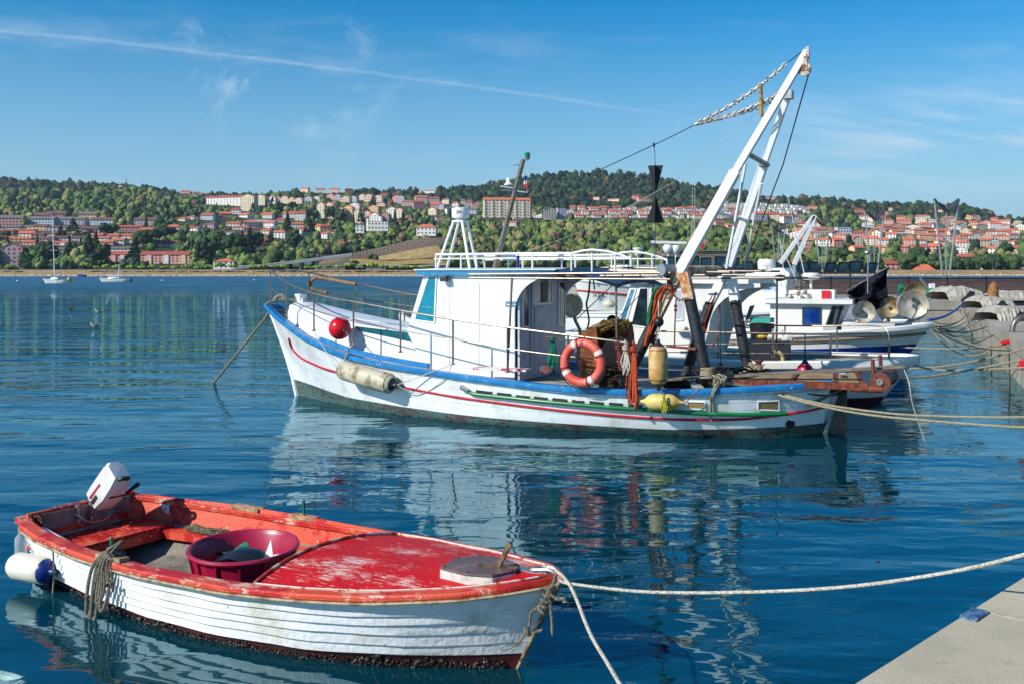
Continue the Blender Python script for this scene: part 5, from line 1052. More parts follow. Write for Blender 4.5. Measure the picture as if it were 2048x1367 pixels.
# generic hull for the neighbours
def simple_hull(root, F_, L_, bw, zs, m_hull, m_low, zlow=.25, bow_over=.8, stern_over=.3, capm=None, round_stern=False):
    bt = [(-bow_over, .02), (-bow_over*.6, .3*bw), (0, .55*bw), (1.0, .8*bw), (2.4, .96*bw), (L_*.5, bw), (L_*.8, .9*bw), (L_, .72*bw), (L_+stern_over, .55*bw if not round_stern else .05)]
    if round_stern: bt[-2] = (L_-.3, .62*bw); bt.insert(-1, (L_+stern_over*.6, .38*bw))
    wt_ = [(0, .02), (.8, .35*bw), (2.2, .75*bw), (L_*.5, .92*bw), (L_*.8, .8*bw), (L_-.4, .5*bw if not round_stern else .3*bw), (L_, .35*bw if not round_stern else .02)]
    Hh = Hull(F_, bt, wt_, zs, -bow_over, L_+stern_over, L_)
    Ts = [0, .01, .025, .05]+[.05+.9*i/30 for i in range(1, 31)]+[.97, .985, 1]
    mb = MB()
    for side in (1, -1): mb.grid([[Hh.pt(t, zlow/1.2+(1-zlow/1.2)*f, 0, side) for t in Ts] for f in [k/8 for k in range(9)]])
    mb.grid([[Hh.pt(1, v, 0, 1), Hh.pt(1, v, 0, -1)] for v in (zlow/1.2, .6, 1)]); mb.build('hull', m_hull, root)
    mb = MB()
    for side in (1, -1): mb.grid([[Hh.pt(t, f, .003, side) for t in Ts] for f in (-.5, -.2, 0, zlow/2.4, zlow/1.2)])
    mb.grid([[Hh.pt(1, v, 0.003, 1), Hh.pt(1, v, .003, -1)] for v in (-.5, zlow/1.2)]); mb.build('bottom', m_low, root)
    mb = MB(); mb.grid([[F_.P(-bow_over+t*(L_+stern_over+bow_over), Hh_b*k, itp(zs, -bow_over+t*(L_+stern_over+bow_over))-.10) for k in (-1, 0, 1)] for t in Ts for Hh_b in [itp(bt, -bow_over+t*(L_+stern_over+bow_over))*.97]]); mb.build('deck', MATS['pale_deck_paint'], root)
    if capm: capg(Hh, Ts, [(.0, -.10), (.05, -.09), (.06, .0), (.03, .03), (-.14, .03), (-.15, -.03)], capm, 'rail_cap', root)
    return Hh, Ts
sup = mat('cream_white_gel_coat', '#dcdbd4', .3, c2='#cbc8bc', sc=1, lo=.55, hi=.8, c3='#99917c', sc3=6, lo3=.73, hi3=.8)
marn = mat('maroon_bottom', '#5d1822', .6, c2='#3f1a1c', sc=4)
def cabin(root, F_, prof, hw, m, name='wheelhouse'):
    mb = MB(); mb.prism([F_.P(x, hw, z) for x, z in prof], -F_.n*2*hw); return mb.build(name, m, root, smooth=False)
def pane(par, F_, pxs, w_, m, fm=None, name='window', fw=.03):
    g = [F_.S(a_, b_, w_+.006) for a_, b_ in pxs]; mb = MB()
    for i in range(len(g)): mb.bar(g[i], g[(i+1) % len(g)], fw, fw)
    o = mb.build(name, fm or frame_m, par, smooth=False); mb = MB(); mb.prism(g, F_.n*.008); mb.build('glass', m, o); return o
# neighbour A: white trawler moored alongside, stern to the right
off = -4.75
AF = Frame(MF.P(.3, off, 0).to_2d(), MF.P(11.7, off, 0).to_2d())
A = thing('fishing_boat', 'white fishing boat with slanted wheelhouse windows and steel rail moored directly behind the trawler', 'fishing boat', AF.P(5.5, 0, 0))
za_ = [(-1, 1.7), (1, 1.35), (3, 1.02), (6, .88), (9, .86), (11, .92), (12.2, 1.0)]
AH, AT = simple_hull(A, AF, 11.2, 1.75, za_, sup, marn, .17, .8, .75, None, True)
mb = MB()
capg(AH, AT, [(.0, -.16), (.06, -.12), (.07, .0), (.04, .03), (-.14, .03), (-.15, -.03)], sup, 'rail_cap', A)
aw = 1.0
pf = [AF.side(x, y, aw) for x, y in ((1262, 566), (1218, 700), (1560, 735), (1560, 600), (1545, 566))]
wh = cabin(A, AF, [AF.side(1262, 568, aw), AF.side(1222, 690, aw), (AF.side(1222, 690, aw)[0], .7), (AF.side(1400, 700, aw)[0], .7), (AF.side(1400, 568, aw)[0], AF.side(1262, 568, aw)[1])], aw, sup)
pane(wh, AF, ((1262, 578), (1272, 578), (1250, 648), (1236, 648)), aw, mat('pale_blue_glass', '#3d7896', .1, c2='#8fb2c0', sc=1.5, spec=.8))
pane(wh, AF, ((1280, 576), (1296, 576), (1296, 655), (1262, 650)), aw, glassd)
pane(wh, AF, ((1302, 576), (1318, 576), (1318, 655), (1302, 655)), aw, glassd)
pane(wh, AF, ((1350, 580), (1366, 580), (1366, 640), (1350, 640)), aw, grey, name='side_door')
mb = MB(); rz = AF.side(1262, 566, aw)[1]; ra, rb_ = AF.side(1250, 566, aw)[0], AF.side(1500, 566, aw)[0]
mb.obox(AF.P((ra+rb_)/2, 0, rz+.04), AF.u*(rb_-ra), AF.n*2.3, V((0, 0, .09))); mb.build('roof', sup, A, smooth=False)
# arched aft side screens
for sg in (1, -1):
    xa = AF.side(1400, 568, aw)[0]; mb = MB(); pr = [(xa, .8), (xa, rz)]+[(xa+1.3, rz)]+[(xa+1.3-1.1*math.sin(math.pi/2*i/8), rz-.08-(.9)*(1-math.cos(math.pi/2*i/8))) for i in range(9)]
    mb.prism([AF.P(x, sg*aw, z) for x, z in pr], -AF.n*.05*sg); mb.build('arch_screen', sup, A, smooth=False)
def arail(F_, H_, pxs, name, r, side=1, off_=-.08): mb = MB(); mb.tube(curve([H_.deck(a_, b_, off_, side) for a_, b_ in pxs], 4), r, 7); return mb.build(name, steel, A)
arail(AF, AH, [(1310, 662), (1420, 664), (1540, 667), (1650, 668), (1740, 666), (1765, 671), (1777, 690), (1778, 730)], 'guard_rail', .022)
arail(AF, AH, [(1420, 652), (1530, 651), (1640, 652), (1720, 651), (1762, 653), (1776, 665), (1778, 690)], 'guard_rail', .018, -1)
arail(AF, AH, [(1310, 690), (1420, 688), (1540, 686), (1650, 686), (1776, 687)], 'guard_rail', .010)
arail(AF, AH, [(1310, 703), (1420, 705), (1540, 706), (1650, 706), (1776, 707)], 'guard_rail', .010)
for px in (1436, 1546, 1661): mb = MB(); mb.tube([AH.deck(px, 716, -.08), AH.deck(px, 666, -.08)], .022, 7); mb.build('rail_post', steel, A)
for px in (1570, 1674): mb = MB(); mb.tube([AH.deck(px, 700, -.08, -1), AH.deck(px, 652, -.08, -1)], .018, 7); mb.build('rail_post', steel, A)
cr_ = thing('fish_crate', 'large dark navy plastic crate on the deck of the boat behind the trawler', 'crate', AF.S(1535, 715, .3))
mb = MB(); c_ = AF.S(1535, 700, .3); c_.z = 1.0
mb.obox(c_, AF.u*.85, AF.n*.7, V((0, 0, .48))); mb.build('body', mat('navy_crate_plastic', '#1c2029', .4), cr_, smooth=False)
mb = MB(); mb.obox(c_+V((0, 0, .23)), AF.u*.93, AF.n*.78, V((0, 0, .05))); mb.build('rim', MATS['navy_crate_plastic'], cr_, smooth=False)
mb = MB(); mb.ell(c_+V((-.1, 0, .32)), (.14, .1, .07)); solo(mb, 'float', mat('yellow_plastic', '#c9a418', .4), 'yellow float lying on top of the dark navy crate', 'float')
mb = MB(); 
for k in range(6): mb.rock(c_+AF.u*(.05+.08*k)+V((0, 0, .28+.04*(k % 2))), .10)
for k in range(14): mb.tube(curve([c_+AF.u*rnd.uniform(-.1, .4)+V((0, 0, .25)), c_+AF.u*rnd.uniform(-.1, .4)+V((0, 0, .48)), c_+AF.u*rnd.uniform(-.1, .5)+V((0, 0, .22))], 4), .006, 4)
solo(mb, 'sack', mat('white_sack', '#c9c8c4', .8), 'white sack with pale cords on the dark navy crate', 'sack')
for px, py, r, m, lb in ((1610, 735, .17, mat('pink_red_vinyl', '#c4143a', .3), 'pink red ball fender hanging over the side of the boat behind the trawler'),):
    b_ = thing('ball_fender', lb, 'fender', AH.on(px, py, .1)); p = AF.S(px, 742, 1.85); mb = MB(); mb.ell(p, r, 20, 14); mb.build('ball', m, b_); mb = MB(); mb.lathe(p+V((0, 0, r*.85)), (0, 0, 1), [(.10, -.02), (.03, .09), (.001, .1)], 12); mb.build('neck', navy, b_)
    mb = MB(); mb.tube([p+V((0, 0, r)), AF.S(px, 690, 1.7), AF.S(px, 668, 1.67)], .014, 6); mb.build('rope', rope_dark, b_)
b_ = AF.S(1441, 735, 1.85); mb = MB(); mb.lathe(b_, (0, 0, 1), [(.11, -.06), (.08, .02), (.02, .10), (.001, .11)], 12); mb.tube([b_+V((0, 0, .1)), AF.S(1441, 690, 1.7), AF.S(1441, 645, 1.65)], .010, 5); solo(mb, 'cone_weight', navy, 'black cone shaped weight on a cord in front of the rear boat', 'weight')
mb = MB(); mb.tube(curve([AF.S(a_, b_, .9) for a_, b_ in ((1439, 600), (1439, 650), (1425, 692), (1411, 690), (1403, 670))], 5), .014, 6); solo(mb, 'hose', MATS['dull_red_rope'], 'thin red hose hanging in a loop behind the far gantry legs', 'hose')
mb = MB(); mb.tube(curve([AF.S(a_, b_, 1.3) for a_, b_ in ((1546, 714), (1548, 705), (1555, 703), (1563, 708), (1566, 722), (1567, 734))], 5), .035, 8); solo(mb, 'yellow_hose', mat('yellowed_hose', '#b59a5c', .5), 'thick yellowish hose curved over the rail of the rear boat', 'hose')
mb = MB(); mb.tube([AF.S(1553, 708, 1.2), AF.S(1554, 556, 1.2)], .022, 7); mb.ell(AF.S(1560, 556, 1.2), (.13, .08, .07)); solo(mb, 'lamp_pole', mat('dark_grey_pole', '#4a4846', .5, .4), 'thin dark deck pole with a black covered head on the rear boat', 'pole')
mb = MB(); 
for k in range(5): mb.rock(AF.S(1265+k*10, 646, .6), .12)
solo(mb, 'red_net', mat('magenta_net', '#b01440', .8, bump=.3), 'bright pink red net heap seen through the rear boat window', 'fishing net')
mb = MB(); mb.prism([AF.S(a_, b_, .4) for a_, b_ in ((1510, 610), (1500, 612), (1488, 650), (1492, 655))], AF.n*.03)
solo(mb, 'name_board', mat('weathered_grey_board', '#6f7274', .6, c2='#3f4244', sc=9), 'tilted grey board leaning on the rear boat', 'board')
mb = MB(); p = AF.S(1524, 640, .2); mb.obox(p, AF.u*.45, AF.n*.35, V((0, 0, .1))); solo(mb, 'tray', mat('sea_green_tray', '#1f9d86', .5), 'sea green tray on a black bin at the far rail', 'tray')
mb = MB(); mb.lathe(p-V((0, 0, .6)), (0, 0, 1), [(.001, 0), (.22, 0), (.27, .52), (.001, .53)], 14); solo(mb, 'bin', black_m, 'black bin under the sea green tray', 'bin')
# neighbour B: white and blue boat, bow to the right
BF = Frame(ground(1800, 742).to_2d(), (ground(1800, 742)+V((-9.3, 4.0, 0))).to_2d())
B = thing('fishing_boat', 'white fishing boat with deep blue bottom, bow pointing to the right quay', 'fishing boat', BF.P(4.5, 0, 0))
zbb = [(-.9, 1.32), (0, 1.24), (1.5, 1.12), (3.5, .98), (6, .88), (10, .88)]
BH, BT = simple_hull(B, BF, 9.6, 1.5, zbb, sup, mat('deep_blue_bottom', '#0d2a86', .4, c2='#0a1f66', sc=3), .70, .85, .2, sup)
mb = MB(); mb.tube([BH.pt(t, .80, .02, 1) for t in BT[:30]], .045, 6); mb.build('rubbing_strake', mat('brown_strake', '#8c755c', .7, c2='#6b5642', sc=5), B)
bw_ = .95
cb = [(1531, 612), (1531, 720), (1662, 722), (1673, 690), (1690, 612)]
wb = cabin(B, BF, [BF.side(a_, b_, bw_) for a_, b_ in ((1540, 604), (1540, 715), (1655, 715), (1668, 668), (1693, 604))], bw_, sup)
mb = MB(); g0, g1 = BF.side(1530, 602, bw_), BF.side(1706, 602, bw_); mb.obox(BF.P((g0[0]+g1[0])/2, 0, g0[1]), BF.u*(g1[0]-g0[0]), BF.n*2.3, V((0, 0, .12))); mb.obox(BF.P((g0[0]+g1[0])/2, 0, g0[1]-.07), BF.u*(g1[0]-g0[0])*.96, BF.n*2.15, V((0, 0, .05))); mb.build('roof', sup, B, smooth=False)
navyg = mat('royal_blue_glass', '#0c2f6e', .1, c2='#1b4f9a', sc=1.2, lo=.45, hi=.6, spec=.8)
pane(wb, BF, ((1606, 617), (1641, 617), (1641, 649), (1606, 649)), bw_, navyg, mat('grey_rubber_frame', '#3c434a', .5), fw=.045)
pane(wb, BF, ((1665, 613), (1674, 613), (1666, 650), (1652, 650)), bw_, glassd, MATS['grey_rubber_frame'])
pane(wb, BF, ((1678, 613), (1687, 613), (1675, 655), (1668, 655)), bw_, glassd, MATS['grey_rubber_frame'])
mb = MB(); p = BF.S(1660, 668, bw_+.05); mb.prism([BF.S(a_, b_, bw_+.02) for a_, b_ in ((1646, 652), (1673, 652), (1673, 683), (1646, 683))], BF.n*.05); mb.build('locker', mat('grey_locker', '#a6a8a8', .5), B, smooth=False)
mb = MB(); g = [BF.P(x, k*h_, z) for (x, h_, z) in ((BF.side(1690, 668, .8)[0], .9, 1.62), (BF.side(1760, 665, .4)[0], .5, 1.58)) for k in (1, -1)]
fo0, fo1 = BF.side(1684, 668, .8)[0], BF.side(1790, 662, .3)[0]
mb.grid([[BF.P(x, h_*k, z) for k in (-1, -.9, 0, .9, 1)] for x, h_, z in ((fo0, .9, 1.36), ((fo0+fo1)/2, .8, 1.33), (fo1, .45, 1.30))]); mb.grid([[BF.P(x, h_, z) for z in (.8, 1.33)] for x, h_ in ((fo0, .91), ((fo0+fo1)/2, .81), (fo1, .46))]); mb.build('fore_cabin', sup, B)
mb = MB(); c_ = BF.S(1625, 590, -.2); mb.obox(c_, BF.u*1.25, BF.n*.6, V((0, 0, .30))); bx = mb.build('liferaft_box', sup, B, smooth=False)
mb = MB(); c2_ = BF.S(1652, 590, .12); mb.obox(c2_+BF.n*.02, BF.u*.24, BF.n*.03, V((0, 0, .24))); mb.build('red_marking', mat('signal_red', '#b81820', .4), bx, smooth=False)
mb = MB(); c_ = BF.S(1622, 560, -.6); mb.lathe(c_, (0, 0, 1), [(.04, -.5), (.04, .0), (.22, .01), (.25, .05), (.25, .16), (.20, .20), (.001, .21)], 22); mb.build('radar_dome', sup, B)
mb = MB()
for px, dx in ((1580, 0), (1596, 4), (1610, -4)): mb.tube([BF.S(px, 602, 0), BF.S(1596+dx, 560, 0)], .03, 6)
for j in range(4): mb.tube([BF.S(1570+3*j, 598-9*j, .1), BF.S(1622-3*j, 597-9*j, .1)], .012, 5)
for k in range(10): mb.torus(BF.S(1580+rnd.uniform(0, 35), 590-rnd.uniform(0, 25), rnd.uniform(-.3, .3)), V((rnd.uniform(-1, 1), .3, rnd.uniform(-1, 1))), .10, .012, 12, 5)
mb.build('mast_frame', steel, B)
mb = MB()
for k in range(12): mb.rock(BF.S(1576+rnd.uniform(0, 40), 596-rnd.uniform(0, 14), rnd.uniform(-.3, .3)), .07)
solo(mb, 'roof_gear', mat('mixed_grey_gear', '#6c685e', .8, c2='#b5b0a2', sc=9, lo=.45, hi=.55), 'jumble of grey gear lying on the roof below the steel mast frame', 'gear')
for px0, y0, px1, y1, w_ in ((1611, 560, 1573, 380, -.5), (1595, 565, 1557, 480, 0), (1573, 588, 1560, 480, .1)):
    mb = MB(); mb.tube([BF.S(px0, y0, w_), BF.S(px1, y1, w_)], [.016, .006], 6); mb.build('antenna', mat('white_whip', '#c9c8c6', .5), B)
# black sheeting on poles
mb = MB(); R_ = []
P4 = [BF.S(1922-1922+1700, 588, .6)]
for i in range(13):
    f = i/12; r = []
    for j in range(11):
        g = j/10; px = 1697+f*79-3*g; top_ = 580-46*f; bot = 592+30*math.sin(math.pi*min(1, f*1.05)*.82)**.8+ (6 if j % 2 else 0)*f
        r.append(BF.S(px+2*math.sin(g*7+f*9), top_+(bot-top_)*g, .3+.16*math.sin(f*11+g*4)+.1*math.sin(g*13)))
    R_.append(r)
mb.grid(R_); mb.tube([BF.S(1693, 584, .3), BF.S(1778, 534, .3)], .03, 6); bs_ = mat('black_sheeting', '#12141a', .28, c2='#1e212b', sc=5); solo(mb, 'black_sheet', bs_, 'torn black plastic sheet flapping on a slanted pole beside the line haulers', 'plastic sheet', ang=25)
mb = MB(); mb.tube([BF.S(1735, 640, .35), BF.S(1736, 510, .35)], .02, 6); mb.lathe(BF.S(1735, 510, .35), (0, 0, 1), [(.02, 0), (.10, .06), (.09, .1), (.001, .1)], 10); solo(mb, 'deck_pole', galv, 'thin upright pole with a small lamp head through the black sheet', 'pole')
# line hauler drums
hm = mat('worn_brass_steel', '#a39572', .5, .55, c2='#7a5a2c', sc=4, lo=.45, hi=.62, c3='#5a2f14', sc3=7, lo3=.62, hi3=.7); hs = mat('worn_pale_steel', '#b3aea2', .55, .45, c2='#8a8270', sc=4, lo=.45, hi=.62, c3='#7a4a26', sc3=7, lo3=.64, hi3=.72)
def hauler(px, py, r, Y, m, label, foot, inner=True, stand=3, tilt=.15, arm=None):
    c_ = at(px, py, Y); d = V((-.30+tilt*.0, -1, .05)).normalized(); t_ = thing('line_hauler', label, 'net hauler', V((c_.x, c_.y, at(foot[0], foot[1], Y).z)), 'round line haulers on the bows')
    mb = MB(); mb.lathe(c_, d, [(.001, -.02), (.10*r, -.02), (.12*r, -.06), (r*.35, -.07), (r*.55, -.05), (r*.97, .08), (r, .09), (r*1.02, .07), (r*.6, -.10), (r*.55, -.22), (r*.98, -.34), (r*1.0, -.36), (r*.95, -.37), (.001, -.25)], 36); dm = mb.build('drum', m, t_)
    mb = MB(); mb.lathe(c_, d, [(.05*r+.02, -.03), (.05*r+.015, .03), (.001, .035)], 12); mb.build('hub', galv, dm)
    f = at(foot[0], foot[1], Y)
    for k in range(stand):
        mb = MB(); mb.tube([c_-d*.15-V((0, 0, r*.9 if arm is None else 0)), f+V(((k-(stand-1)/2)*.28, .1*k, 0))], .055 if k == 0 else .028, 8); mb.build('stand_leg', rusty_w if k == 0 else galv, t_)
    return t_
hauler(1826, 611, .42, 28.3, hs, 'largest round steel line hauler on a stand at the blue boat bow', (1818, 658))
hauler(1778, 614, .31, 29.2, hm, 'smaller golden rusty line hauler left of the largest one', (1772, 655), stand=2)
hauler(1830, 586, .31, 31.0, hm, 'rusty line hauler half hidden above the largest one', (1834, 650), stand=2)
hauler(1728, 624, .29, 27.0, hs, 'grey line hauler on a bent arm beside the black sheet', (1700, 668), stand=1, arm=1)
# inner boat C behind B (grey blue cover)
CF = Frame((12.3, 32.3), (3.4, 36.4)); Cb = thing('fishing_boat', 'pale grey boat partly hidden between the blue boat and the pier', 'fishing boat', CF.P(4, 0, 0))
CH, CT = simple_hull(Cb, CF, 9, 1.4, [(-1, 1.15), (1, 1.1), (4, 1.0), (10, 1.0)], sup, marn, .3, .8, .2, sup)
cabin(Cb, CF, [CF.side(a_, b_, .9) for a_, b_ in ((1690, 612), (1690, 668), (1780, 668), (1745, 612))], .9, mat('grey_blue_cover', '#7c8794', .6, c2='#5c6470', sc=2), 'covered_cabin')
# white wheelhouse D
DF = Frame(ground(1630, 690, 0).to_2d(), (ground(1630, 690, 0)+V((-9.5, 4.2, 0))).to_2d())
D = thing('fishing_boat', 'white boat with square blue tinted wheelhouse windows and a white radar dome on its roof', 'fishing boat', DF.P(4, 0, 0))
DH, DT = simple_hull(D, DF, 10, 1.5, [(-1.2, 1.5), (1, 1.3), (4, 1.1), (11, 1.0)], sup, marn, .3, 1.0, .2, sup)
wd_ = cabin(D, DF, [DF.side(a_, b_, 1.1) for a_, b_ in ((1478, 552), (1478, 690), (1560, 690), (1575, 552))], 1.1, sup)
mb = MB(); a_, b_ = DF.side(1470, 550, 1.1), DF.side(1580, 550, 1.1); mb.obox(DF.P((a_[0]+b_[0])/2, 0, a_[1]), DF.u*(b_[0]-a_[0]), DF.n*2.5, V((0, 0, .12)))
mb.prism([DF.P(DF.side(x, y, 1.0)[0], .9, DF.side(x, y, 1.0)[1]) for x, y in ((1500, 547), (1552, 536), (1565, 536), (1580, 549))], -DF.n*1.8); mb.build('roof', sup, D, smooth=False)
tint = mat('blue_tinted_glass', '#2f6690', .12, c2='#9db9c8', sc=.8, lo=.52, hi=.58, spec=.8)
pane(wd_, DF, ((1489, 561), (1515, 561), (1515, 581), (1489, 581)), 1.1, tint); pane(wd_, DF, ((1525, 559), (1550, 559), (1550, 581), (1525, 581)), 1.1, tint)
mb = MB(); mb.lathe(DF.S(1533, 536, .3), (0, 0, 1), [(.03, -.05), (.03, .06), (.2, .08), (.24, .11), (.2, .14), (.001, .17)], 18); mb.build('antenna_disc', sup, D)
mb = MB(); mb.lathe(DF.S(1533, 526, -.6), (0, 0, 1), [(.3, -.25), (.33, -.2), (.34, .05), (.28, .14), (.001, .15)], 20); rdm = mb.build('radar_dome', sup, D)
mb = MB(); mb.tube([DF.S(1482, 640, 1.12), DF.S(1482, 575, 1.12)], .02, 6); mb.build('grab_pole', steel, D)
# slanted white mast boat E
EF = Frame((17, 43), (6, 47)); E_ = thing('fishing_boat', 'far white boat carrying the slanted white twin mast behind the glass panels', 'fishing boat', EF.P(4, 0, 0))
simple_hull(E_, EF, 11, 1.6, [(-1.2, 1.6), (1, 1.3), (4, 1.1), (12, 1.0)], sup, marn, .3, 1.0, .2, sup)
for x0_, x1_, y0_, y1_ in ((1588, 1630, 530, 431), (1560, 1627, 527, 432)): mb = MB(); mb.bar(at(x0_, y0_, 44), at(x1_, y1_, 44), .16, .16, up=(0, 1, 0)); mb.build('mast_spar', white_g, E_, smooth=False)
mb = MB(); mb.tube([at(1626, 430, 44), at(1600, 437, 44), at(1575, 452, 44)], .03, 6); mb.tube([at(1588, 530, 44), at(1590, 545, 44), at(1575, 600, 44)], .1, 6); mb.tube([at(1560, 527, 44), at(1600, 478, 44)], .04, 6); mb.build('mast_stay', galv, E_)
# radar scanner and dome group on a mast (boat with red bottom 362-KP)
KF = Frame((4.15, 57), (14.5, 60.5)); K = thing('fishing_boat', 'far white boat with red stripe and dark red bottom, bow seen beyond the cabin arch', 'fishing boat', KF.P(5, 0, 0))
kz = [(-.8, 2.35), (1, 2.1), (4, 1.7), (12, 1.5)]
KH, KT = simple_hull(K, KF, 11, 1.9, kz, sup, marn, .28, .7, .2, sup)
mb = MB(); mb.tube([KH.pt(t, .72, .02, 1) for t in KT], .05, 6); mb.build('red_stripe', red_m, K)
kp = KH.on(1200, 591, .04); text('362-KP', .30, kp+V((0, -.03, 0)), math.pi/2+.05, math.atan2(KF.u.y, KF.u.x)-.25, black_m, K, 'registration', .01)
mb = MB(); p = KF.S(1225, 572, 1.2); mb.ell(p, .28, 16, 12); solo(mb, 'ball_buoy', MATS['glossy_red_vinyl'], 'small red ball buoy on the far boat beyond the cabin arch', 'buoy')
mb = MB(); p = at(1218, 608, 40); mb.lathe(p, (0, 0, 1), [(.001, -.16), (.2, -.14), (.26, -.02), (.2, .08), (.04, .20), (.001, .21)], 18); mb.tube([p+V((0, 0, .2)), at(1218, 560, 40)], .012, 5); solo(mb, 'bell_float', mat('cream_float', '#c9bfa6', .5), 'cream bell shaped float hanging in front of the far white boat', 'float')
cbn = cabin(K, KF, [KF.side(a_, b_, 1.2) for a_, b_ in ((1255, 530), (1250, 590), (1420, 590), (1420, 530))], 1.2, sup)
mb = MB(); mb.bar(at(1302, 484, 55), at(1373, 486, 55), .12, .14); mb.build('radar_bar', sup, K, smooth=False)
for px, py, r in ((1336, 497, .28), (1352, 498, .26), (1276, 503, .24)):
    mb = MB(); mb.lathe(at(px, py, 55), (0, 0, 1), [(.05, -1.0), (.05, -.3), (r*.6, -.25), (r, -.05), (r, .08), (r*.7, .2), (.001, .22)], 16); mb.build('antenna_dome', sup, K)
mb = MB(); mb.lathe(at(1276, 499, 55), (0, 0, 1), [(.28, 0), (.3, .04), (.28, .08), (.001, .09)], 16); mb.build('antenna_disc', sup, K)
for px, y0, y1 in ((1385, 470, 375), (1390, 470, 376), (1196, 530, 478), (1249, 530, 480), (1260, 530, 484), (1376, 540, 465)):
    mb = MB(); mb.tube([at(px-2, y0+40, 56), at(px, y1, 56)], [.04, .02], 5); mb.build('whip_antenna', mat('grey_whip', '#8c8f92', .5), K)
mb = MB(); mb.bar(at(1405, 500, 56), at(1404, 476, 56), .14, .1); mb.build('red_flagstaff', MATS['signal_red'], K, smooth=False)
# beige drum and mooring clutter between trawler and neighbours
c_ = MF.S(1144, 611, -1.9); t_ = thing('beige_hauler', 'beige round hauler disc seen through the cabin arch', 'net hauler', MF.S(1144, 640, -1.9))
mb = MB(); mb.lathe(c_, (MF.n*.6+MF.u*.8), [(.001, -.08), (.23, -.1), (.25, -.05), (.25, .03), (.20, .07), (.001, .03)], 26, sq=(1, 1)); mb.build('drum', mat('beige_plastic_disc', '#d0bd96', .5, c2='#b09c72', sc=5), t_)
mb = MB(); mb.tube([c_, MF.S(1150, 640, -1.9), MF.S(1160, 660, -1.9), MF.S(1160, 720, -1.9)], .035, 8); mb.build('stand', steel, t_)
mb = MB(); mb.tube(curve([MF.S(a_, b_, -.6) for a_, b_ in ((1180, 560), (1177, 590), (1173, 610), (1178, 640), (1174, 660))], 5), .02, 6); mb.tube([MF.S(1187, 560, -.6), MF.S(1189, 580, -.6)], .015, 5); solo(mb, 'awning_cord', mat('olive_cord', '#3d3a2c', .9), 'twisted olive cord hanging from the blue canopy', 'rope')
mb = MB(); mb.tube([at(1233, 563, 19), at(1152, 640, 19)], .010, 5); mb.tube([at(1300, 568, 19), at(1228, 645, 19)], .008, 5); solo(mb, 'cord', rope_b, 'thin slanting cord crossing the opening behind the cabin', 'rope')
# tarpaulins and gear on the far quay
tarp = mat('dirty_white_tarpaulin', '#aaa597', .8, c2='#857e6e', sc=3, lo=.45, hi=.65, c3='#a06a34', sc3=5, lo3=.68, hi3=.74, bump=.25, bsc=14)
def tarpd(px0, px1, y0, y1, Y, depth, label, seed, open_=True):
    r2 = random.Random(seed); p0, p1 = at(px0, y1, Y), at(px1, y1, Y); h = at(px0, y0, Y).z-p0.z; wdt = p1.x-p0.x
    t_ = thing('tarpaulin_stack', label, 'covered gear', ((p0.x+p1.x)/2, Y+depth/2, p0.z), 'tarpaulin covered heaps on the quay')
    n1, n2 = 34, 22
    fp = ((0, .0, 0), (.06, .45, 1), (.14, .90, .8), (.30, 1.0, .2), (.62, .97, .2), (.88, .86, .5), (1, .1, 1))
    xp = [(0, .62), (.06, .80), (.22, 1), (.42, .88), (.55, .97), (.78, .82), (.94, .72), (1, .5)]
    mb = MB(); R_ = []
    for q in range(len(fp)*3-2):
        k_, fr2 = q//3, (q % 3)/3; a_ = fp[k_]; b_ = fp[min(k_+1, len(fp)-1)]; dp, hh_, fo_ = [a_[n]+(b_[n]-a_[n])*fr2 for n in range(3)]
        R_.append([p0+V((wdt*(i/n1)+.05*mnoise.noise(V((i*.5, q*.3, seed))), depth*dp-fo_*.16*abs(mnoise.noise(V((i*.28, q*.22, seed*3)))), h*hh_*itp(xp, i/n1)*(1+.05*mnoise.noise(V((i*.35, q*.5, seed)))))) for i in range(n1+1)])
    mb.grid(R_); mb.build('tarpaulin', tarp, t_, ang=22)
    if open_:
        mb = MB(); mb.prism([p0+V((wdt*a_, -.03, h*b_)) for a_, b_ in ((.22, .0), (.40, .32), (.55, .72), (.64, .62), (.66, 0))], (0, .1, 0)); mb.build('opening', mat('opening_shade', '#15181d', .7, c2='#252c38', sc=3), t_)  # dark plate whose colour stands in for the shade under the cover
tarpd(1899, 1976, 572, 605, 50.6, 3.0, 'white tarpaulin tent with a dark open flap in front of the brown wall', 1)
tarpd(1966, 2036, 592, 622, 44, 2.2, 'rust stained beige tarpaulin heap in the middle of the quay edge', 2)
tarpd(2005, 2100, 581, 606, 52, 2.6, 'flat pale tarpaulin heap farthest right at the back of the quay', 4, False)
tarpd(2000, 2075, 612, 650, 33, 2.0, 'crumpled pale grey cover with a dark open side, nearest to the steel hoop', 3)
mb = MB(); p = at(1985, 585, 49); mb.lathe(p-V((0, 0, .3)), (0.1, 0, 1), [(.25, 0), (.26, .3), (.2, .6), (.1, .8), (.001, .85)], 12); solo(mb, 'brown_sack', mat('brown_orange_sack', '#94683a', .9, c2='#6d4a28', sc=6, bump=.3), 'pointed brown sack standing between the tarpaulin heaps', 'sack')
mb = MB(); p = at(1804, 579, 60); mb.rock(p, .33); mb.rock(p+V((.1, 0, -.2)), .3); solo(mb, 'green_net_ball', mat('green_net_heap', '#0f6a48', .9, bump=.3), 'round green net bundle at the foot of the brown wall', 'fishing net')
mb = MB()
for k in range(36): mb.rock(at(1846+rnd.uniform(0, 50), 586, 60)+V((0, rnd.uniform(-.6, .8), rnd.uniform(0, .1))), rnd.uniform(.1, .22))
solo(mb, 'net_strip', mat('teal_green_net', '#2a7a64', .9, c2='#7a2a24', sc=1.2, lo=.55, hi=.6), 'low strip of teal and red nets along the brown wall', 'fishing net')
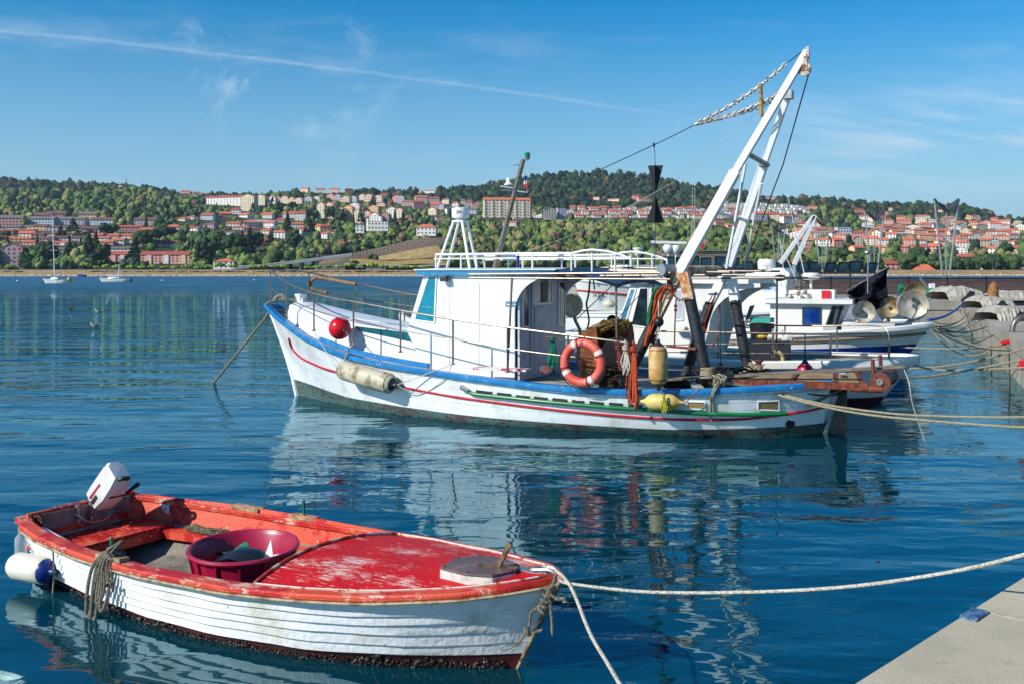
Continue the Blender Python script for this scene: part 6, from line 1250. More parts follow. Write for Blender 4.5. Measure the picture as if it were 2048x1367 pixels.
mb = MB(); mb.prism([at(a_, b_, 62) for a_, b_ in ((1861, 568), (1870, 567), (1870, 585), (1862, 584))], (0, .3, 0)); solo(mb, 'white_box', frame_m, 'small upright white box against the brown wall', 'box', smooth=False)
mb = MB(); mb.bar(at(1855, 577, 52), at(1840, 557, 52), .12, .1); mb.bar(at(1797, 592, 52), at(1793, 577, 52), .12, .1); solo(mb, 'steel_channels', galv, 'pair of leaning steel bars behind the large line hauler', 'steel bars')
# steel hoop, ropes with red sleeves
def zq(px, py): return ground(px, py, 1.08)
mb = MB(); hp_ = [at(a_, b_, 27) for a_, b_ in ((2023, 700), (2024, 668), (2027, 650), (2034, 640), (2046, 634), (2062, 634), (2072, 642), (2076, 660), (2077, 700))]
mb.tube(curve(hp_, 4), .07, 10); solo(mb, 'steel_hoop', steel, 'tall polished steel ladder hoop at the right edge of the quay', 'ladder rail')
mb = MB(); mb.tube([at(2003, 687, 26), at(2037, 678, 26)], .06, 8); solo(mb, 'red_sleeve', MATS['signal_red'], 'longer red hose sleeve around a mooring line near the steel hoop', 'hose')
mb = MB(); mb.tube([at(2040, 735, 19), at(2052, 720, 19)], .07, 8); mb.tube([at(2040, 728, 19), at(2060, 727, 19)], .06, 8); solo(mb, 'red_sleeve', MATS['signal_red'], 'short red hose sleeve at the right edge of the picture', 'hose')
mb = MB(); mb.lathe(at(1994, 632, 36), (0, 0, 1), [(.001, 0), (.16, 0), (.18, .35), (.001, .35)], 14); solo(mb, 'black_bucket', black_m, 'small black bucket on the quay edge among the ropes', 'bucket')
mb = MB(); a_, b_ = at(1930, 603, 50), at(1856, 640, 34); mb.tube(sag(a_, b_, .2), .05, 7); solo(mb, 'mooring_line', mat('blue_line', '#1f5f9e', .8), 'thick blue mooring line from the pier corner down to the boats', 'rope')
r2 = random.Random(77)
ends = [(1944, 617, 47), (1952, 628, 42), (1960, 640, 37), (1975, 652, 33), (1990, 668, 29), (2003, 682, 27), (2020, 700, 23.5)]
k = 0
pls = ('first', 'second', 'third', 'fourth', 'fifth', 'sixth', 'seventh', 'eighth', 'ninth', 'tenth', 'eleventh', 'twelfth', 'thirteenth', 'fourteenth')
for (px, py, Y) in ends:
    for (sx__, sy__, sY) in ((1868, 655, 28), (1862, 648, 31.5)):
        e2 = at(px, py, Y); s2 = at(sx__+r2.uniform(-8, 8), sy__+r2.uniform(-6, 6), sY); mb = MB()
        mb.tube(sag(s2, e2, r2.uniform(.15, .55), 14), .016, 5)
        solo(mb, 'mooring_line', rope_b if k % 3 else rope_dark, '%s line sagging between the blue boat bow and the quay, counted from the back' % pls[k], 'rope', 'mooring lines between the blue boat bow and the quay'); k += 1
for i, (pts, lb) in enumerate(((((1778, 720, 21), (1830, 731, 21), (1900, 740, 20.5), (2100, 732, 18)), 'thick pale line from the round stern of the rear boat to the quay'), (((1775, 757, 18.8), (1850, 753, 19.5), (1960, 735, 19.5), (2110, 706, 19)), 'line rising to the right from beside the ramp roller'), (((1800, 738, 24), (1900, 730, 22), (1990, 712, 20), (2110, 680, 18)), 'grey line crossing above the thick pale line at the right'), (((1796, 694, 27), (1900, 697, 26), (1990, 692, 26), (2003, 687, 26)), 'straight pale line reaching the longer red hose sleeve'))):
    mb = MB(); mb.tube(curve([at(*q) for q in pts], 8), .020, 6); solo(mb, 'mooring_line', rope_b, lb, 'rope')
for i, (px, y0, y1, Y) in enumerate(((1982, 690, 760, 30), (2018, 700, 790, 23.5), (1945, 665, 720, 40))):
    mb = MB(); mb.tube([at(px, y0, Y), at(px+2, y1, Y)], .02, 5); solo(mb, 'hanging_chain', rope_dark, ('longest', 'nearest', 'farthest')[i]+' dark chain hanging down the quay wall into the water', 'chain')
# ------------------------------------------------------------------ the far shore
PXC = [-1400, -600, 0, 200, 400, 500, 650, 800, 900, 1000, 1150, 1250, 1400, 1600, 1800, 1900, 2048, 2500, 3400]
DC = [690, 700, 712, 760, 830, 900, 1050, 1250, 1500, 1900, 2500, 3100]
prof_ = {  # picture heights of the bare ground at each distance; 690-712 the shore itself
 -1400: [541, 520, 505, 470, 450, 430, 410, 395], -600: [541, 515, 500, 460, 440, 415, 398, 385], 0: [541, 512, 492, 452, 430, 408, 389, 366], 200: [541, 512, 492, 456, 430, 409, 387, 378], 400: [541, 515, 500, 463, 432, 412, 401, 396],
 500: [541, 518, 505, 472, 442, 417, 405, 405], 650: [541, 522, 512, 482, 445, 415, 396, 398], 800: [541, 516, 502, 482, 455, 428, 399, 390], 900: [541, 508, 495, 475, 450, 425, 400, 386],
 1000: [541, 510, 495, 473, 450, 432, 408, 371], 1150: [541, 510, 490, 465, 447, 435, 419, 350], 1250: [541, 510, 490, 465, 447, 433, 419, 352], 1400: [541, 510, 492, 468, 447, 428, 416, 378],
 1600: [541, 518, 507, 485, 462, 438, 417, 406], 1800: [541, 525, 517, 498, 476, 453, 430, 417], 1900: [541, 527, 520, 503, 481, 457, 434, 417], 2048: [541, 531, 525, 508, 490, 472, 458, 449], 2500: [541, 531, 525, 510, 495, 480, 465, 455], 3400: [541, 532, 526, 515, 502, 490, 478, 470]}
TZ = []
for px in PXC:
    ys = prof_[px]; TZ.append([-.6, 1.2, 2.4]+[H+(HY-y)*D/F for y, D in zip(ys, DC[3:11])]+[H+(HY-ys[-1])*DC[10]/F*.8])
TZ = np.array(TZ)
def tz(px, D):
    px = np.asarray(px, float); D = np.asarray(D, float)
    out = np.zeros(np.broadcast(px, D).shape); cols = np.array([np.interp(D.ravel(), DC, r) for r in TZ])
    i = np.clip(np.searchsorted(PXC, px.ravel())-1, 0, len(PXC)-2); a = np.array(PXC)[i]; b = np.array(PXC)[i+1]; f = np.clip((px.ravel()-a)/(b-a), 0, 1); f = f*f*(3-2*f)
    k = np.arange(len(i)); return (cols[i, k]*(1-f)+cols[i+1, k]*f).reshape(out.shape)
def tz1(px, D): return float(tz(np.array([px]), np.array([D]))[0])
def find_D(px, py, lo=715, hi=2500):
    Ds = np.linspace(lo, hi, 240); y = HY-(tz(np.full(240, px), Ds)-H)*F/Ds
    k = np.argmax(y <= py)
    return float(Ds[k]) if (y <= py).any() else float(hi)
gx = np.arange(-1400, 3401, 25); gD = np.concatenate([np.arange(690, 770, 8), np.geomspace(775, 3100, 60)])
PX, DD = np.meshgrid(gx, gD); ZZ = tz(PX, DD)
nzv = np.vectorize(lambda a, b: mnoise.noise(V((a*.004, b*.004, 0))))
X = (PX-1024)/F*DD; ZZ = ZZ+nzv(X, DD)*np.clip((DD-850)/300, 0, 1)*5
vs = np.stack([X, DD, ZZ], -1).reshape(-1, 3); n1 = len(gx); fs = [(i*n1+j, i*n1+j+1, (i+1)*n1+j+1, (i+1)*n1+j) for i in range(len(gD)-1) for j in range(n1-1)]
me = bpy.data.meshes.new('hills'); me.from_pydata(vs.tolist(), [], fs); me.polygons.foreach_set('use_smooth', [True]*len(fs))
me.materials.append(mat('hillside_scrub', '#2c3a1a', .95, c2='#54512c', sc=.02, lo=.45, hi=.6, c3='#1d2b14', sc3=.06, lo3=.5, hi3=.6)); ob = bpy.data.objects.new('hills', me); C.objects.link(ob); ob['kind'] = 'structure'
# shore strip: stones, dry grass bank, promenade, road
def strip(name, d0, z0, d1, z1, m, px0=-1400, px1=3400, th=None):
    xs = np.arange(px0, px1+1, 40); mb = MB(); mb.grid([[V(((px-1024)/F*d, d, z)) for px in xs] for d, z in ((d0, z0), (d1, z1))]); return struct(mb, name, m)
strip('shore_stones', 684, -.2, 697, 1.0, mat('pale_shore_stones', '#cfc5b2', .9, c2='#7d7465', sc=.9, lo=.45, hi=.6))
strip('dry_bank', 697, .96, 722, 4.2, mat('dry_grass_bank', '#b08c5a', .95, c2='#8f7848', sc=.15, lo=.4, hi=.6, c3='#4f4a28', sc3=.3, lo3=.58, hi3=.66))
strip('promenade', 722, 4.18, 730, 4.3, mat('promenade_paving', '#8f8980', .9)); strip('road', 730, 4.28, 758, 4.7, mat('asphalt_grey', '#7a7b7e', .9))
mb = MB()
for k in range(900):
    px = rnd.uniform(-100, 2150); d = rnd.uniform(685, 697); mb.rock(V(((px-1024)/F*d, d, (d-684)/13*1.0+.1)), rnd.uniform(.3, .75))
o = solo(mb, 'shore_rocks', MATS['pale_shore_stones'], 'pale rocks along the foot of the far shore', 'rocks'); o['kind'] = 'stuff'
# ---- houses
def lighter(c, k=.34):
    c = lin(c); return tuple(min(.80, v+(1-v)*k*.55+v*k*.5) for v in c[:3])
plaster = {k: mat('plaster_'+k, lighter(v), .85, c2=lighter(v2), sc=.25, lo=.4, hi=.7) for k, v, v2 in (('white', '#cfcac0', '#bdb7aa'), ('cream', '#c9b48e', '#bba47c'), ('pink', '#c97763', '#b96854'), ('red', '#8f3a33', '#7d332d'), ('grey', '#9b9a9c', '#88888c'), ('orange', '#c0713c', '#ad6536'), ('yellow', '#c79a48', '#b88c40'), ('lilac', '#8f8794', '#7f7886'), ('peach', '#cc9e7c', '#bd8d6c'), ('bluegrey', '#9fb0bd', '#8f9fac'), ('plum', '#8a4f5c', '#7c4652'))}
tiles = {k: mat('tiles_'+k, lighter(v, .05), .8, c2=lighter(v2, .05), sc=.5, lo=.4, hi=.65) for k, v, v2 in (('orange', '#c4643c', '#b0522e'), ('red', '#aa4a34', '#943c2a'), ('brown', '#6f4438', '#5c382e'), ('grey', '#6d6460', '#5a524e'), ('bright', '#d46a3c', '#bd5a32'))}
wglass = mat('far_window', '#23282e', .25, c2='#3a424c', sc=.3); balc = mat('balcony_white', '#c4bfb6', .8)
WM = {}
def unitbox(name, m):
    if name not in WM:
        mb = MB(); mb.box((0, 0, 0), (1, 1, 1)); o = mb.build(name, m, None, smooth=False); WM[name] = o.data; bpy.data.objects.remove(o)
    return WM[name]
def ubox(name, m, parent, loc, size):
    o = bpy.data.objects.new(name, unitbox(name, m)); C.objects.link(o); o.parent = parent; o.location = loc; o.scale = size; return o
HB = []   # picture boxes of the houses, so trees do not hide them
hn = {}
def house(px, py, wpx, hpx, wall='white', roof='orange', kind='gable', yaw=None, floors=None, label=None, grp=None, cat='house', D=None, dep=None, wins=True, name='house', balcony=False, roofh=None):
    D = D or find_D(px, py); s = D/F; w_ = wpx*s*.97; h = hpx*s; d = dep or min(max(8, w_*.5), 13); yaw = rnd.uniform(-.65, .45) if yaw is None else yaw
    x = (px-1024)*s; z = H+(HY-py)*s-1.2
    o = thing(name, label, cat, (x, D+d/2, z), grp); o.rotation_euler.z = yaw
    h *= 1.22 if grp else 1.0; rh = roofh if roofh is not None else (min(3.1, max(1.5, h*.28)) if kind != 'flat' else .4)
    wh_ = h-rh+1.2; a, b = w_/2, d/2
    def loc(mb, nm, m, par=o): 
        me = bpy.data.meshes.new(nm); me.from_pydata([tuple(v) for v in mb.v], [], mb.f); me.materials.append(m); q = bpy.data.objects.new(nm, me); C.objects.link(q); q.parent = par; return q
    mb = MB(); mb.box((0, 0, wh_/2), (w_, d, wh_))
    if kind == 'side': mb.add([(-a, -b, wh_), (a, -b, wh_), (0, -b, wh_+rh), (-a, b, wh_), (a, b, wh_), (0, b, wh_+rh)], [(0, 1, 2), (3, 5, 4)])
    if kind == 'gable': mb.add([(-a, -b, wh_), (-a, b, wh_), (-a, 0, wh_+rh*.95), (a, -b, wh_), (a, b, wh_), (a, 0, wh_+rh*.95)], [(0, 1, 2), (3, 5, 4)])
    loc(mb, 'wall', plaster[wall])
    e = .6; mb = MB()
    if kind == 'gable': mb.prism([(-a-e, -b-e, wh_-.25), (-a-e, 0, wh_+rh), (-a-e, b+e, wh_-.25), (-a-e, b+e, wh_-.0), (-a-e, 0, wh_+rh+.3), (-a-e, -b-e, wh_)], (w_+2*e, 0, 0))
    elif kind == 'side': mb.prism([(-a-e, -b-e, wh_-.25), (0, -b-e, wh_+rh), (a+e, -b-e, wh_-.25), (a+e, -b-e, wh_), (0, -b-e, wh_+rh+.3), (-a-e, -b-e, wh_)], (0, d+2*e, 0))
    elif kind == 'hip':
        r = max(.05, a-b); mb.add([(-a-e, -b-e, wh_-.1), (a+e, -b-e, wh_-.1), (a+e, b+e, wh_-.1), (-a-e, b+e, wh_-.1), (-r, 0, wh_+rh), (r, 0, wh_+rh)], [(0, 1, 5, 4), (1, 2, 5), (2, 3, 4, 5), (3, 0, 4), (3, 2, 1, 0)])
    else: mb.box((0, 0, wh_+.2), (w_+.3, d+.3, .4))
    rf = loc(mb, 'roof', tiles[roof])
    if kind != 'flat' and rnd.random() < .6:
        mb = MB(); mb.box((a*.45, b*.25, wh_+rh*.8), (.8, .8, 1.6)); loc(mb, 'chimney', plaster['cream' if wall != 'cream' else 'white'], rf)
    if wins:
        nf = floors or max(1, int(round(wh_/3.0))); nc = max(2, min(12, int(w_/3.2))); fh = (wh_-1.2)/nf
        for f in range(nf):
            for c in range(nc):
                ww = 1.45 if not balcony or c % 2 else 2.2
                ubox('window', wglass, o, (-a+w_*(c+.5)/nc, -b-.02, 1.2+fh*(f+.52)), (ww, .1, min(1.6, fh*.5)))
                if balcony and c % 2 == 0: ubox('balcony', balc, o, (-a+w_*(c+.5)/nc, -b-.5, 1.2+fh*(f+.14)), (2.6, 1.0, .9))
    if wall == 'pink' and wpx > 30 and kind == 'gable':
        for k in range(max(2, int(w_/13))):
            mb = MB(); mb.box((-a+w_*(k+.5)/max(2, int(w_/13)), -b-.35, wh_*.47), (3.6, .7, wh_*.92)); loc(mb, 'bay', plaster['white' if k % 2 else 'peach'])
    HB.append((px-wpx/2-1, px+wpx/2+1, py-hpx*1.18-1, py-hpx*.12, D)); return o
KD = {'gable': 'gabled', 'side': 'gable fronted', 'hip': 'hip roofed', 'flat': 'flat roofed'}
NUM = words
# special buildings, told apart by look
house(20, 537, 42, 50, 'plum', 'red', 'side', .15, 5, 'tall plum red housing block at the far left edge above the shore', cat='apartment block', D=775, dep=16, name='apartment_block')
house(36, 537, 14, 40, 'lilac', 'red', 'flat', .15, 5, 'narrow lilac side block right behind the plum red housing block', cat='apartment block', D=792, name='apartment_block')
house(235, 525, 36, 22, 'pink', 'red', 'gable', .1, 3, 'pink apartment block with white bays, left of the two by the cypress trees', cat='apartment block', D=800, name='apartment_block')
house(332, 525, 104, 22, 'pink', 'red', 'gable', .05, 3, 'long pink and salmon apartment block near the shore behind the promenade trees', cat='apartment block', D=790, name='apartment_block')
house(330, 503, 44, 22, 'pink', 'red', 'gable', .3, 4, 'pink block with dark recess standing higher between pine trees', cat='apartment block', D=905, name='apartment_block')
house(446, 537, 42, 20, 'white', 'bright', 'hip', .05, 2, 'two storey white villa with orange hip roof beside the flyover', D=765, dep=14, name='villa')
house(522, 497, 22, 20, 'red', 'red', 'gable', .3, 3, 'dark red block peeping through the trees above the flyover', cat='apartment block', D=930, name='apartment_block')
house(853, 470, 40, 22, 'white', 'orange', 'hip', -.1, 2, 'white house with columns and orange roof above the grey netted slope', D=955, name='villa', roofh=3.2)
cs = house(755, 460, 42, 17, 'white', 'grey', 'flat', .05, 2, 'white castle like villa with two round turrets', cat='villa', D=985, name='villa')
mb = MB(); mb.cyl((3, -2, 0), (3, -2, 14.5), 2.0, n=12); mb.cyl((-10, -2, 0), (-10, -2, 12.5), 1.4, n=12)
me = bpy.data.meshes.new('turret'); me.from_pydata(mb.v, [], mb.f); me.materials.append(plaster['white']); q = bpy.data.objects.new('turret', me); C.objects.link(q); q.parent = cs
house(719, 464, 17, 14, 'white', 'grey', 'flat', .05, 2, 'small white cube building left of the castle like villa', D=965, name='villa')
house(1013, 434, 96, 39, 'cream', 'bright', 'gable', .12, 6, 'broad cream apartment block with bright orange roof behind the steel mast', cat='apartment block', D=1250, balcony=True, name='apartment_block')
house(1052, 434, 20, 34, 'grey', 'bright', 'gable', .5, 6, 'shaded grey end wing of the broad cream apartment block', cat='apartment block', D=1262, name='apartment_block')  # the wing's shade is put into its grey wall colour
house(1098, 438, 26, 24, 'cream', 'grey', 'side', .3, 5, 'ochre gabled tower block right of the broad cream one', cat='apartment block', D=1265, name='apartment_block')
house(1123, 440, 18, 24, 'lilac', 'grey', 'flat', .2, 5, 'dark lilac block right of the ochre gabled one', cat='apartment block', D=1275, name='apartment_block')
house(1938, 531, 60, 24, 'pink', 'orange', 'hip', .25, 3, 'pink hotel with rows of dark windows and tiled hip roof on the right', cat='hotel', D=800, name='hotel')
house(1850, 551, 42, 22, 'white', 'bright', 'hip', 0, 1, 'white pavilion with big orange hip roof just above the brown wall', cat='pavilion', D=745, name='pavilion', roofh=4.2)
house(1785, 545, 34, 24, 'pink', 'red', 'hip', .1, 3, 'pale pink house with red roof left of the white pavilion', D=770)
house(2035, 535, 30, 22, 'pink', 'red', 'flat', .1, 3, 'salmon pink flat house at the right edge', D=780)
house(1982, 540, 34, 14, 'cream', 'orange', 'hip', .1, 1, 'low cream house between the pink hotel and the right edge', D=765)
house(1690, 512, 20, 11, 'white', 'grey', 'flat', .1, 2, 'plain white box house with flat roof between the sail lamps', D=1010)
house(1688, 466, 30, 12, 'bluegrey', 'grey', 'flat', .1, 2, 'white modern flat roofed house above the terracotta roofs', cat='house', D=1150)
house(1609, 500, 28, 26, 'peach', 'bright', 'hip', .1, 3, 'salmon house with open loggias behind the slanted white mast', D=960)
for i, (px, w_, h_) in enumerate(((452, 6, 10),)): pass
house(112, 451, 0.1+10, 8, 'white', 'grey', 'flat', 0, 1, 'tiny white hut half hidden in the wooded slope', D=1500, wins=False)
house(240, 375, 9, 5, 'white', 'red', 'hip', 0, 1, 'tiny white house beside the antenna on the left ridge', D=2350, wins=False)
house(661, 538, 1, 1, 'white', 'grey', 'flat', 0, 1, None, D=760, wins=False) if False else None
sg = thing('gantry_sign', 'white railway signal box on stilts below the flyover', 'sign', at(616, 540, 745)); mb = MB(); mb.box(at(616, 526, 745), (5.2, 3, 2.6)); mb.build('cabin', plaster['white'], sg, smooth=False)
for k in (-1, 1): mb = MB(); p = at(616, 526, 745); mb.box((p.x+k*2.3, 745, p.z/2+1), (.3, .3, p.z-1.5)); mb.build('leg', galv, sg, smooth=False)
def cluster(name, spec, group, region, kinds=('gable', 'hip', 'side'), ct='house', **kw):
    """spec: rows of (px, py, w, h, wall, roof)"""
    spec = sorted(spec, key=lambda r: r[0])
    cnt = {}
    for r in spec: cnt[(r[4], r[5])] = cnt.get((r[4], r[5]), 0)+1
    seen = {}
    for r in spec:
        k = (r[4], r[5]); seen[k] = seen.get(k, 0)+1; n = seen[k]
        pre = '' if cnt[k] == 1 else ('%s from left ' % (NUM[n-1] if 1 < n <= 14 else ('leftmost' if n == 1 else str(n)+'th'))).replace('leftmost from left', 'leftmost')
        kd = r[6] if len(r) > 6 else kinds[rnd.randrange(len(kinds))]
        house(r[0], r[1], r[2], r[3], r[4], r[5], kd, label=(pre+'%s %s with %s roof %s' % (r[4].replace('bluegrey', 'pale blue'), ct, r[5].replace('bright', 'bright orange'), region)), grp=group, cat=ct.split()[-1] if ct != 'apartment block' else ct, name=ct.replace(' ', '_'), **kw)
# left housing rows (long terraces)
cluster('a', [(20, 452, 48, 18, 'red', 'grey'), (84, 447, 36, 18, 'grey', 'brown'), (82, 452, 50, 16, 'bluegrey', 'grey'), (110, 444, 38, 18, 'red', 'brown'), (142, 452, 52, 15, 'lilac', 'grey'), (174, 444, 36, 17, 'yellow', 'grey'), (204, 453, 50, 15, 'bluegrey', 'brown'), (290, 453, 46, 15, 'lilac', 'brown')], 'terraced blocks in the top row on the left', 'in the top left row', ('gable',), 'apartment block', floors=3, yaw=.05)
cluster('b', [(18, 461, 40, 8, 'grey', 'grey'), (60, 460, 24, 8, 'cream', 'grey'), (79, 462, 28, 11, 'yellow', 'brown'), (112, 463, 44, 10, 'lilac', 'brown'), (150, 464, 44, 10, 'grey', 'brown'), (186, 468, 50, 12, 'plum', 'brown'), (256, 464, 52, 11, 'red', 'red'), (10, 470, 28, 9, 'cream', 'red'), (48, 468, 38, 8, 'peach', 'red'), (52, 476, 30, 11, 'white', 'bright'), (74, 477, 26, 9, 'red', 'brown'), (116, 475, 58, 9, 'cream', 'brown'), (190, 478, 28, 9, 'peach', 'orange'), (10, 482, 30, 8, 'peach', 'orange'), (40, 484, 40, 8, 'peach', 'orange'), (88, 486, 36, 10, 'lilac', 'brown'), (130, 484, 70, 10, 'lilac', 'brown'), (60, 492, 30, 9, 'peach', 'orange'), (110, 493, 60, 9, 'pink', 'orange'), (205, 484, 24, 9, 'white', 'orange'), (225, 480, 22, 10, 'cream', 'orange'), (212, 492, 26, 9, 'peach', 'orange'), (235, 491, 24, 12, 'white', 'orange'), (252, 479, 26, 9, 'white', 'orange'), (268, 489, 18, 12, 'cream', 'orange'), (240, 506, 46, 10, 'white', 'grey'), (130, 508, 40, 10, 'grey', 'grey')], 'low terraces on the lower left slope', 'on the lower left slope', ('gable',), 'terrace', yaw=.05)
cluster('c', [(300, 470, 42, 12, 'peach', 'orange'), (345, 466, 30, 14, 'white', 'bright'), (366, 446, 24, 10, 'cream', 'orange'), (382, 442, 18, 9, 'white', 'orange'), (415, 443, 28, 14, 'bluegrey', 'red'), (450, 438, 24, 12, 'orange', 'bright'), (470, 431, 22, 13, 'white', 'red'), (490, 439, 28, 11, 'white', 'orange'), (388, 464, 24, 9, 'white', 'red'), (420, 458, 30, 11, 'plum', 'brown'), (466, 455, 28, 9, 'white', 'orange'), (499, 453, 30, 9, 'white', 'orange'), (482, 462, 36, 9, 'cream', 'orange'), (500, 467, 30, 11, 'plum', 'red'), (460, 472, 34, 9, 'grey', 'brown'), (490, 474, 30, 7, 'cream', 'orange'), (534, 440, 26, 12, 'white', 'orange'), (540, 456, 26, 12, 'white', 'orange'), (545, 467, 20, 11, 'white', 'grey'), (520, 445, 60, 7, 'grey', 'grey'), (532, 470, 20, 10, 'cream', 'orange'), (560, 478, 24, 15, 'white', 'orange'), (565, 447, 28, 9, 'peach', 'bright'), (578, 438, 26, 12, 'white', 'orange'), (600, 443, 22, 17, 'white', 'red'), (592, 456, 28, 9, 'white', 'orange'), (608, 470, 26, 14, 'white', 'red'), (646, 463, 32, 12, 'cream', 'orange'), (648, 466, 22, 15, 'yellow', 'red'), (651, 477, 22, 11, 'white', 'orange'), (667, 466, 10, 5, 'cream', 'red'), (420, 488, 26, 10, 'peach', 'red'), (430, 497, 14, 14, 'white', 'red'), (585, 487, 26, 5, 'cream', 'orange'), (385, 410, 12, 5, 'pink', 'red')], 'family houses on the middle left slope', 'on the middle left slope', ('gable', 'hip'), 'house')
cluster('d', [(448, 413, 94, 18, 'white', 'red', 'gable'), (497, 425, 32, 30, 'cream', 'red', 'side'), (522, 414, 24, 20, 'cream', 'red', 'side'), (545, 409, 18, 14, 'white', 'red', 'side'), (556, 408, 14, 13, 'pink', 'red', 'side'), (570, 409, 18, 14, 'cream', 'red', 'side'), (584, 410, 16, 13, 'peach', 'orange', 'side'), (598, 411, 18, 13, 'cream', 'orange', 'side'), (617, 406, 20, 11, 'grey', 'grey', 'side'), (634, 405, 16, 11, 'cream', 'grey', 'side'), (662, 402, 18, 12, 'pink', 'red', 'side'), (676, 403, 16, 12, 'lilac', 'red', 'side'), (692, 406, 20, 12, 'peach', 'grey', 'side'), (708, 405, 16, 11, 'grey', 'grey', 'side'), (725, 400, 14, 10, 'cream', 'red', 'side'), (738, 405, 20, 14, 'peach', 'red', 'side'), (757, 406, 20, 13, 'cream', 'orange', 'side'), (643, 440, 18, 29, 'cream', 'orange', 'side'), (660, 440, 20, 29, 'peach', 'orange', 'side'), (679, 440, 22, 22, 'cream', 'orange', 'side'), (697, 440, 22, 24, 'yellow', 'bright', 'side'), (710, 420, 24, 12, 'white', 'bright', 'side'), (717, 446, 22, 22, 'cream', 'bright', 'side'), (735, 446, 20, 20, 'peach', 'orange', 'side'), (748, 425, 24, 12, 'yellow', 'bright', 'side'), (750, 452, 22, 22, 'white', 'red', 'side'), (771, 452, 20, 22, 'red', 'red', 'side'), (785, 436, 24, 18, 'white', 'bright', 'side'), (800, 438, 18, 18, 'cream', 'bright', 'side'), (763, 415, 20, 8, 'peach', 'red', 'side'), (795, 406, 20, 13, 'pink', 'grey', 'side'), (803, 408, 16, 14, 'lilac', 'grey', 'side')], 'apartment blocks on the upper middle slope', 'on the upper middle slope', ('side',), 'apartment block', yaw=-.35)
cluster('e', [(370, 388, 18, 6, 'pink', 'orange'), (392, 391, 16, 6, 'cream', 'orange'), (408, 392, 16, 5, 'peach', 'orange'), (610, 386, 18, 9, 'peach', 'orange'), (640, 387, 20, 9, 'white', 'orange'), (668, 387, 20, 9, 'cream', 'orange'), (697, 386, 18, 8, 'red', 'red'), (768, 392, 22, 5, 'red', 'red'), (860, 387, 22, 6, 'white', 'orange'), (840, 386, 10, 4, 'pink', 'orange'), (1193, 399, 16, 5, 'peach', 'red'), (1230, 403, 26, 5, 'cream', 'orange'), (1270, 398, 16, 7, 'pink', 'red'), (1288, 403, 26, 7, 'pink', 'red'), (1540, 400, 18, 7, 'pink', 'grey')], 'scattered houses along the ridge', 'high on the ridge', ('hip', 'gable'), 'house', wins=False)
cluster('f', [(815, 413, 26, 11, 'cream', 'orange'), (836, 418, 22, 14, 'red', 'red'), (842, 408, 24, 14, 'peach', 'orange'), (858, 402, 22, 9, 'pink', 'red'), (868, 406, 22, 10, 'lilac', 'red'), (872, 418, 22, 11, 'red', 'orange'), (885, 420, 14, 10, 'lilac', 'grey'), (866, 432, 22, 14, 'cream', 'orange'), (893, 408, 18, 10, 'cream', 'grey'), (903, 430, 26, 14, 'white', 'grey'), (912, 415, 14, 10, 'white', 'orange'), (925, 412, 16, 12, 'cream', 'grey'), (938, 415, 18, 12, 'lilac', 'red'), (952, 418, 18, 12, 'pink', 'grey'), (944, 430, 22, 12, 'grey', 'grey'), (985, 440, 40, 10, 'cream', 'bright'), (1040, 443, 30, 13, 'white', 'bright'), (1062, 434, 20, 12, 'cream', 'orange'), (1083, 440, 28, 10, 'white', 'bright'), (1020, 452, 28, 8, 'white', 'bright'), (880, 443, 20, 10, 'peach', 'orange'), (800, 449, 12, 7, 'orange', 'red')], 'houses around the broad cream apartment block', 'near the broad cream block', ('hip', 'gable', 'side'), 'house')
r2 = random.Random(31); sp_ = []
for row, (y0, y1, n, x0_, x1_) in enumerate(((422, 424, 22, 1140, 1470), (429, 430, 22, 1135, 1480), (437, 438, 19, 1150, 1500))):
    for i in range(n):
        px = x0_+(x1_-x0_)*(i+r2.uniform(.2, .8))/n; sp_.append((px, y0+(y1-y0)*i/n+r2.uniform(-1, 1), r2.uniform(13, 19), r2.uniform(6.5, 9.5), r2.choice(['white', 'cream', 'white', 'pink', 'white']), r2.choice(['orange', 'bright', 'bright', 'red'])))
cluster('g', sp_, 'dense terraced houses across the middle ridge', 'in the dense middle rows', ('gable', 'side'), 'row house', yaw=.1)
sp_ = []
for row in range(3):
    for i in range(11):
        px = 1452+i*15+row*5+r2.uniform(-3, 3); sp_.append((px, 411+row*5.5+i*.65+r2.uniform(-1, 1), r2.uniform(10, 14), r2.uniform(5, 7.5), 'white', 'grey', 'flat'))
cluster('h', sp_, 'stepped white flat houses on the right ridge', 'in the stepped white estate', ('flat',), 'flat house', yaw=.15)
cluster('i', [(1490, 440, 30, 13, 'white', 'orange'), (1520, 443, 30, 16, 'grey', 'bright'), (1548, 444, 26, 16, 'cream', 'red'), (1576, 448, 28, 16, 'white', 'orange'), (1600, 449, 16, 16, 'grey', 'grey'), (1625, 419, 26, 6, 'pink', 'bright'), (1598, 430, 14, 8, 'plum', 'grey'), (1720, 427, 26, 8, 'pink', 'red'), (1770, 431, 20, 7, 'pink', 'red'), (1780, 420, 12, 4, 'white', 'orange'), (1465, 460, 26, 10, 'peach', 'bright'), (1440, 452, 22, 8, 'pink', 'orange'), (1880, 425, 14, 5, 'white', 'orange')], 'blocks below the stepped white estate', 'below or beside the stepped white estate', ('gable', 'hip'), 'house')
sp_ = []; rows_ = ((440, 1680, 2010, 10, 9), (449, 1740, 2040, 11, 10), (459, 1600, 2050, 17, 11), (470, 1560, 2048, 20, 12), (480, 1570, 2040, 18, 13), (493, 1640, 2046, 13, 14), (508, 1690, 2040, 8, 15))
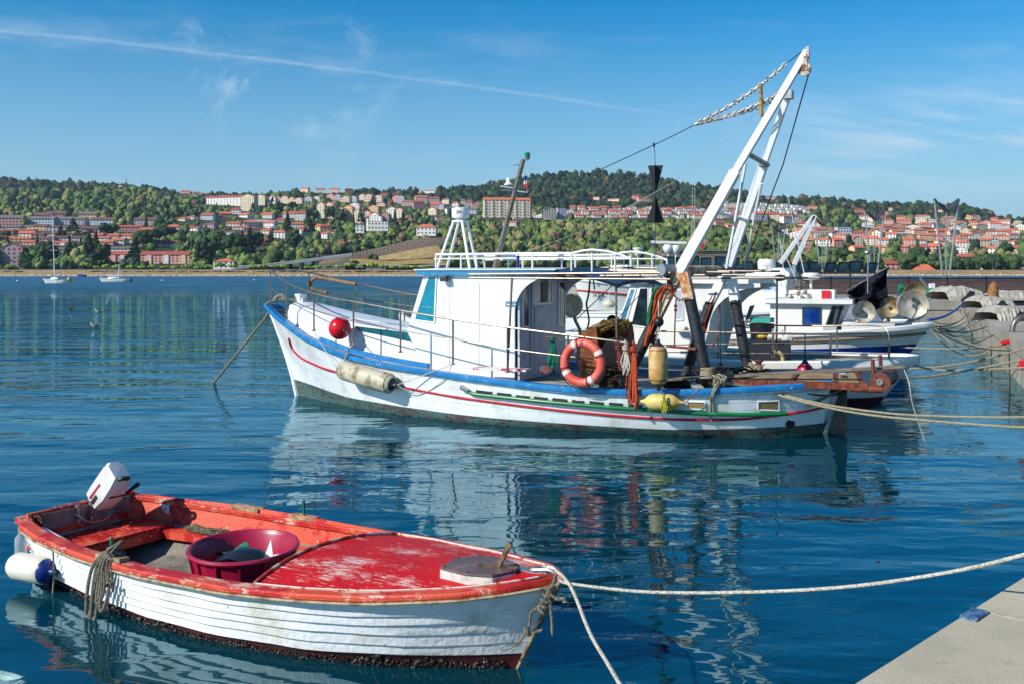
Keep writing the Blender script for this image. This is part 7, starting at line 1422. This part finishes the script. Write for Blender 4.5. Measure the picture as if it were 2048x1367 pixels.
for (y_, x0_, x1_, n, hh_) in rows_:
    for i in range(n):
        px = x0_+(x1_-x0_)*(i+r2.uniform(.1, .9))/n
        sp_.append((px, y_+(px-1800)*.012+r2.uniform(-3, 3), r2.uniform(18, 30), hh_*r2.uniform(.8, 1.15), r2.choice(['white', 'cream', 'white', 'pink', 'white', 'cream', 'peach', 'orange', 'yellow']), r2.choice(['orange', 'bright', 'orange', 'bright', 'red'])))
sp_ = [s for s in sp_ if not (1660 < s[0] < 1720 and s[1] < 470)]
cluster('j', sp_, 'tiled houses on the right hand slope', 'on the right hand slope', ('gable', 'hip', 'side'), 'house')
print('houses', len(HB))
# ---- retaining slope, flyover, tunnel portal
mb = MB(); net = [(632, 526, 800), (655, 513, 808), (700, 507, 822), (760, 495, 848), (830, 478, 880), (890, 474, 900), (925, 478, 905)]; bot = [(632, 527, 776), (660, 516, 778), (700, 512, 784), (760, 507, 800), (830, 502, 815), (890, 500, 830), (925, 500, 840)]
mb.grid([[at(*p) for p in net], [at(*p) for p in bot], [at(p[0], p[1]+14, p[2]-6) for p in bot]])
solo(mb, 'netted_slope', mat('brown_netted_slope', '#7d6a55', .95, c2='#6b5946', sc=.1, lo=.4, hi=.65), 'smooth brown netted slope with a grid of dark anchors above the road', 'retaining wall')
mb = MB()
for i in range(26):
    for j in range(5):
        f = (i+.5+.5*(j % 2))/27*6; k = min(5, int(f)); g = (j+.5)/5
        a_ = at(*net[k]).lerp(at(*net[k+1]), f-k); b_ = at(*bot[k]).lerp(at(*bot[k+1]), f-k); p = a_.lerp(b_, g); mb.box((p.x, p.y-.5, p.z), (.9, .6, .8))
solo(mb, 'slope_anchors', mat('dark_anchor', '#2b241d', .9), 'grid of small dark anchors on the brown netted slope', 'anchors', kind='stuff')
mb = MB(); sb = [(760, 513, 790), (800, 505, 800), (840, 497, 812), (875, 492, 820), (890, 505, 815), (880, 515, 800), (800, 520, 785), (760, 520, 780)]
mb.grid([[at(*p)+V((0, -6, 0)) for p in sb[:4]], [at(*p)+V((0, -7, 0)) for p in sb[:3:-1]]]); solo(mb, 'sand_slope', mat('sandy_slope', '#b59a66', .95, c2='#9c8050', sc=.2), 'bare sandy yellow slope right of the brown netted one', 'slope')
mb = MB(); mb.grid([[at(px, 520+2*math.sin(px*.05), 775) for px in range(700, 901, 20)], [at(px, 529+1.5*math.sin(px*.05), 757) for px in range(700, 901, 20)]]); solo(mb, 'dry_grass', mat('golden_grass', '#a88a48', .95, c2='#8a7440', sc=.3), 'golden dry grass above the wavy tunnel roof', 'grass', kind='stuff')
fo = thing('flyover', 'grey concrete flyover ramp rising to the right behind the promenade trees', 'bridge', at(560, 540, 750))
a_ = [at(px, y, 745) for px, y in ((470, 537), (520, 534), (590, 526), (660, 517), (705, 511))]
mb = MB()
for p, q in zip(a_, a_[1:]): mb.bar(p, q, 7, 1.0)
mb.build('deck', mat('flyover_concrete', '#8a8c90', .8), fo, smooth=False)
mb = MB()
for p, q in zip(a_, a_[1:]): mb.bar(p+V((0, -3.5, 1.3)), q+V((0, -3.5, 1.3)), .15, .7)
mb.build('railing', mat('flyover_rail', '#a3a7ac', .6), fo, smooth=False)
for px, y in ((575, 529), (632, 522), (636, 522), (600, 526)): mb = MB(); p = at(px, y, 746); mb.box((p.x, 746, p.z/2+.9), (1.2, 3, max(1, p.z-2.2))); mb.build('pier_column', MATS['flyover_concrete'], fo, smooth=False)
tn = thing('tunnel_portal', 'tunnel portal with wavy concrete roof edge beside the road', 'tunnel', at(780, 542, 750))
mb = MB(); wv = [at(px, 530-2.5*math.sin((px-690)*.035)*(1 if px < 780 else .6), 744) for px in range(684, 905, 8)]
mb.grid([wv, [p+V((0, 0, -.7)) for p in wv], [p+V((0, 6, -.7)) for p in wv]]); mb.grid([wv, [p+V((0, 12, .3)) for p in wv]]); mb.build('roof_edge', mat('pale_concrete', '#a39c92', .8), tn, smooth=False)
mb = MB(); mb.prism([at(a, b, 750) for a, b in ((690, 531), (900, 531), (900, 546), (690, 546))], (0, 1, 0)); mb.build('dark_opening', mat('tunnel_dark', '#262528', .9), tn, smooth=False)
for x0_, x1_ in ((730, 775), (830, 900)): mb = MB(); mb.prism([at(x0_, 545, 746), at(x0_+3, 532, 746), at(x1_, 532, 746), at(x1_-6, 545, 746)], (0, 2, 0)); mb.build('curved_wall', mat('brownish_concrete', '#7d716a', .8), tn, smooth=False)
uw = mat('underpass_wall', '#6f6a66', .85); mb = MB(); mb.prism([at(a, b, 760) for a, b in ((640, 530), (700, 520), (700, 541), (640, 541))], (0, 1, 0)); solo(mb, 'underpass_wall', uw, 'grey underpass wall below the upper end of the flyover', 'wall', smooth=False)
# antennas on the ridges
for px, y0, y1, lb in ((253, 372, 356, 'lattice antenna mast on the left wooded ridge'), (1236, 348, 338, 'tiny antenna mast on the top of the middle hill')):
    D = 2450; mb = MB(); p, q = at(px, y0, D), at(px, y1, D)
    for dx, dy in ((-1, -1), (1, -1), (0, 1)): mb.tube([p+V((dx*1.2, dy*1.2, -4)), q+V((dx*.3, dy*.3, 0))], .35, 4)
    for k in range(5): z = p.lerp(q, k/5); mb.box(z, (2, 2, .4))
    solo(mb, 'antenna_mast', galv, lb, 'antenna')
# street lamps on the shore road
for i, px in enumerate((48, 140, 158, 262, 372, 484, 507, 525, 548, 572, 602, 654, 760, 793, 1915, 1960, 1985)):
    D = 730+(i % 3)*8; t_ = thing('street_lamp', 'thin grey street lamp on the far shore road', 'street lamp', at(px, 541, D), 'street lamps on the far shore road'); b_ = at(px, 541, D); z1 = b_.z+(9.5 if i % 2 else 8)
    mb = MB(); mb.tube([b_, V((b_.x, D, z1))], [.14, .09], 5); mb.build('pole', galv, t_); mb = MB(); mb.bar(V((b_.x-.1, D, z1)), V((b_.x+1.4, D-.3, z1+.1)), .25, .15); mb.build('lamp_head', galv, t_, smooth=False)
# ---- foliage
def leafmat(name, attr=True):
    m = bpy.data.materials.new(name); m.use_nodes = True; N = m.node_tree.nodes; Lk = m.node_tree.links; b = N['Principled BSDF']; b.inputs['Roughness'].default_value = .8; b.inputs['Specular IOR Level'].default_value = .15
    a = N.new('ShaderNodeVertexColor'); a.layer_name = 'kind'; g = N.new('ShaderNodeNewGeometry'); n = N.new('ShaderNodeTexNoise'); n.inputs['Scale'].default_value = .35; n.inputs['Detail'].default_value = 4; Lk.new(g.outputs['Position'], n.inputs['Vector'])
    r = N.new('ShaderNodeMapRange'); r.inputs[1].default_value = .3; r.inputs[2].default_value = .7; r.inputs[3].default_value = .75; r.inputs[4].default_value = 1.3; Lk.new(n.outputs['Fac'], r.inputs[0])
    x = N.new('ShaderNodeMixRGB'); x.blend_type = 'MULTIPLY'; x.inputs[0].default_value = 1; Lk.new(a.outputs['Color'], x.inputs[1]); Lk.new(r.outputs[0], x.inputs[2]); Lk.new(x.outputs[0], b.inputs['Base Color']); return m
leaf = leafmat('mixed_foliage')
nr = np.random.default_rng(5)
def unit_blob(nu=7, nv=5):
    v = []; f = []
    for i in range(nv+1):
        t = math.pi*i/nv
        for j in range(nu): p = 2*math.pi*(j+.5*(i % 2))/nu; v.append((math.sin(t)*math.cos(p), math.sin(t)*math.sin(p), math.cos(t)))
    for i in range(nv):
        for j in range(nu): f.append((i*nu+j, i*nu+(j+1) % nu, (i+1)*nu+(j+1) % nu, (i+1)*nu+j))
    return np.array(v), np.array(f)
BV, BF_ = unit_blob(6, 4)
def blobs(name, cen, rad, col, m, parent=None, rough=.3):
    """many leaf clumps in one mesh; cen (n,3), rad (n,3), col (n,3)"""
    n = len(cen); nvv = len(BV); k = 1+nr.uniform(-rough, rough, (n, nvv, 1)); ang = nr.uniform(0, 6.28, n); c, s = np.cos(ang)[:, None], np.sin(ang)[:, None]
    b = BV[None]*k; bx = b[..., 0]*c-b[..., 1]*s; by = b[..., 0]*s+b[..., 1]*c; P_ = np.stack([bx, by, b[..., 2]], -1)*rad[:, None, :]+cen[:, None, :]
    o = V((0, 0, 0)); q = parent
    while q is not None: o = o+q.location; q = q.parent
    P_ = P_-np.array(o)[None, None]; Fc = (BF_[None]+(np.arange(n)*nvv)[:, None, None]).reshape(-1, 4)
    me = bpy.data.meshes.new(name); me.vertices.add(n*nvv); me.vertices.foreach_set('co', P_.reshape(-1).astype(np.float32)); nf = len(Fc)
    me.loops.add(nf*4); me.loops.foreach_set('vertex_index', Fc.reshape(-1).astype(np.int32)); me.polygons.add(nf); me.polygons.foreach_set('loop_start', np.arange(nf, dtype=np.int32)*4); me.polygons.foreach_set('loop_total', np.full(nf, 4, np.int32)); me.update()
    ca = me.color_attributes.new('kind', 'FLOAT_COLOR', 'POINT'); cc = np.ones((n, nvv, 4), np.float32); cc[..., :3] = col[:, None, :]*nr.uniform(.85, 1.15, (n, nvv, 1)); ca.data.foreach_set('color', cc.reshape(-1))
    me.materials.append(m); ob = bpy.data.objects.new(name, me); C.objects.link(ob); ob.parent = parent; return ob
GREENS = np.array([[.17, .26, .035], [.070, .105, .026], [.050, .085, .024], [.030, .056, .020], [.105, .130, .034], [.018, .036, .018], [.125, .125, .045], [.135, .088, .048]])
HBa = np.array(HB)
def free(px, top, base, D, marg=70):
    """is a tree here clear of every house standing just behind it"""
    return not (((HBa[:, 0] < px+3) & (HBa[:, 1] > px-3) & (HBa[:, 4] > D-12) & (HBa[:, 3] > top+2) & (HBa[:, 2] < base)).any())
cen, rad, col = [], [], []
slots_ = 0
cand = 25000; PXs = nr.uniform(-250, 2300, cand); u_ = nr.random(cand); Ds = 755+(2560-755)*u_**1.55
Zs = tz(PXs, Ds)
for px, D, z in zip(PXs, Ds, Zs):
    r = (2.6+3.6*nr.random()**2)*(1+.35*(D > 1600)); hgt = r*nr.uniform(.9, 1.5); base = HY-(z-H)*F/D; top = base-hgt*2*F/D
    if 630 < px < 905 and 474 < base < 541 and D < 905 and not (px > 880 and nr.random() < .5): continue
    if D < 765: continue
    if not free(px, top, base, D): continue
    dark = .5+.5*mnoise.noise(V((px*.01, D*.006, 2))); ck = 1+nr.choice(7, p=[.22, .2, .18, .14, .14, .09, .03])
    if D > 1800 or (px > 900 and D > 1650): ck = 1+nr.choice([1, 2, 4, 4, 2, 6], p=[.22, .25, .2, .13, .12, .08])
    elif 950 < px < 1700 and D < 1250: ck = 1+nr.choice([0, 1, 3, 5, 6, 2], p=[.25, .2, .2, .13, .1, .12])
    c = GREENS[ck]*(.95+1.05*dark); c = c*(.62 if D > 1800 or (px > 880 and D > 1650) else 1.0); x = (px-1024)/F*D
    nq = 4 if D < 1100 else (3 if D < 1400 else 2)
    for q in range(nq):
        a = nr.uniform(0, 6.28); o_ = r*.62*(nr.random()**.5) if q else 0; e = nr.uniform(.5, .8)*(1.25 if q == 0 else 1)*(1.25 if nq == 2 else 1)
        cen.append((x+math.cos(a)*o_, D+math.sin(a)*o_, z+hgt*(.75 if q == 0 else nr.uniform(.5, 1.35)))); rad.append((r*e, r*e, hgt*e*nr.uniform(.6, .95))); col.append(c*nr.uniform(.8, 1.25))
o = blobs('woodland', np.array(cen), np.array(rad), np.array(col), leaf, None, .42); o['kind'] = 'stuff'; o['label'] = 'mixed green woodland covering the hills and the gaps between the houses'; o['category'] = 'woodland'
print('clumps', len(cen))
bark = mat('bark', '#4a3a2b', .9)
def tree(px, py, D, h, r, shape, ck, label, grp, name='tree', n=46, cat='tree'):
    b_ = at(px, py, D); t_ = thing(name, label, cat, b_, grp)
    mb = MB(); mb.tube([b_-V((0, 0, .5)), b_+V((.1, 0, h*.35)), b_+V((0, 0, h*.7))], [h*.03+.05, h*.022+.04, .04], 6)
    if shape == 'round':
        for k in range(4): a = k*1.6; mb.tube([b_+V((0, 0, h*.35)), b_+V((math.cos(a)*r*.5, math.sin(a)*r*.5, h*.65))], [h*.015+.03, .03], 4)
    mb.build('trunk', bark, t_); c = []; R_ = []; cl_ = []
    for k in range(n):
        if shape == 'cypress':
            f = nr.random(); rr = r*(1-f)**.6*min(1, f*6+.4); a = nr.uniform(0, 6.28); c.append((b_.x+math.cos(a)*rr*.5, D+math.sin(a)*rr*.5, b_.z+h*(.06+.9*f))); R_.append((rr*.55+.12, rr*.55+.12, h*.07))
        elif shape == 'conifer':
            f = nr.random()**1.3; rr = r*(1-f)**.9*nr.uniform(.6, 1.1); a = nr.uniform(0, 6.28); c.append((b_.x+math.cos(a)*rr*.75, D+math.sin(a)*rr*.75, b_.z+h*(.15+.83*f))); R_.append((r*.28*(1-f*.6), r*.28*(1-f*.6), h*.045))
        elif shape == 'umbrella':
            a = nr.uniform(0, 6.28); q = nr.random()**.5; c.append((b_.x+math.cos(a)*r*q*.85, D+math.sin(a)*r*q*.85, b_.z+h*(.84-.12*q*q+nr.uniform(-.07, .07)))); R_.append((r*.34, r*.34, h*.12))
        else:
            d = nr.normal(size=3); d /= np.linalg.norm(d); q = nr.random()**.4; c.append((b_.x+d[0]*r*q*.8, D+d[1]*r*q*.8, b_.z+h*.62+d[2]*h*.30*q)); R_.append((r*.30, r*.30, r*.27))
        cl_.append(GREENS[ck+1]*nr.uniform(.8, 1.25))
    blobs('crown', np.array(c), np.array(R_), np.array(cl_), leaf, t_, .35); return t_
# the row of small round trees on the promenade
for i, px in enumerate((-4, 20, 172, 195, 215, 234, 262, 283, 306, 328, 350, 373, 395, 418, 441, 465, 506, 526, 549, 569, 616, 635, 656, 677, 701, 720, 744, 766, 786, 807, 827, 848)):
    s_ = 1.35 if px in (441, 701, 744, 172) else rnd.uniform(.9, 1.15)
    tree(px, 546, 711, 5.6*s_, 3.0*s_, 'umbrella', -1, 'small bright green flat-topped tree in the row along the far promenade', 'promenade trees on the far shore', n=26)
# dark trees and cypresses that stand out
spots = [(44, 533, 'round', 12, 6, 2), (62, 530, 'round', 15, 6.5, 1), (74, 520, 'cypress', 22, 3, 1), (95, 532, 'round', 20, 9, 2), (112, 533, 'conifer', 16, 4, 4), (138, 530, 'conifer', 24, 6, 4), (150, 534, 'cypress', 20, 2.6, 4), (162, 528, 'cypress', 22, 3, 2), (178, 530, 'conifer', 26, 8, 4), (192, 532, 'conifer', 28, 6, 4), (207, 531, 'round', 18, 7, 2), (122, 480, 'conifer', 14, 7, 4), (146, 470, 'conifer', 17, 9, 2), (208, 470, 'round', 12, 6, 2), (228, 468, 'round', 10, 6, 1), (292, 455, 'cypress', 18, 2, 2), (283, 505, 'round', 18, 9, 2), (268, 527, 'conifer', 18, 8, 4), (300, 497, 'umbrella', 17, 10, 2), (330, 490, 'umbrella', 17, 11, 4), (378, 528, 'cypress', 22, 2.6, 4), (385, 530, 'cypress', 24, 2.6, 2), (395, 530, 'cypress', 20, 2.5, 2), (405, 534, 'round', 20, 7, 4), (420, 533, 'round', 24, 9, 2), (435, 500, 'round', 18, 9, 1), (440, 534, 'conifer', 20, 7, 2), (466, 520, 'round', 22, 10, 2), (485, 520, 'conifer', 24, 9, 4), (500, 515, 'conifer', 26, 9, 4), (478, 532, 'round', 16, 7, 1), (510, 505, 'round', 20, 9, 2), (540, 500, 'conifer', 16, 8, 4), (575, 470, 'conifer', 26, 7, 4), (590, 500, 'round', 16, 8, 2), (620, 470, 'conifer', 20, 8, 4), (660, 445, 'round', 22, 8, 2), (682, 450, 'round', 20, 7, 1), (707, 452, 'cypress', 18, 2, 4), (722, 448, 'conifer', 22, 6, 2), (790, 450, 'cypress', 22, 3, 2), (806, 450, 'cypress', 20, 3, 4), (532, 422, 'cypress', 18, 2.5, 4), (545, 425, 'conifer', 22, 8, 4), (505, 425, 'conifer', 14, 5, 4), (560, 428, 'round', 16, 9, 2), (585, 428, 'round', 16, 9, 4), (433, 432, 'cypress', 18, 1.8, 2), (780, 402, 'conifer', 26, 7, 2), (745, 415, 'conifer', 18, 7, 4), (1488, 512, 'conifer', 20, 8, 4), (1530, 524, 'round', 18, 9, 2), (1780, 520, 'cypress', 17, 3, 1), (1834, 510, 'cypress', 17, 3, 1), (1838, 530, 'round', 14, 8, 2), (1760, 548, 'conifer', 16, 6, 1), (1815, 548, 'round', 15, 8, 1), (1905, 548, 'round', 13, 7, 1), (1960, 549, 'round', 15, 9, 1), (1988, 549, 'round', 15, 8, 2), (2026, 549, 'round', 15, 9, 1), (1935, 549, 'round', 12, 6, 2), (2010, 522, 'round', 16, 8, 2), (1688, 530, 'umbrella', 12, 9, 2), (1725, 535, 'umbrella', 12, 9, 1), (1660, 532, 'round', 12, 8, 1), (745, 533, 'round', 10, 5, 1), (710, 536, 'round', 5, 4, 2), (12, 480, 'round', 9, 5, 2), (22, 545, 'round', 4, 5, 2), (1880, 520, 'conifer', 15, 8, 2), (1700, 500, 'conifer', 15, 7, 4), (900, 440, 'conifer', 16, 5, 2)]
kn_ = {'round': ('round_tree', 'round leafy tree'), 'cypress': ('cypress', 'slim cypress'), 'conifer': ('conifer', 'dark conifer'), 'umbrella': ('pine_tree', 'flat topped pine')}
near_ = ((0, 60, 'by the plum red block'), (60, 250, 'in the left shoreline grove'), (250, 360, 'around the long pink block'), (360, 460, 'beside the white villa'), (460, 640, 'above the flyover'), (640, 830, 'around the castle like villa'), (830, 1000, 'near the broad cream block'), (1000, 1600, 'behind the boat masts'), (1600, 1800, 'between the sail lamps'), (1800, 2100, 'around the pink hotel'))
cnt = {}
for (px, py, sh, h, r, ck) in sorted(spots):
    rg = [a[2] for a in near_ if a[0] <= px < a[1]][0]; key = (sh, rg); cnt[key] = cnt.get(key, 0)+1
tot = dict(cnt); cnt = {}
for (px, py, sh, h, r, ck) in sorted(spots):
    rg = [a[2] for a in near_ if a[0] <= px < a[1]][0]; key = (sh, rg); cnt[key] = cnt.get(key, 0)+1; n = cnt[key]
    pre = '' if tot[key] == 1 else ('leftmost ' if n == 1 else words[n-1]+' from left ')
    tree(px, py, find_D(px, py, 756) if py < 536 else 752, h*1.0, r, sh, ck, pre+kn_[sh][1]+' '+rg, kn_[sh][1]+'s '+rg if tot[key] > 1 else None, kn_[sh][0], n=70)
# ---- boats, buoys and birds on the open water
def yacht(px, py, wpx, label, mast_h, lean, back, boom=True, d=1):
    g = ground(px, py); s = g.y/F; L_ = wpx*s; Fr_ = Frame((g.x-L_/2, g.y), (g.x+L_/2, g.y+L_*.12)); t_ = thing('sailing_yacht', label, 'yacht', g)
    zt = [(-.8, 1.25), (L_*.4, .85), (L_, .9)]
    Hh, Ts = simple_hull(t_, Fr_, L_, L_*.16, zt, sup, mat('white_bottom', '#b9b8b0', .5), .15, .8, .3, None)
    mb = MB(); mb.grid([[Fr_.P(x, w_*k, z-(.0 if abs(k) < 1 else .35)) for k in (-1, -.8, 0, .8, 1)] for x, w_, z in ((L_*.22, .5, 1.0), (L_*.3, .8, 1.35), (L_*.6, .95, 1.4), (L_*.66, .9, 1.0))]); mb.build('cabin', sup, t_)
    m0_ = Fr_.P(L_*.42, 0, 1.0) if back else Fr_.P(L_*.60, 0, 1.0); top_ = V((m0_.x+lean, m0_.y, mast_h))
    mb = MB(); mb.tube([m0_, top_], [.12, .07], 7); mb.build('mast', frame_m, t_)
    for f in (.45,): mb = MB(); p = m0_.lerp(top_, f); mb.bar(p-V((1.0, 0, 0)), p+V((1.0, 0, 0)), .06, .06); mb.build('spreader', frame_m, t_)
    mb = MB(); mb.tube([Fr_.P(L_-.1, 0, .9), top_], .02, 4); mb.tube([Fr_.P(-.6, 0, 1.1), top_], .02, 4); mb.build('stays', wire, t_)
    mb = MB(); sgn = -1 if back else -1; mb.tube(curve([m0_+V((0, 0, .9)), m0_+V((sgn*1.8*(1 if not back else -1), .2, .6)), m0_+V((sgn*3.6*(1 if not back else -1), .3, 1.1))], 4), [.12]*9, 7); (None if back else mb.build('furled_sail', mat('sail_cloth', '#c9c4b6', .8), t_))
yacht(112, 567, 42, 'white sailing yacht with a tall bare mast anchored at the left', ground(112, 567).y/F*137, -ground(112, 567).y/F*5, True)
yacht(230, 564, 54, 'low white sailing yacht anchored right of the tall masted one', ground(230, 564).y/F*36, .3, False)
mb = MB(); g = ground(138, 566.5); mb.lathe(g-V((0, 0, .2)), (0, 0, 1), [(.6, 0), (.65, .9), (.3, 1.6), (.001, 1.8)], 14); solo(mb, 'marker_buoy', mat('yellow_buoy', '#b8a51e', .5), 'yellow marker buoy beside the tall masted yacht', 'buoy')
mb = MB(); g = ground(261, 563.5); mb.ell(g+V((0, 0, .4)), (.5, .5, .9)); solo(mb, 'marker_buoy', black_m, 'black marker buoy right of the low white yacht', 'buoy')
bb = thing('small_boat', 'small blue covered boat moored close to the far shore', 'boat', ground(163, 553.4)); BBF = Frame((ground(156, 553.4).x, 640), (ground(172, 553.4).x, 641)); L_ = BBF.L
simple_hull(bb, BBF, L_, 1.1, [(-.5, 1.4), (L_, 1.1)], mat('blue_cover', '#1c2f96', .5), mat('blue_hull', '#20307c', .5), .3, .5, .1, None)
mb = MB(); mb.tube([BBF.P(L_*.4, 0, .8), BBF.P(L_*.4, 0, 5)], .07, 5); mb.build('mast', galv, bb)
for i, (px, py, r, cl_) in enumerate(((35, 563, .28, 'leftmost'), (324, 562, .28, 'middle'), (508, 561, .25, 'rightmost'))):
    mb = MB(); mb.ell(ground(px, py)+V((0, 0, .1)), r); solo(mb, 'mooring_buoy', frame_m, cl_+' of three small white mooring buoys on the open water', 'buoy', 'small white mooring buoys')
for px, py, lb, wht in ((187, 655, 'floating gull with pale front, nearest of the birds on the left water', 1), (195, 626, 'small pale bird floating beyond the nearest gull', 1), (140, 618, 'dark bird floating farthest left on the water', 0)):
    g = ground(px, py); s = g.y/F; b_ = thing('seabird', lb, 'bird', g)
    mb = MB(); mb.ell(g+V((.08, 0, .07)), (.15, .07, .065), 14, 10); mb.tube([g+V((.22, 0, .10)), g+V((.34, 0, .14))], [.05, .01], 6); mb.tube([g+V((-.06, 0, .1)), g+V((-.10, 0, .22))], [.06, .035], 8); mb.ell(g+V((-.11, 0, .22)), (.045, .035, .035), 10, 8)
    mb.build('body', mat('gull_white', '#c9c6c0', .7, c2='#8b8883', sc=5) if wht else mat('dark_feathers', '#1c1814', .7), b_)
    mb = MB(); mb.tube([g+V((-.15, 0, .25)), g+V((-.20, 0, .24))], [.014, .004], 5); mb.build('beak', mat('beak_yellow', '#9c7a24', .5), b_)
    mb = MB(); mb.ell(g+V((.12, -.01, .11)), (.19, .095, .06), 12, 8); mb.build('wings', mat('wing_grey', '#55524f', .7), b_)
# ------------------------------------------------------------------ thin sea haze over the bay
hm_ = bpy.data.materials.new('sea_haze'); hm_.use_nodes = True; N = hm_.node_tree.nodes; Lk = hm_.node_tree.links; N.clear()
pv = N.new('ShaderNodeVolumePrincipled'); pv.inputs['Color'].default_value = (.62, .80, 1, 1); pv.inputs['Density'].default_value = .000055; pv.inputs['Anisotropy'].default_value = .2
mo = N.new('ShaderNodeOutputMaterial'); Lk.new(pv.outputs[0], mo.inputs['Volume'])
mb = MB(); mb.box((0, 1545, 200), (6400, 3250, 412)); o = mb.build('haze', hm_, None, smooth=False); o['kind'] = 'stuff'; o.display_type = 'BOUNDS'
sc.cycles.volume_bounces = 0; sc.cycles.volume_max_steps = 16; sc.cycles.volume_step_rate = 10
